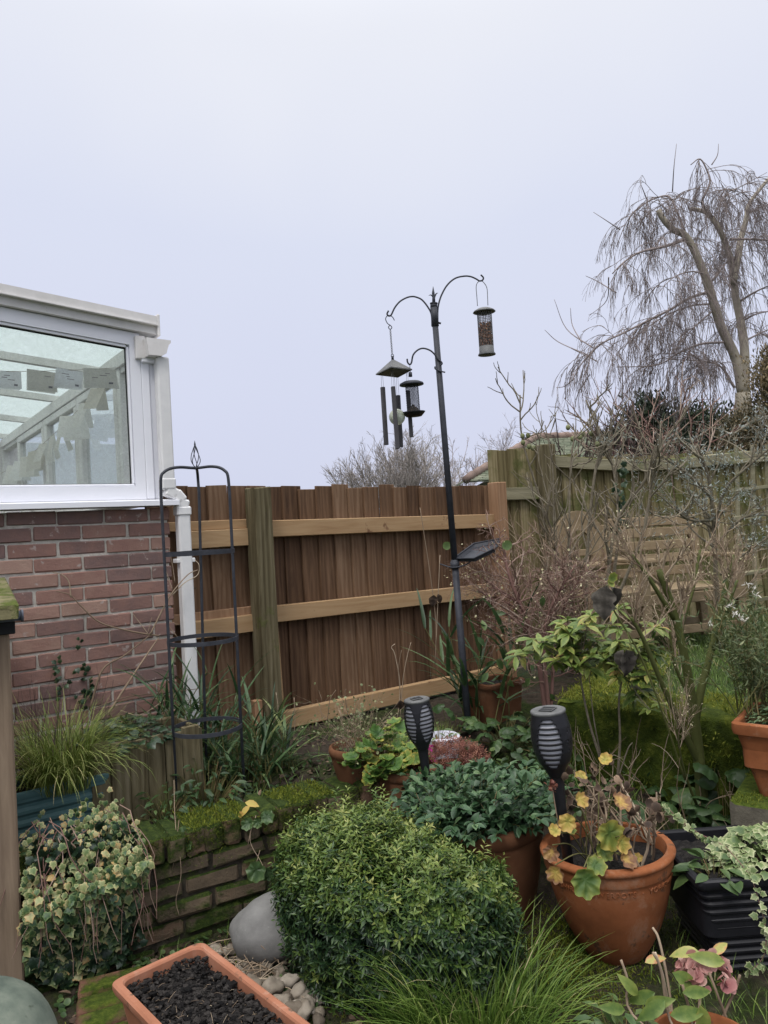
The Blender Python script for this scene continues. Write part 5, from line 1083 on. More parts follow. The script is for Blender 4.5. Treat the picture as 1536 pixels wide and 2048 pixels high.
# ---- strap leaved plants at the foot of the obelisk
def straps(name, base, lab, nst, spread, hgt, leafL, m_=None, cat='plant', tm=.45, wid=(.012, .022)):
    o = thing(name, base, lab, cat); kb, ks = MB(), MB(); B, AZ, LL, TH, BE, WI = [], [], [], [], [], []
    pa = []
    for i in range(nst):
        a = rng.uniform(0, 6.28); r = spread*math.sqrt(rng.random()); b0 = np.array([r*math.cos(a), r*.6*math.sin(a), 0]); ht = hgt*rng.uniform(.35, 1); le = rng.normal(0, .25, 2); tipp = b0+np.array([le[0]*ht, le[1]*ht, ht])
        pa.append([tuple(b0+(tipp-b0)*f+np.array([0, 0, .02*math.sin(f*3)])) for f in np.linspace(0, 1, 5)]); nl = rng.integers(5, 9)
        for j in range(nl):
            f = .25+.75*j/(nl-1); B.append(b0+(tipp-b0)*f); AZ.append(rng.uniform(0, 6.28)); LL.append(rng.uniform(*leafL)); TH.append(rng.uniform(.5, 1.2)*(1.3-f*.7)); BE.append(rng.uniform(.2, 1.1)); WI.append(rng.uniform(*wid))
    kb.blades(np.array(B), np.array(AZ), np.array(LL), np.array(TH), np.array(BE), np.array(WI), 6, cl(rng.normal(tm, .2, len(B))), .12, .35); ks.tubes(pa, np.tile(np.linspace(.004, .002, 5), (len(pa), 1)), 4, .5)
    kb.build('strap_leaves', m_ or M['l_bamboo'], o); ks.build('stems', M['twig_green'], o); return o
c = P(360, 1540, 3.75); c.z = .36; straps('bamboo_plant', c, 'tall strap leaved green plant against the downpipe behind the obelisk', 30, .24, .50, (.16, .32))
c = P(455, 1570, 3.55); c.z = .36; straps('bamboo_plant', c, 'bushy strap leaved plant filling the foot of the black obelisk', 28, .22, .34, (.14, .26))
c = P(545, 1520, 3.75); c.z = .36; straps('bamboo_plant', c, 'light green strap leaved plant by the green fence post', 14, .14, .25, (.15, .27), tm=.6)
c = P(975, 1440, 4.4); c.z = .36; straps('reed_plant', c, 'sparse blue green reed leaves rising behind the pole beside the fence', 9, .16, .75, (.22, .42), tm=.5, wid=(.018, .03))

# ---- broad leaved low plants
def leafy(name, base, lab, n, r, h, size, tpl, m_, tm=.5, ts=.15, flat=.6, cat='plant', stem='twig_green', droop=.3, stalk=.6):
    o = thing(name, base, lab, cat); a = rng.uniform(0, 6.283, n); u = np.sqrt(rng.random(n)); rr = r*u; z = h*(1-.65*u*u)*rng.uniform(.35, 1.05, n)
    pos = np.stack([rr*np.cos(a), rr*np.sin(a), z], -1); d = np.stack([np.cos(a)*1.0+rng.normal(0, .5, n), np.sin(a)+rng.normal(0, .5, n), rng.normal(.15-droop*u, .3, n)], -1); nr = np.stack([np.cos(a)*(1-flat)+rng.normal(0, .3, n), np.sin(a)*(1-flat)-.2+rng.normal(0, .3, n), np.ones(n)], -1)
    s = rng.uniform(*size, n); k = MB(); k.inst(tpl, pos, d, nr, s, cl(rng.normal(tm, ts, n))); k.build('leaves', M[m_], o, smooth=True)
    k = MB(); b0 = np.stack([pos[:, 0]*(1-stalk), pos[:, 1]*(1-stalk), np.zeros(n)], -1); f = np.linspace(0, 1, 5)[None, :, None]; pa = b0[:, None]*(1-f)+pos[:, None]*f; pa[:, :, 2] = pos[:, 2][:, None]*(f[..., 0]**.7); k.tubes(pa, np.full((n, 5), .0016), 3); k.build('stems', M[stem], o); return o
c = P(1010, 1470, 4.15); c.z = .33; leafy('lungwort', c, 'broad heart shaped dark green leaves at the foot of the feeding pole', 60, .30, .17, (.05, .095), T_HEART2, 'l_green', .35)
c = P(905, 1480, 4.2); c.z = .34; leafy('lungwort', c, 'few broad green leaves against the bottom fence rail left of the pole', 10, .12, .22, (.06, .10), T_HEART2, 'l_green', .4)
c = P(1345, 1640, 3.3); c.z = .10; leafy('foxglove', c, 'low broad green leaves under the green stemmed shrub on the right', 50, .24, .24, (.06, .13), T_HEART2, 'l_green', .35)
c = P(1445, 1600, 3.35); c.z = .15; leafy('foxglove', c, 'large dark green leaf tuft behind the mossy concrete block', 22, .14, .30, (.09, .16), T_HEART2, 'l_green', .25)
c = P(1430, 1665, 3.0); c.z = .08; leafy('foxglove', c, 'lobed green leaves against the left face of the concrete block', 26, .10, .18, (.05, .08), T_GERAN, 'l_green', .35)
c = P(415, 1610, 3.3); c.z = .37; leafy('evergreen_perennial', c, 'dark green leafy stems just behind the mossy coping beside the obelisk', 130, .17, .22, (.035, .06), T_LANCE, 'l_green', .2)
c = P(330, 1620, 3.15); c.z = .38; leafy('evergreen_perennial', c, 'loose low greenery between the timber planter and the ivy', 60, .13, .15, (.03, .055), T_LANCE, 'l_green', .45)
c = P(255, 1475, 3.30); c.z = .68; leafy('ground_ivy', c, 'dark green ivy growing in the mossy timber planter', 170, .20, .10, (.03, .055), T_IVY, 'l_ivyd', .4, stem='twig_dark')
# geraniums etc. in the pots
tz = .46; c = Vector((POTG.location.x-.10, POTG.location.y+.03, tz)); leafy('geranium', c, 'bright green scalloped geranium leaves in the pot behind the clipped shrub', 95, .16, .20, (.045, .075), T_GER2[1], 'l_ger', .28, .14)
c = P(765, 1520, 3.30); leafy('geranium', c-Vector((0, 0, .08)), 'geranium leaves drooping left over the pot rim, some turned orange', 26, .10, .12, (.045, .07), T_GER2[2], 'l_ger', .45, .22, .4)
c = Vector((POTD.location.x, POTD.location.y, .53)); o = thing('dried_plant', c, 'tangle of dried pale stems and seed heads in the pot on the wall', 'dried plant'); out = {}
for i in range(60): grow(out, RR, Vector((RR.uniform(-.06, .06), RR.uniform(-.06, .06), 0)), Vector((RR.gauss(0, .5), RR.gauss(0, .5), .8)).normalized(), RR.uniform(.16, .34), .0013, 0, [dict(n=6, w=.16, t=-.02, c=6, a=40, lr=.4), dict(n=4, w=.25, c=0)])
k = MB(); emit(k, out, (3, 3)); k.build('stems', M['twig_tan'], o); tips = V3([b_[0][-1] for b_ in out[1]]); k = MB(); k.inst(T_ROUND, tips, rand_dir(len(tips)), rand_dir(len(tips)), rng.uniform(.008, .015, len(tips)), cl(rng.normal(.8, .2, len(tips)))); tag(k.build('seed_heads', M['l_fine'], o, smooth=True), kind='stuff')
c = Vector((POTS.location.x, POTS.location.y, .40)); o = thing('stonecrop', c, 'rusty red stonecrop with a few magenta flowers behind the periwinkle', 'plant'); n = 420; a = rng.uniform(0, 6.28, n); rr = .17*np.sqrt(rng.random(n)); z = .15*(1-(rr/.19)**2)*rng.uniform(.4, 1, n)+.02
k = MB(); p_ = np.stack([rr*np.cos(a)+.02, rr*np.sin(a), z], -1); k.inst(SPRIGS[1], p_, np.array([0, 0, 1.])+rng.normal(0, .4, (n, 3)), rand_dir(n), rng.uniform(.5, .8, n), cl(rng.normal(.5, .2, n))); k.build('leaves', M['l_red'], o, smooth=True)
n = 60; k = MB(); p_ = np.stack([rng.normal(-.10, .035, n), rng.normal(-.05, .035, n), rng.uniform(.05, .16, n)], -1); k.inst(T_ROUND, p_, rand_dir(n), rand_dir(n), rng.uniform(.008, .014, n), rng.random(n)); k.build('flowers', M['f_pink'], o, smooth=True)
c = Vector((POTW.location.x-.02, POTW.location.y, .47)); leafy('small_pot_plant', c, 'pale green rosette leaves in the white ceramic pot', 26, .08, .09, (.03, .055), T_LANCE, 'l_green', .75)
c = P(870, 1425, 4.1); c.z = .36; clump('heather_tuft', c, 'small olive tufted plant behind the white ceramic pot', 'plant', M['l_sedge'], 260, .09, (.06, .14), (.05, .6), (.1, .5), (.002, .004), .1, .2)

# periwinkle
c = Vector((TUB.location.x+.02, TUB.location.y, .38)); o = thing('periwinkle', c, 'dense grey green periwinkle overflowing the tall terracotta tub', 'plant'); ks, PS, DS, NS = MB(), [], [], []; pa = []
for i in range(330):
    a = rng.uniform(0, 6.283); r0 = .22*math.sqrt(rng.random()); q = Vector((r0*math.cos(a), r0*math.sin(a), 0)); d_ = Vector((math.cos(a)*(.3+r0*3)+rng.normal(0, .4), math.sin(a)*(.3+r0*3)+rng.normal(0, .4), 1.1)).normalized(); path = [tuple(q)]; Ls = rng.uniform(.10, .20)
    for j in range(6):
        d_ = (d_+Vector((rng.normal(0, .15), rng.normal(0, .15), -.20*(j > 1)))).normalized(); q = q+d_*Ls/6; path.append(tuple(q))
        if j > 1:
            s_ = d_.cross(Vector((0, 0, 1))).normalized() if j % 2 else d_.orthogonal().normalized()
            for sg in (-1, 1): PS.append(tuple(q)); e = s_*sg*.9+d_*.55+Vector((0, 0, rng.normal(0, .2))); DS.append(tuple(e)); NS.append((rng.normal(0, .25), rng.normal(-.2, .25), 1))
    for e in range(2): PS.append(tuple(q)); DS.append(tuple(d_+Vector((rng.normal(0, .4), rng.normal(0, .4), .1)))); NS.append((rng.normal(0, .2), rng.normal(0, .2), 1))
    pa.append(path)
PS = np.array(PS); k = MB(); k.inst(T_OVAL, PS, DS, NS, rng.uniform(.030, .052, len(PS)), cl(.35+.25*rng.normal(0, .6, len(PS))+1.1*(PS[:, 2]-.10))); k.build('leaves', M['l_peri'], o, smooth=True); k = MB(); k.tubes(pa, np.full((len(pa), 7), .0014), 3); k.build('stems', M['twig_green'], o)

# big pot: yellowing geranium and dead stems
bz = BP.location; c = Vector((bz.x, bz.y, .34)); o = thing('dying_geranium', c, 'yellowing geranium and brown dead stems in the big terracotta pot', 'plant'); out = {}
for i in range(26): grow(out, RR, Vector((RR.uniform(-.10, .18), RR.uniform(-.12, .14), 0)), Vector((RR.gauss(0, .22), RR.gauss(0, .2), 1)).normalized(), RR.uniform(.15, .36), RR.uniform(.003, .006), 0, [dict(n=6, w=.14, c=3, a=45, lr=.45, tip=.6), dict(n=4, w=.25, c=0)])
k = MB(); emit(k, out, (6, 4)); k.build('dead_stems', M['twig_tan'], o)
tips = V3([b_[0][-1] for b_ in out[0]+out[1]]); sel = tips[rng.random(len(tips)) < .8]; sel = np.concatenate([sel, sel[::2]+rng.normal(0, .012, sel[::2].shape)]); k = MB(); k.inst(T_GERAN, sel, rand_dir(len(sel))+np.array([0, 0, -.6]), rand_dir(len(sel)), rng.uniform(.018, .04, len(sel)), cl(rng.normal(.45, .25, len(sel)))); k.build('dead_leaves', M['l_dead'], o, smooth=True)
def name_is(o, n): return o.name.split('.')[0] == n
def leafset(nm, items, tpl, m_, parent, stems=None, base=None):
    k = MB(); ks = MB()
    for ii, (px, py, d, s, tn, di, no) in enumerate(items):
        q = P(px, py, d); k.inst(tpl[ii % len(tpl)] if isinstance(tpl, list) else tpl, [tuple(q)], [di], [no], s*(1.2 if m_ is M['l_yel'] else .84 if m_ is M['l_grey'] or name_is(parent, 'hydrangea') else 1), np.array([tn]))
        if base is not None: b0 = base+Vector((rng.normal(0, .03), rng.normal(0, .03), 0)); mid = b0.lerp(q, .5)+Vector((0, 0, .03)); ks.tube(spline([b0, mid, q], 5), .0022, 5, .5)
    r = k.build(nm, m_, parent, smooth=True, world=True)
    if base is not None: ks.build('leaf_stalks', M['twig_green'], parent, world=True)
    return r
cam_n = (.0, -.85, .5)
leafset('yellow_leaves', [(1215, 1640, 2.52, .085, .22, (.1, 0, -1), (.2, -.9, .35)), (1238, 1672, 2.50, .05, .5, (.3, 0, -1), (.4, -.8, .3)), (1168, 1735, 2.40, .075, .0, (.0, -.2, -1), (-.1, -.9, .5)), (1143, 1630, 2.52, .05, .6, (-.4, 0, -.6), (0, -.9, .5)), (1150, 1590, 2.55, .045, .65, (.4, 0, -.4), (.1, -.7, .7)), (1200, 1525, 2.7, .04, .55, (.5, 0, .2), (0, -.6, .8)), (1172, 1560, 2.65, .035, .55, (-.3, .2, .2), (0, -.7, .7)), (1110, 1730, 2.48, .05, .8, (0, 0, -1), (-.4, -.8, .2)), (1105, 1690, 2.5, .045, .95, (-.2, 0, -1), (-.3, -.8, .3)), (1225, 1595, 2.6, .06, .85, (.5, 0, -.3), (.2, -.5, .8)), (1240, 1710, 2.5, .05, .9, (.4, -.1, -.3), (0, -.6, .8)), (1195, 1690, 2.55, .05, .1, (.3, -.2, -.4), (0, -.6, .8)), (1150, 1665, 2.55, .035, .1, (-.3, 0, .3), (0, -.6, .8)), (1120, 1665, 2.5, .035, .55, (-.5, 0, .2), (0, -.7, .6)), (1265, 1720, 2.6, .03, .6, (.5, 0, .1), (0, -.6, .8)), (1180, 1715, 2.5, .055, .05, (.2, -.3, -.3), (0, -.7, .7))], T_GER2, M['l_yel'], o, base=Vector((bz.x-.06, bz.y-.05, .34)))
k = MB(); q = P(1104, 1572, 2.55); k.tube(spline([Vector((bz.x-.14, bz.y, .34)), P(1118, 1650, 2.55), q], 5), .0022, 5, .3); k.build('flower_stalk', M['twig_tan'], o, world=True); k = MB(); n = 30; k.inst(T_ROUND, np.tile(tuple(q), (n, 1))+rng.normal(0, .006, (n, 3)), rand_dir(n), rand_dir(n), .014, cl(rng.normal(.6, .2, n))); k.build('dead_flower_head', M['l_red'], o, smooth=True, world=True)

# black planter: cream ivy mound, trailing strand, green leaves
c = BK.location+Vector((-.08, -.06, .30)); o = thing('cream_ivy', c, 'mound of cream and green ivy in the black ribbed trough', 'ivy'); n = 420; a = rng.uniform(0, 6.28, n); u = np.sqrt(rng.random(n)); p_ = np.stack([.20*u*np.cos(a)+.05, .13*u*np.sin(a)-.03, .03+.11*(1-u*u)+rng.normal(0, .008, n)], -1)
d = np.stack([np.cos(a)+rng.normal(0, .4, n), np.sin(a)-.3+rng.normal(0, .4, n), -.5*u+rng.normal(0, .3, n)], -1); k = MB(); k.inst(T_IVYP, p_, d, np.stack([rng.normal(0, .3, n), -.4+rng.normal(0, .3, n), np.ones(n)], -1), rng.uniform(.022, .042, n), cl(rng.normal(.38, .18, n))); k.build('ivy_leaves', M['l_ivyp'], o, smooth=True)
st = [spline([P(1328, 1608, 2.55), P(1365, 1645, 2.52), P(1400, 1668, 2.5), P(1445, 1690, 2.42), P(1475, 1720, 2.36), P(1500, 1750, 2.28)], 6), spline([P(1505, 1760, 2.26), P(1530, 1850, 2.25), P(1528, 1910, 2.25), P(1500, 1945, 2.26)], 6)]
k = MB(); kl = MB()
for s_ in st:
    k.tube(s_, .0016, 4, .3); pp = V3(s_)[::1]; pp = np.concatenate([pp, pp+rng.normal(0, .008, pp.shape)]); n = len(pp); kl.inst(T_IVYP, pp, rand_dir(n)+np.array([0, -.4, -.7]), rand_dir(n)*.5+np.array([0, -1, .6]), rng.uniform(.014, .028, n), cl(rng.normal(.42, .18, n)))
k.build('trailing_stems', M['twig_red'], o, world=True); kl.build('trailing_leaves', M['l_ivyp'], o, smooth=True, world=True)
c = P(1425, 1705, 2.55); leafy('primrose', Vector((c.x, c.y, .30)), 'crinkled green primrose leaves in the near left corner of the black trough', 26, .075, .08, (.05, .085), T_OVAL, 'l_green', .62)
c = P(1500, 1690, 2.62); leafy('pot_fern', Vector((c.x, c.y, .30)), 'upright notched green leaf at the back of the black trough', 10, .06, .16, (.05, .09), T_LANCE, 'l_green', .65)
# square planter plant
c = SQ.location+Vector((.02, .02, .25)); leafy('trailing_herb', c, 'pale grey green trailing foliage in the square terracotta planter', 420, .19, .10, (.018, .032), T_LANCE, 'l_peri', .72, stem='twig_green')
# hydrangea
hz = POTH.location; c = Vector((hz.x, hz.y, .18)); o = thing('hydrangea', c, 'hydrangea with a faded pink flower head and bare stalks, bottom right', 'plant'); k = MB(); base = Vector((hz.x, hz.y, .18))
for pts in ([(1345, 2040, 2.02), (1335, 1960, 2.05), (1318, 1880, 2.08), (1305, 1855, 2.1)], [(1345, 2040, 2.02), (1325, 1950, 2.0), (1310, 1905, 2.0)], [(1395, 2040, 2.0), (1400, 1985, 2.02), (1412, 1950, 2.04)], [(1340, 2040, 1.98), (1322, 1940, 1.98), (1306, 1905, 1.98)], [(1385, 2050, 1.96), (1365, 1970, 1.97)], [(1455, 2050, 1.98), (1435, 1990, 1.98), (1418, 1945, 2.0)], [(1440, 2050, 1.98), (1470, 1980, 2.0), (1480, 1950, 2.0)], [(1265, 2030, 2.0), (1255, 1960, 2.02), (1242, 1920, 2.03)]):
    k.tube(spline([base+Vector((rng.normal(0, .04), rng.normal(0, .04), 0))]+[P(*q) for q in pts], 4), .0035, 6)
k.build('stalks', M['twig_tan'], o, world=True)
n = 110; cc = P(1412, 1948, 2.04); k = MB(); dd = rand_dir(n); dd[:, 2] = np.abs(dd[:, 2])*.8-.1; k.inst(T_ROUND, np.array(tuple(cc))+dd*np.array([.065, .06, .05]), rand_dir(n), dd, rng.uniform(.020, .032, n), cl(rng.normal(.35, .25, n))); k.build('flower_head', M['f_hyd'], o, smooth=True, world=True)
LV = [(1345, 1945, 2.0, .10, .45, (.7, -.2, -.35), cam_n), (1450, 1925, 2.0, .10, .6, (-.9, 0, .25), cam_n), (1290, 2010, 1.98, .09, .45, (.4, -.4, .3), cam_n), (1400, 2010, 1.92, .115, .62, (.1, -.2, -1), (.1, -.95, .1)), (1260, 1960, 2.02, .075, .5, (.1, 0, -1), (.2, -.9, .3)), (1290, 1925, 2.02, .07, .9, (.8, 0, .3), (-.1, -.5, .8)), (1330, 2000, 1.95, .10, .35, (-.6, -.3, -.2), cam_n), (1310, 1985, 2.0, .09, .4, (-.9, 0, -.3), cam_n), (1400, 1905, 2.06, .09, .75, (-.9, .1, .1), (0, -.5, .9)), (1425, 1910, 2.06, .07, .85, (.8, .2, .5), (0, -.6, .8)), (1365, 1985, 1.95, .085, .42, (.8, -.2, .1), cam_n), (1340, 2030, 1.92, .10, .42, (.8, -.3, .2), cam_n), (1250, 2020, 1.96, .08, .4, (-.7, -.3, .3), cam_n), (1275, 1990, 2.0, .08, .55, (-.4, -.2, .6), cam_n)]
leafset('leaves', LV, t_lance(.44, 6, .25, .45, .45), M['l_pier'], o)
c = P(1245, 2030, 2.0); leafy('young_perennial', Vector((c.x, c.y, .06)), 'lime green leafy shoots left of the hydrangea pot', 70, .12, .20, (.04, .07), T_LANCE, 'l_green', .7)

# ---- bare climbing stems on the brick wall
def wq(px, py, off=.06): return on_plane(px, py, C0-NN*off, NN)
o = thing('climber_stems', wq(210, 1440), 'bare brown climber stems reaching up the red brick wall', 'climber'); k = MB()
for pts, r in (([(180, 1420, .1), (205, 1340, .1), (250, 1310, .06), (300, 1270, .04)], .006), ([(215, 1430, .12), (260, 1360, .1), (300, 1300, .05), (318, 1275, .04)], .006), ([(318, 1272, .04), (260, 1262, .03), (200, 1245, .03), (160, 1210, .03), (140, 1190, .03), (112, 1182, .03)], .005), ([(142, 1195, .03), (138, 1165, .03), (125, 1150, .03), (105, 1144, .03)], .0035), ([(300, 1270, .04), (325, 1220, .06), (345, 1185, .1), (375, 1150, .1), (395, 1140, .1)], .005), ([(345, 1190, .08), (370, 1165, .12), (395, 1150, .12), (398, 1130, .12), (390, 1120, .1)], .003), ([(298, 1270, .04), (275, 1240, .03), (262, 1222, .03)], .0025), ([(296, 1265, .04), (303, 1235, .03)], .002), ([(345, 1180, .08), (335, 1150, .08), (330, 1135, .08)], .0025), ([(350, 1165, .08), (345, 1130, .08), (338, 1095, .08)], .002), ([(180, 1420, .12), (250, 1395, .14), (330, 1385, .16), (420, 1375, .16)], .003), ([(330, 1400, .14), (280, 1430, .14), (240, 1420, .12)], .003), ([(355, 1275, .08), (335, 1245, .06), (360, 1250, .08)], .002)):
    k.tube(spline([wq(*q) for q in pts], 6), np.linspace(r, r*.45, (len(pts)-1)*6+1), 6)
k.build('stems', M['twig_tan'], o, world=True); k = MB(); p_ = V3([wq(px+rng.normal(0, 9), py+rng.normal(0, 12), .02) for px, py in [(170, 1340)]*10+[(175, 1385)]*16+[(120, 1370)]*10+[(118, 1330)]*6+[(165, 1300)]*4+[(370, 1165)]*2]); n = len(p_); k.inst(T_IVY, p_, rand_dir(n)+np.array([0, 0, -.8]), np.tile(tuple(-NN), (n, 1))+rng.normal(0, .3, (n, 3)), rng.uniform(.02, .035, n), cl(rng.normal(.5, .2, n))); k.build('ivy_leaves', M['l_ivyd'], o, smooth=True, world=True)

# ---- bare shrubs
def bare(name, base, lab, mains, m_, spec, seed, cat='shrub', r0=.012, sides=(7, 5, 4, 3, 3), tl=None, tm_=None):
    o = thing(name, base, lab, cat); R = random.Random(seed); out = {}; k = MB()
    for pts, r in mains:
        s_ = spline([Vector(q) for q in pts], 5); k.tube(s_, np.linspace(r, r*.45, len(s_)), 8, .2 if tl is None else tl)
        for i in range(spec['per']):
            f = R.uniform(spec.get('f0', .3), 1); j = min(len(s_)-2, int(f*(len(s_)-1))); q = s_[j]; d = (s_[j+1]-s_[j]).normalized(); dd = (d*spec.get('fwd', .6)+Vector((R.gauss(0, 1), R.gauss(0, .8), R.gauss(0, .5)+spec.get('up', .3)))*.7).normalized()
            grow(out, R, q, dd, spec['L']*R.uniform(.6, 1.2)*(1.1-.4*f), r*spec.get('tr', .5), 0, spec['S'])
    if tm_: k.build('limbs', m_, o, world=True); k = MB()
    emit(k, out, sides); k.build('twigs' if tm_ else 'branches', tm_ or m_, o, world=True); return o, out
c = P(1100, 1480, 4.15)
RS, ro = bare('red_twig_shrub', c, 'bare red brown twiggy shrub right of the feeding pole', [([P(1098, 1480, 4.15), P(1075, 1310, 4.2), P(1045, 1220, 4.25), P(1018, 1150, 4.3), P(1005, 1085, 4.35)], .016), ([P(1105, 1480, 4.15), P(1088, 1300, 4.15), P(1100, 1220, 4.15), P(1150, 1130, 4.15)], .012), ([P(1100, 1470, 4.15), P(1110, 1290, 4.25), P(1130, 1210, 4.3), P(1165, 1150, 4.3)], .010), ([P(1074, 1310, 4.2), P(1050, 1250, 4.35), P(1000, 1210, 4.5), P(955, 1180, 4.6)], .008), ([P(1040, 1210, 4.25), P(1000, 1180, 4.5), P(955, 1150, 4.65)], .006)],
              M['twig_red'], dict(per=30, L=.32, f0=.22, up=.25, tr=.32, S=[dict(n=6, w=.16, c=7, a=55, lr=.55, rr=.55, t=.01), dict(n=5, w=.18, c=4, a=55, lr=.5, rr=.6), dict(n=3, w=.2, c=0)]), 4)
tips = V3([b_[0][-1] for b_ in ro[2]]); tips = tips[rng.random(len(tips)) < .12]; n = len(tips); k = MB(); k.inst(T_ROUND, tips, rand_dir(n), rand_dir(n), rng.uniform(.008, .014, n), rng.random(n)); tag(k.build('pale_buds', M['f_cream'], RS, smooth=True, world=True), kind='stuff')
n = 16; p_ = V3([P(rng.uniform(940, 1100), rng.uniform(1190, 1400), rng.uniform(3.95, 4.3)) for _ in range(n)]); k = MB(); k.inst(T_OVAL, p_, rand_dir(n)+np.array([0, 0, -.4]), rand_dir(n)*.5+np.array([0, -1, .5]), rng.uniform(.05, .085, n), cl(rng.normal(.6, .15, n))); k.build('green_leaves', M['l_green'], RS, smooth=True, world=True)
c = P(1130, 1300, 4.5); c.z = LAWN_Z
spn = dict(per=26, L=.42, f0=.02, fwd=1.1, up=.5, S=[dict(n=6, w=.10, c=3, a=30, lr=.5, rr=.6, t=.03), dict(n=4, w=.12, c=0)])
bare('dry_stem_thicket', c, 'dense upright dry pale stems between the red twigs and the bench', [([P(x, 1345, 4.45), P(x+rng.normal(0, 12), 1200, 4.45), P(x+rng.normal(0, 25), 1080+rng.normal(0, 25), 4.45)], .007) for x in (1060, 1085, 1105, 1125, 1145, 1165)], M['twig_tan'], dict(per=14, L=.36, f0=.02, fwd=1.1, up=.5, S=spn['S']), 8)
# fig
fm = [([P(1150, 1330, 4.6), P(1130, 1200, 4.6), P(1112, 1090, 4.6), P(1085, 1010, 4.6), P(1045, 880, 4.6), P(1040, 790, 4.6)], 0.0095), ([P(1170, 1330, 4.55), P(1175, 1100, 4.6), P(1188, 960, 4.65), P(1200, 880, 4.65), P(1172, 800, 4.65)], 0.0122), ([P(1200, 1320, 4.5), P(1215, 1160, 4.55), P(1235, 1040, 4.55), P(1290, 960, 4.5), P(1318, 880, 4.5)], 0.0136), ([P(1215, 1320, 4.6), P(1228, 1150, 4.65), P(1238, 1050, 4.65), P(1225, 930, 4.7), P(1195, 850, 4.7)], 0.0122), ([P(1215, 1240, 4.5), P(1285, 1070, 4.4), P(1305, 960, 4.4), P(1340, 880, 4.35)], 0.0109), ([P(1150, 1330, 4.6), P(1140, 1150, 4.4), P(1140, 960, 4.4), P(1150, 860, 4.4)], 0.0088), ([P(1120, 1330, 4.6), P(1108, 1050, 4.5), P(1105, 930, 4.5), P(1090, 850, 4.5)], 0.0068)]
c = P(1180, 1330, 4.55); c.z = LAWN_Z
FG, fo = bare('fig_tree', c, 'bare pale grey fig bush with upturned branches and small green figs', fm, M['bark_grey'], dict(per=12, L=.40, f0=.28, fwd=.5, up=.3, S=[dict(n=8, w=.15, t=.13, c=3, a=45, lr=.5, rr=.75, tip=.55, s0=.3), dict(n=5, w=.14, t=.15, c=0, tip=.6)]), 21)
for px, py in ((1045, 872), (1056, 871), (1046, 885), (1058, 893), (1066, 896), (1160, 874), (1165, 868), (1182, 867), (1145, 878), (1195, 888), (1136, 855)): k = MB(); k.sphere(P(px, py, 4.6), .016, 12, sq=(.9, .9, 1.1)); k.build('fig', M['fig'], FG, world=True)
n = 40; k = MB(); p_ = V3([P(1240+rng.normal(0, 7), rng.uniform(930, 1080), 4.58) for _ in range(n)]); k.inst(T_IVY, p_, rand_dir(n)+np.array([0, 0, -.6]), rand_dir(n)*.6+np.array([0, -1, .3]), rng.uniform(.03, .05, n), cl(rng.normal(.5, .2, n))); k.build('ivy_leaves', M['l_ivyd'], FG, smooth=True, world=True)
# lichen covered tree on the right
c = P(1440, 1290, 4.9); c.z = LAWN_Z
LT, lo_ = bare('lichen_tree', c, 'dark branched small tree tufted with grey lichen at the right edge', [([P(1442, 1300, 4.9), P(1432, 1150, 4.85), P(1428, 1060, 4.8), P(1418, 960, 4.75), P(1395, 890, 4.7)], .018), ([P(1428, 1060, 4.8), P(1450, 980, 4.7), P(1500, 930, 4.6), P(1560, 880, 4.5)], .011), ([P(1425, 1000, 4.8), P(1390, 960, 4.7), P(1350, 930, 4.6), P(1310, 905, 4.5)], .009), ([P(1432, 1090, 4.8), P(1480, 1040, 4.7), P(1540, 1020, 4.6)], .009), ([P(1430, 1040, 4.8), P(1380, 1040, 4.7), P(1340, 1010, 4.6)], .010), ([P(1430, 1080, 4.8), P(1410, 1000, 4.9), P(1450, 900, 4.9), P(1470, 850, 4.9)], .008), ([P(1440, 1150, 4.8), P(1500, 1100, 4.7), P(1560, 1060, 4.6)], .008)],
              M['bark_grey'], dict(per=9, L=.42, f0=.3, fwd=.6, up=.2, S=[dict(n=6, w=.14, c=5, a=45, lr=.5, rr=.6, t=.03), dict(n=4, w=.16, c=0)]), 33)
pts = V3([q for b_ in lo_[0]+lo_[1] for q in b_[0]]); pts = pts[rng.random(len(pts)) < .35]; pts = np.concatenate([pts, V3([P(rng.normal(1440, 30), rng.uniform(900, 1010), rng.uniform(4.6, 4.8)) for _ in range(160)])]); pts = np.concatenate([pts+rng.normal(0, .012, pts.shape) for _ in range(4)]); n = len(pts); k = MB(); k.inst(T_NARROW, pts, rand_dir(n), rand_dir(n), rng.uniform(.012, .03, n), rng.random(n)); tag(k.build('lichen_tufts', M['l_lich'], LT, smooth=True, world=True), kind='stuff')
# green stemmed shrub
gm = [([P(1408, 1645, 3.35), P(1398, 1520, 3.35), P(1386, 1420, 3.33), P(1372, 1330, 3.3), P(1350, 1230, 3.28), P(1318, 1140, 3.25)], 0.0294), ([P(1390, 1440, 3.34), P(1402, 1380, 3.33), P(1420, 1310, 3.35), P(1440, 1220, 3.38), P(1470, 1110, 3.4)], 0.0210), ([P(1400, 1530, 3.35), P(1362, 1450, 3.3), P(1325, 1370, 3.25), P(1285, 1275, 3.2), P(1262, 1235, 3.18)], 0.0154), ([P(1372, 1340, 3.3), P(1362, 1260, 3.4), P(1385, 1180, 3.45), P(1400, 1100, 3.5)], 0.0140), ([P(1412, 1640, 3.4), P(1415, 1520, 3.45), P(1405, 1440, 3.5), P(1350, 1330, 3.55), P(1335, 1200, 3.6)], 0.0140), ([P(1425, 1300, 3.35), P(1450, 1230, 3.3), P(1475, 1160, 3.28)], 0.0112), ([P(1350, 1240, 3.28), P(1300, 1160, 3.22), P(1265, 1110, 3.2)], 0.0112), ([P(1405, 1640, 3.3), P(1368, 1540, 3.2), P(1350, 1440, 3.12)], 0.0070)]
c = P(1408, 1650, 3.35)
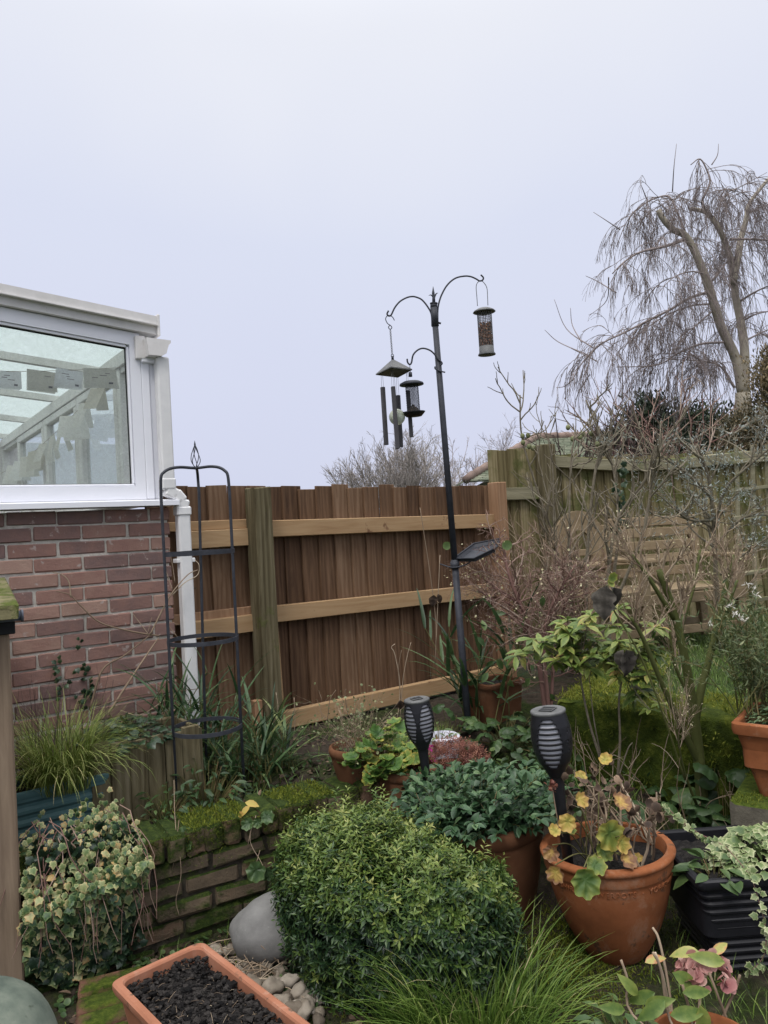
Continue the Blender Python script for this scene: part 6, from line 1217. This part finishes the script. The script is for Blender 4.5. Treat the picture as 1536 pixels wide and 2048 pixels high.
GS, go = bare('green_stemmed_shrub', c, 'green stemmed shrub with fine upright tan twigs in front of the bench', gm, M['twig_green'], dict(per=11, L=.28, f0=.70, fwd=.7, up=.85, tr=.19, S=[dict(n=7, w=.08, t=.07, c=7, a=28, lr=.6, rr=.65), dict(n=5, w=.10, t=.06, c=3, a=30, lr=.5, rr=.75), dict(n=3, w=.1, c=0)]), 9, tm_=M['twig_tan'])
tips = V3([b_[0][-1] for b_ in go[1]]); n = len(tips); k = MB(); k.inst(T_ROUND, tips, rand_dir(n), rand_dir(n), rng.uniform(.003, .007, n), rng.random(n)); tag(k.build('buds', M['f_cream'], GS, smooth=True, world=True), kind='stuff')
# withered large leaves on a stem, twigs in the shady bed
o = thing('withered_hydrangea', P(1365, 1510, 3.2), 'stem carrying two big withered grey purple leaves before the bench', 'plant'); k = MB(); k.tube(spline([P(1370, 1560, 3.2), P(1330, 1440, 3.15), P(1280, 1310, 3.1), P(1225, 1215, 3.08), P(1215, 1170, 3.08)], 6), .004, 6, .3); k.tube(spline([P(1250, 1255, 3.1), P(1262, 1290, 3.06), P(1255, 1310, 3.05)], 4), .003, 5, .3); k.build('stem', M['twig_green'], o, world=True)
leafset('withered_leaves', [(1216, 1172, 3.06, .17, .5, (-.30, 0, -1), (-.55, -.80, .2)), (1222, 1172, 3.09, .125, .8, (.10, 0, -1), (.7, -.65, .2)), (1226, 1176, 3.07, .10, .25, (.35, 0, -1), (.3, -.9, .2)), (1252, 1300, 3.04, .13, .3, (.05, -.1, -1), (.35, -.9, .3)), (1245, 1300, 3.05, .11, .55, (-.25, .1, -1), (-.6, -.7, .2)), (1256, 1302, 3.05, .08, .2, (.4, .1, -1), (.6, -.7, .2))], T_WITHER, M['l_grey'], o)
leafset('lime_lichen', [(1222, 1165, 3.05, .036, .2, (.2, 0, .8), (.4, -.7, .6)), (1228, 1172, 3.05, .03, .25, (-.6, 0, .4), (-.3, -.6, .8))], T_GERAN, M['l_yel'], o)  # leaf shapes standing in for lime moss and lichen on the stem
# pieris like shrubs
def whorls(name, base, lab, centers, seed, stems):
    o = thing(name, base, lab, 'shrub'); k = MB()
    for s_, r in stems: k.tube(spline([P(*q) for q in s_], 5), np.linspace(r, r*.5, (len(s_)-1)*5+1), 6)
    km = MB(); B = P(*stems[0][0][-1])
    for px, py, d, nn, L_ in centers:
        q = P(px, py, d); k.tube(spline([B, B.lerp(q, .5)-Vector((0, 0, .02)), q], 4), .0022, 5)
        for i in range(nn): a = 6.283*i/nn*1.0+rng.normal(0, .3); el = rng.normal(.15, .35); dd = (math.cos(a)*math.cos(el), math.sin(a)*math.cos(el)-.15, math.sin(el)); km.inst(T_PIER, [tuple(q)], [dd], [(rng.normal(0, .2), -.35, 1)], L_*rng.uniform(.75, 1.25), cl(np.array([rng.normal(.52, .16)])))
    km.build('leaves', M['l_pier'], o, smooth=True, world=True); k.build('stems', M['bark_grey'], o, world=True); return o
R = np.random.default_rng(3)
cs = [(R.normal(1150, 42), R.normal(1285, 26), R.normal(3.55, .06), 9, .075) for _ in range(36)]+[(1090, 1285, 3.5, 9, .07), (1135, 1255, 3.55, 9, .07), (1170, 1240, 3.6, 9, .07), (1150, 1330, 3.5, 8, .08), (1175, 1335, 3.5, 8, .08)]
whorls('pieris_shrub', P(1205, 1530, 3.55), 'yellow green whorled leaf shrub on thin stems in front of the mossy wall', cs, 1, [([(1205, 1530, 3.55), (1180, 1450, 3.55), (1165, 1380, 3.55), (1155, 1320, 3.55)], .007), ([(1205, 1530, 3.55), (1188, 1440, 3.5), (1178, 1350, 3.5)], .004)])
cs = [(R.normal(1255, 34), R.normal(1318, 30), R.normal(3.5, .05), 9, .07) for _ in range(30)]+[(1240, 1260, 3.5, 8, .06), (1290, 1290, 3.5, 8, .06), (1215, 1305, 3.5, 8, .06), (1235, 1355, 3.45, 8, .06), (1300, 1420, 3.4, 8, .05), (1320, 1408, 3.4, 7, .05)]
whorls('pieris_shrub', P(1235, 1560, 3.5), 'second lime leaved whorled shrub, with orange tints, beside the withered leaves', cs, 2, [([(1235, 1560, 3.5), (1240, 1480, 3.5), (1238, 1400, 3.5), (1248, 1340, 3.5)], .007), ([(1235, 1560, 3.5), (1255, 1500, 3.5), (1265, 1485, 3.5)], .004)])
# fine shrub with white flowers
c = P(1490, 1420, 3.1); o = thing('white_flowered_shrub', c, 'fine leaved grey green shrub with a few white flowers at the right edge', 'shrub'); out = {}; Rf = random.Random(6)
for i in range(40): grow(out, Rf, P(1500+Rf.uniform(-30, 60), 1430, 3.1+Rf.uniform(-.1, .1)), Vector((Rf.gauss(0, .35), Rf.gauss(0, .3), 1)).normalized(), Rf.uniform(.22, .5), .003, 0, [dict(n=6, w=.1, c=7, a=40, lr=.45), dict(n=4, w=.14, c=0)])
k = MB(); emit(k, out, (4, 3)); k.build('stems', M['twig_green'], o, world=True); pts = V3([q for b_ in out[1] for q in b_[0][1:]]+[q for b_ in out[0] for q in b_[0][2:]]); pts = np.concatenate([pts, pts, pts]); n = len(pts); k = MB(); k.inst(T_NARROW, pts, rand_dir(n)+np.array([0, 0, .3]), rand_dir(n), rng.uniform(.02, .038, n), cl(rng.normal(.5, .22, n))); k.build('leaves', M['l_fine'], o, smooth=True, world=True)
k = MB()
for px, py in ((1470, 1228), (1480, 1235), (1508, 1178), (1495, 1170), (1512, 1190), (1420, 1247), (1462, 1212), (1487, 1240)):
    n = 10; k.inst(T_NARROW, np.tile(tuple(P(px, py, 3.0)), (n, 1))+rng.normal(0, .004, (n, 3)), rand_dir(n)+np.array([0, -.3, .2]), rand_dir(n), rng.uniform(.013, .020, n), rng.random(n))
k.build('white_flowers', M['f_white'], o, smooth=True, world=True)
# thin dry stems and sprigs before the fence
o = thing('dry_seed_stems', P(800, 1430, 4.3), 'a few thin dry stems with curled tips in front of the brown fence', 'dried stems'); k = MB()
for s_ in ([(795, 1440), (800, 1370), (790, 1310), (783, 1295), (790, 1288)], [(800, 1440), (806, 1360), (815, 1310), (822, 1285)], [(802, 1400), (797, 1340), (803, 1300)], [(870, 1330), (872, 1250), (862, 1160), (850, 1080), (840, 1015)], [(872, 1290), (876, 1200), (880, 1110)], [(655, 1440), (660, 1400), (672, 1380)], [(695, 1430), (690, 1385), (693, 1378)], [(585, 1500), (590, 1440), (588, 1395)], [(552, 1490), (556, 1420), (552, 1385)]): k.tube(spline([P(*q, 4.3) for q in s_], 5), .0022, 4)
k.build('stems', M['twig_tan'], o, world=True)
leafset('curled_leaves', [(868, 1190, 4.28, .07, .3, (-.2, 0, -1), (0, -1, .2)), (876, 1188, 4.28, .06, .5, (.2, 0, -1), (0, -1, .2)), (800, 1400, 4.25, .06, .3, (0, 0, -1), (0, -1, .2))], T_WITHER, M['l_dead'], o); leafset('green_leaves', [(893, 1083, 4.4, .05, .8, (0, 0, -1), (0, -1, .1)), (905, 1122, 4.4, .05, .6, (.4, 0, -.8), (0, -1, .2)), (1012, 1080, 4.3, .06, .8, (.1, 0, -1), (0, -1, .2))], T_ROUND, M['l_green'], o)
c = P(1280, 1570, 3.5); c.z = .2
o = thing('shade_stems', c, 'thin bare stems and grass blades rising before the dark face of the mossy wall', 'dried stems'); out = {}; Rs = random.Random(15)
for i in range(26): a = Rs.uniform(0, 1); b0 = K0.lerp(K1, .05+a*.75)-FN*Rs.uniform(.06, .35); b0.z = soil_z(b0.x, b0.y); grow(out, Rs, b0, Vector((Rs.gauss(0, .25), Rs.gauss(0, .2), 1)).normalized(), Rs.uniform(.18, .5), .003, 0, [dict(n=7, w=.12, c=3, a=35, lr=.45), dict(n=4, w=.15, c=0)])
k = MB(); emit(k, out, (5, 4)); k.build('stems', M['twig_tan'], o, world=True); bl = V3([b_[0][0] for b_ in out[0]]*4); bl = bl+rng.normal(0, .05, bl.shape)*np.array([1, 1, 0]); n = len(bl); k = MB(); k.blades(bl, rng.uniform(0, 6.28, n), rng.uniform(.10, .28, n), rng.uniform(.05, .5, n), rng.uniform(.3, 1.3, n), rng.uniform(.004, .008, n), 6, cl(rng.normal(.5, .2, n)), .15); tag(k.build('grass_blades', M['l_grass'], o, world=True), kind='stuff')
# sprigs hanging on the wall face
def sprig(name, lab, items, tpl, m_, strands):
    o = thing(name, P(*items[0][:3]), lab, 'plant'); k = MB()
    for s_ in strands: k.tube(spline([P(*q) for q in s_], 5), .0014, 4)
    k.build('stems', M['twig_tan'], o, world=True); leafset('leaves', items, tpl, m_, o)
dn = (0, -.2, -1)
sprig('wall_seedling', 'small green leafy sprig rooted in the mossy coping with pale hanging roots', [(362, 1655, 2.93, .05, .5, (.4, -.2, -.4), cam_n), (372, 1675, 2.9, .05, .45, dn, cam_n), (350, 1680, 2.9, .04, .5, dn, cam_n), (356, 1698, 2.89, .035, .4, dn, cam_n), (345, 1665, 2.92, .035, .5, (-.6, -.2, -.2), cam_n)], T_GER2, M['l_green'], [[(358, 1640, 2.95), (352, 1690, 2.87), (345, 1740, 2.86)], [(358, 1690, 2.87), (362, 1750, 2.85), (352, 1800, 2.84), (358, 1830, 2.83)], [(348, 1560, 3.1), (349, 1620, 3.0), (352, 1660, 2.92)]])
sprig('wall_seedling', 'green three leaved sprig hanging over the wall left of the clipped shrub', [(525, 1625, 3.0, .055, .4, (.5, -.2, -.4), cam_n), (505, 1640, 3.0, .05, .4, (-.6, -.2, -.4), cam_n), (515, 1635, 3.0, .04, .5, dn, cam_n)], T_GER2, M['l_green'], [[(512, 1630, 3.02), (500, 1680, 2.98), (520, 1720, 2.96), (530, 1740, 2.95)], [(505, 1640, 3.0), (496, 1690, 2.96)]])
sprig('wall_seedling', 'single broad round green leaf low on the wall beside the clipped shrub', [(512, 1722, 2.86, .075, .4, (0, -.2, -1), cam_n), (530, 1735, 2.88, .05, .25, (.3, 0, -1), cam_n)], T_GER2, M['l_green'], [[(520, 1700, 2.9), (513, 1725, 2.87)]])
fl = thing('fallen_leaf', P(492, 1612, 3.08), 'yellow and brown fallen leaves lying on the mossy coping', 'leaf'); leafset('leaf_blades', [(480, 1622, 3.04, .05, .8, (.2, -.1, -.7), cam_n), (490, 1605, 3.07, .05, .62, (.6, -.1, -.1), (0, -.6, .8)), (500, 1612, 3.05, .045, .7, (-.4, -.2, -.3), (0, -.5, .9)), (478, 1635, 3.02, .035, .95, dn, cam_n)], T_OVAL, M['l_yel'], fl)

# ---- ground cover, litter, lawn grass
def scatter(name, n, x0, x1, y0, y1, zf, mask, m_, L_, wid, bend, tm):
    x, y = rng.uniform(x0, x1, n), rng.uniform(y0, y1, n); kp = np.array([mask(a, b_) for a, b_ in zip(x, y)]); x, y = x[kp], y[kp]; z = np.array([zf(a, b_) for a, b_ in zip(x, y)]); n = len(x)
    k = MB(); k.blades(np.stack([x, y, z], -1), rng.uniform(0, 6.283, n), rng.uniform(*L_, n), rng.uniform(.05, .7, n), rng.uniform(*bend, n), rng.uniform(*wid, n), 3, cl(rng.normal(tm, .2, n)), .1); return tag(k.build(name, m_), kind='stuff')
inl = lambda x, y: (Vector((x, y, 0))-K0).dot(FN) > .30 and (Vector((x, y, 0))-K0).dot(SNn) > .25
scatter('lawn_grass', 24000, 1.1, 4.2, 3.3, 6.6, lambda x, y: LAWN_Z+.02*n3(x, y, 3), inl, M['l_grass'], (.03, .075), (.003, .005), (.2, 1.2), .45)
bedm = lambda x, y: n3(x, y, 3, 8) > -.1 and (Vector((x, y, 0))-K0).dot(FN) < -.02 and (Vector((x, y, 0))-K0).dot(SNn) < .0
scatter('weedy_grass', 4200, -1.6, 1.9, 2.6, 4.9, soil_z, bedm, M['l_grass'], (.03, .10), (.002, .005), (.3, 1.5), .4)
scatter('patio_grass', 2500, .3, 2.2, 1.7, 3.0, soil_z, lambda x, y: n3(x, y, 2.5, 2) > .05, M['l_grass'], (.03, .12), (.002, .005), (.3, 1.3), .45)
def litter(name, n, x0, x1, y0, y1, tpl, m_, size, tm, mask=lambda x, y: True, dz=.008, flat=1.):
    x, y = rng.uniform(x0, x1, n), rng.uniform(y0, y1, n); kp = np.array([mask(a, b_) for a, b_ in zip(x, y)]); x, y = x[kp], y[kp]; z = np.array([soil_z(a, b_) for a, b_ in zip(x, y)])+dz; n = len(x); d = rand_dir(n); d[:, 2] *= .35; nr = np.stack([rng.normal(0, .5, n), rng.normal(0, .5, n), np.full(n, flat)], -1)
    k = MB(); k.inst(tpl, np.stack([x, y, z], -1), d, nr, rng.uniform(*size, n), cl(rng.normal(tm, .25, n))); return tag(k.build(name, m_, smooth=True), kind='stuff')
inb = lambda x, y: (Vector((x, y, 0))-K0).dot(FN) < -.03 and (Vector((x, y, 0))-K0).dot(SNn) < -.03
litter('leaf_litter', 2600, -1.8, 2.0, 1.9, 5.2, T_OVAL, M['l_dead'], (.015, .045), .5, inb)
litter('low_weeds', 5200, -1.2, 2.0, 2.3, 4.4, T_ROUND, M['l_green'], (.012, .03), .4, lambda x, y: inb(x, y) and n3(x, y, 3.3, 14) > .12, .015)
c = P(1060, 1500, 3.6); n = 700; x, y = rng.normal(.72, .13, n), rng.normal(3.72, .14, n); k = MB(); k.inst(T_ROUND, np.stack([x, y, np.array([soil_z(a, b_) for a, b_ in zip(x, y)])+rng.uniform(.01, .09, n)], -1), rand_dir(n), rand_dir(n)*.5+np.array([0, 0, 1]), rng.uniform(.02, .04, n), cl(rng.normal(.6, .2, n))); tag(k.build('creeping_weed', M['l_green'], smooth=True), kind='stuff')
x, y = rng.uniform(-1.3, 2.1, 5200), rng.uniform(1.4, 3.9, 5200); kp = np.array([inb(a, b_) for a, b_ in zip(x, y)]); k = MB()
for a, b_ in zip(x[kp], y[kp]): s_ = .003+rng.exponential(.0035); k.sphere((a, b_, soil_z(a, b_)+s_*.3), min(s_, .018), 6, rng.random()**2, sq=tuple(rng.uniform(.6, 1.2, 3)))
tag(k.build('soil_crumbs', M['soil'], smooth=True), kind='stuff')
n = 30000; x, y = rng.uniform(-1.2, 2.0, n), rng.uniform(1.6, 3.3, n); kp = np.array([n3(a, b_, 2.6, 21)+.5*n3(a, b_, 8, 4) > .08 and (Vector((a, b_, 0))-W0).dot(WN) < -.03 for a, b_ in zip(x, y)]); x, y = x[kp], y[kp]; n = len(x); k = MB(); fronds(k, np.stack([x, y, np.array([soil_z(a, b_) for a, b_ in zip(x, y)])], -1), np.tile([0, 0, 1.], (n, 1)), .008, .020, cl(rng.normal(.45, .2, n))); tag(k.build('ground_moss', M['moss'], smooth=True), kind='stuff')
n = 9000; x = rng.normal(.60, .10, n); y = rng.normal(2.72, .16, n); k = MB(); fronds(k, np.stack([x, y, np.array([soil_z(a, b_) for a, b_ in zip(x, y)])], -1), np.tile([0, 0, 1.], (n, 1)), .008, .018, cl(rng.normal(.5, .2, n))); tag(k.build('ground_moss', M['moss']), kind='stuff')
k = MB()
for i in range(70):
    a = on_z(rng.uniform(430, 600), rng.uniform(1880, 1990), .03); d_ = Vector((rng.normal(), rng.normal(), rng.normal(0, .25))).normalized(); L_ = rng.uniform(.05, .16); k.tube([a-d_*L_/2, a+Vector((0, 0, .01)), a+d_*L_/2], .0016, 4)
tag(k.build('dry_twig_litter', M['twig_tan']), kind='stuff')

# ---- trees beyond the fences
DB = 13.0
def q1(x, y, d=DB): return P(950+x/2.62, 280+y/2.62, d)
bt = thing('birch_tree', (q1(1405, 1500).x, q1(1405, 1500).y, 0), 'bare weeping birch with two pale trunks and hanging twigs', 'tree'); limbs = []
def limb(pts, r0, r1): s_ = spline([q1(*p) for p in pts], 5); limbs.append((s_, r0, r1)); return s_
k = MB(); b0 = bt.location; tr_ = q1(1405, 1400)
for pts, r0, r1 in (([(1400, 1330), (1368, 1150), (1290, 980), (1240, 820), (1200, 700), (1150, 580), (1100, 500), (1040, 470), (990, 420), (960, 368)], .085, .045), ([(1415, 1330), (1412, 1100), (1392, 950, 13.2), (1365, 820, 13.3), (1350, 680, 13.4), (1320, 560, 13.5), (1270, 450, 13.5), (1210, 380, 13.6), (1130, 360, 13.6)], .08, .035), ([(1350, 760, 13.3), (1380, 600, 13.6), (1392, 520, 13.8), (1420, 420, 14), (1440, 330, 14.2), (1540, 200, 14.4)], .07, .03)):
    s_ = limb(pts, r0, r1); k.tube(s_, np.linspace(r0, r1, len(s_)), 12, .5)
k.tube([Vector((b0.x, b0.y, 0)), Vector((b0.x, b0.y, 1.0)), tr_, q1(1405, 1325)], [.19, .17, .15, .12], 14, .5); k.build('trunk', M['bark_birch'], bt, world=True)
k = MB()
for pts, r0 in (([(1240, 400, 13.5), (1190, 330), (1230, 230), (1220, 170), (1180, 100), (1130, 130)], .035), ([(1100, 520), (1020, 550, 12.8), (940, 570, 12.6), (860, 590, 12.5), (780, 640, 12.4), (720, 700, 12.3)], .04), ([(1210, 800), (1120, 830, 12.8), (1020, 890, 12.6), (900, 950, 12.4), (780, 1010, 12.2), (660, 1070, 12.1), (560, 1170, 12), (510, 1260, 12)], .035), ([(1230, 860), (1130, 870, 13.2), (1000, 920, 13.4), (880, 1000, 13.5), (760, 1100, 13.5)], .025), ([(1310, 1060), (1180, 1070, 12.8), (1060, 1120, 12.7), (950, 1180, 12.6), (740, 1190, 12.5)], .03), ([(1360, 1300), (1290, 1190), (1200, 1160, 12.8), (1030, 1150, 12.6)], .03), ([(1100, 480), (1060, 380, 13.2), (1020, 300, 13.3), (960, 300, 13.4), (880, 340, 13.4), (800, 420, 13.4), (740, 560, 13.4)], .028), ([(1380, 850, 13.3), (1480, 790, 13), (1600, 740, 12.8)], .03), ([(1400, 950, 13.2), (1480, 910), (1600, 890)], .025), ([(1340, 520, 13.5), (1440, 520), (1600, 530)], .035), ([(1420, 1050), (1500, 1010), (1620, 960)], .025), ([(1200, 700), (1130, 690, 12.6), (1040, 720, 12.3), (960, 800, 12.1)], .02), ([(1240, 740), (1290, 680), (1330, 620)], .03), ([(1270, 450, 13.5), (1300, 300, 13.6), (1400, 240, 13.7), (1530, 170, 13.8)], .02), ([(1100, 270, 13.2), (1040, 310), (940, 300), (850, 370)], .014), ([(1440, 380, 14), (1536, 340, 14), (1620, 360, 14)], .02), ([(1250, 270, 13.5), (1330, 260), (1430, 300), (1500, 420)], .014), ([(1240, 900), (1150, 980, 12.7), (1080, 1060, 12.5), (1020, 1130, 12.4)], .02)):
    r0 *= .75; s_ = limb(pts, r0, r0*.3); k.tube(s_, np.linspace(r0, r0*.3, len(s_)), 7, .6)
for pts in ([(600, 1130, 12.1), (440, 1060), (365, 995)], [(620, 1090, 12.1), (480, 990), (415, 835)], [(560, 1060, 12.1), (510, 970), (500, 880)], [(760, 470, 13.4), (700, 430), (620, 378)], [(740, 800, 12.3), (640, 740), (580, 712)], [(1035, 270, 13.3), (1042, 150), (1056, 20)], [(1240, 130), (1270, 80), (1276, 20)], [(900, 310, 13.4), (880, 260), (862, 215)], [(520, 1250, 12), (470, 1290), (425, 1298)], [(600, 1230, 12), (540, 1330), (520, 1420)], [(640, 1160, 12), (560, 1120), (500, 1090)], [(700, 720, 12.3), (690, 840), (600, 920)]):
    s_ = spline([q1(*q) for q in pts], 5); k.tube(s_, np.linspace(.011, .004, len(s_)), 5, .6)
out = {}; Rb = random.Random(12)
SB = [dict(n=9, w=.09, t=-.17, c=(5, 9), a=35, lr=.85, rr=.8, s0=.15, tip=.6), dict(n=8, w=.05, t=-.28, c=(2, 4), a=30, lr=.5, rr=.8, tip=.7), dict(n=5, w=.07, t=-.2, c=0, tip=.7)]
for s_, r0, r1 in limbs:
    Ll = sum((s_[i+1]-s_[i]).length for i in range(len(s_)-1)); nb = int(Ll*(11 if r0 < .05 else 7))
    for i in range(nb):
        f = Rb.uniform(.2, .92); j = min(len(s_)-2, int(f*(len(s_)-1))); q = s_[j]; d = (s_[j+1]-s_[j]).normalized(); side = Vector((Rb.gauss(0, 1), Rb.gauss(0, .8), Rb.gauss(.05, .3))).normalized(); grow(out, Rb, q, (d*Vector((1, 1, .5))*.35+side*.8).normalized(), Rb.uniform(.55, 1.2)*(1-.28*f), .0056, 0, SB)
emit(k, {0: out[0]}, (4,)); k.build('branches', M['twig_birch'], bt, world=True)
k = MB(); emit(k, {1: out[1], 2: out[2]}, (3, 3, 3)); tag(k.build('hanging_twigs', M['twig_birch'], bt, world=True), kind='stuff')

def fan_tree(name, base, lab, m_, seed, n, Ln, spread, S, r):
    o = thing(name, base, lab, 'tree', None); R_ = random.Random(seed); out = {}; k = MB()
    for i in range(n): grow(out, R_, Vector((R_.gauss(0, .12), R_.gauss(0, .12), 0)), Vector((R_.gauss(0, spread), R_.gauss(0, spread), 1)).normalized(), Ln*R_.uniform(.85, 1.03), r, 0, S)
    emit(k, out, (5, 4, 3, 3)); k.build('branches', m_, o); return o
ST = [dict(n=8, w=.05, t=.02, c=9, a=32, lr=.5, rr=.6, s0=.3), dict(n=6, w=.08, t=.03, c=6, a=35, lr=.5, rr=.65), dict(n=4, w=.1, c=4, a=40, lr=.5, rr=.75), dict(n=3, w=.1, c=0)]
ST2 = [dict(n=8, w=.04, t=.02, c=12, a=28, lr=.5, rr=.55, s0=.25), dict(n=6, w=.07, t=.04, c=7, a=30, lr=.55, rr=.7), dict(n=4, w=.1, t=.03, c=4, a=35, lr=.5, rr=.8, tip=.6), dict(n=3, w=.1, c=0)]
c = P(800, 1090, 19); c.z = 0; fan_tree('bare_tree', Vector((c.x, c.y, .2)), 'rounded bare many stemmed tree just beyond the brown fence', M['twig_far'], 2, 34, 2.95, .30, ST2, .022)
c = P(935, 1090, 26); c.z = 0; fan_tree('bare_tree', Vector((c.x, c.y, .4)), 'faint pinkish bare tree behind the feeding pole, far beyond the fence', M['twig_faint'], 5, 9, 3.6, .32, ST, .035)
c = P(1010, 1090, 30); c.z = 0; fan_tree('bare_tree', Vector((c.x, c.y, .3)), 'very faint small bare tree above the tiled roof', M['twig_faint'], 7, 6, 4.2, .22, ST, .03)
c = P(1210, 1000, 10.5); c.z = 0; fan_tree('bare_shrub', Vector((c.x, c.y, .8)), 'dark bare bush rising behind the old fence below the birch', M['twig_dark'], 9, 12, 2.2, .32, ST[1:], .02)
c = P(1330, 1000, 9.5); c.z = 0; fan_tree('bare_shrub', Vector((c.x, c.y, .9)), 'reddish bare bush behind the middle of the old fence', M['twig_red'], 10, 12, 2.0, .35, ST[1:], .018)
def crown_tree(name, px, py, d, w_, h_, lab, m_, n, leaf, seed, zb=.3, tm=.4, conic=.4):
    p = P(px, py, d); o = thing(name, (p.x, p.y, 0), lab, 'tree'); R_ = np.random.default_rng(seed); zt = p.z; k = MB(); k.tube([Vector((0, 0, 0)), Vector((.02, 0, zt*.5)), Vector((0, 0, zt*.85))], [.10, .07, .02], 8); out = {}; Rr = random.Random(seed)
    for i in range(26): f = Rr.uniform(.2, .85); a = Rr.uniform(0, 6.28); grow(out, Rr, Vector((0, 0, zt*f)), Vector((math.cos(a), math.sin(a), .5)).normalized(), w_*.45*(1.1-f), .02, 0, [dict(n=5, w=.1, c=3, a=40), dict(n=3, w=.1, c=0)])
    emit(k, out); k.build('trunk', M['twig_dark'], o)
    nc = 110; a = R_.uniform(0, 6.283, nc); f = R_.random(nc); rad = w_*.5*((1-f)**conic)*np.sqrt(R_.uniform(.25, 1, nc)); cz = zt-h_+h_*f; cc = np.stack([rad*np.cos(a), rad*np.sin(a), cz], -1); idx = R_.integers(0, nc, n); cs_ = w_*.13*R_.uniform(.6, 1.3, nc)
    p_ = cc[idx]+R_.normal(0, 1, (n, 3))*cs_[idx][:, None]*np.array([1, 1, .7]); dd = (cc[idx]-np.array([0, 0, zt-h_*.6])); dd = dd/np.linalg.norm(dd, axis=1)[:, None]+R_.normal(0, .6, (n, 3))
    k = MB(); k.inst(T_LANCE, p_, dd, R_.normal(0, 1, (n, 3)), R_.uniform(leaf*.6, leaf*1.3, n), cl(tm+.18*R_.normal(0, 1, n)+(R_.normal(0, .16, nc))[idx])); k.build('crown', m_, o, smooth=True)
crown_tree('evergreen_tree', 1300, 812, 15, 1.7, 1.9, 'dark evergreen tree behind the weeping birch, left of its trunks', M['l_conif'], 9000, .11, 1)
crown_tree('evergreen_tree', 1395, 835, 16, 2.0, 1.6, 'lower dark evergreen mass between the birch trunk and the first evergreen', M['l_conif'], 9000, .11, 2)
crown_tree('evergreen_tree', 1245, 868, 14, 1.1, 1.0, 'small dark evergreen bush showing over the old fence', M['l_conif'], 4000, .10, 3)
crown_tree('gold_cypress', 1560, 700, 10.5, 1.0, 2.4, 'golden tipped cypress at the right picture edge', M['l_gold'], 22000, .05, 4, tm=.5)
crown_tree('gold_cypress', 1480, 835, 10.8, .8, 1.0, 'smaller olive cypress below the birch trunks', M['l_gold'], 12000, .045, 5, tm=.4)
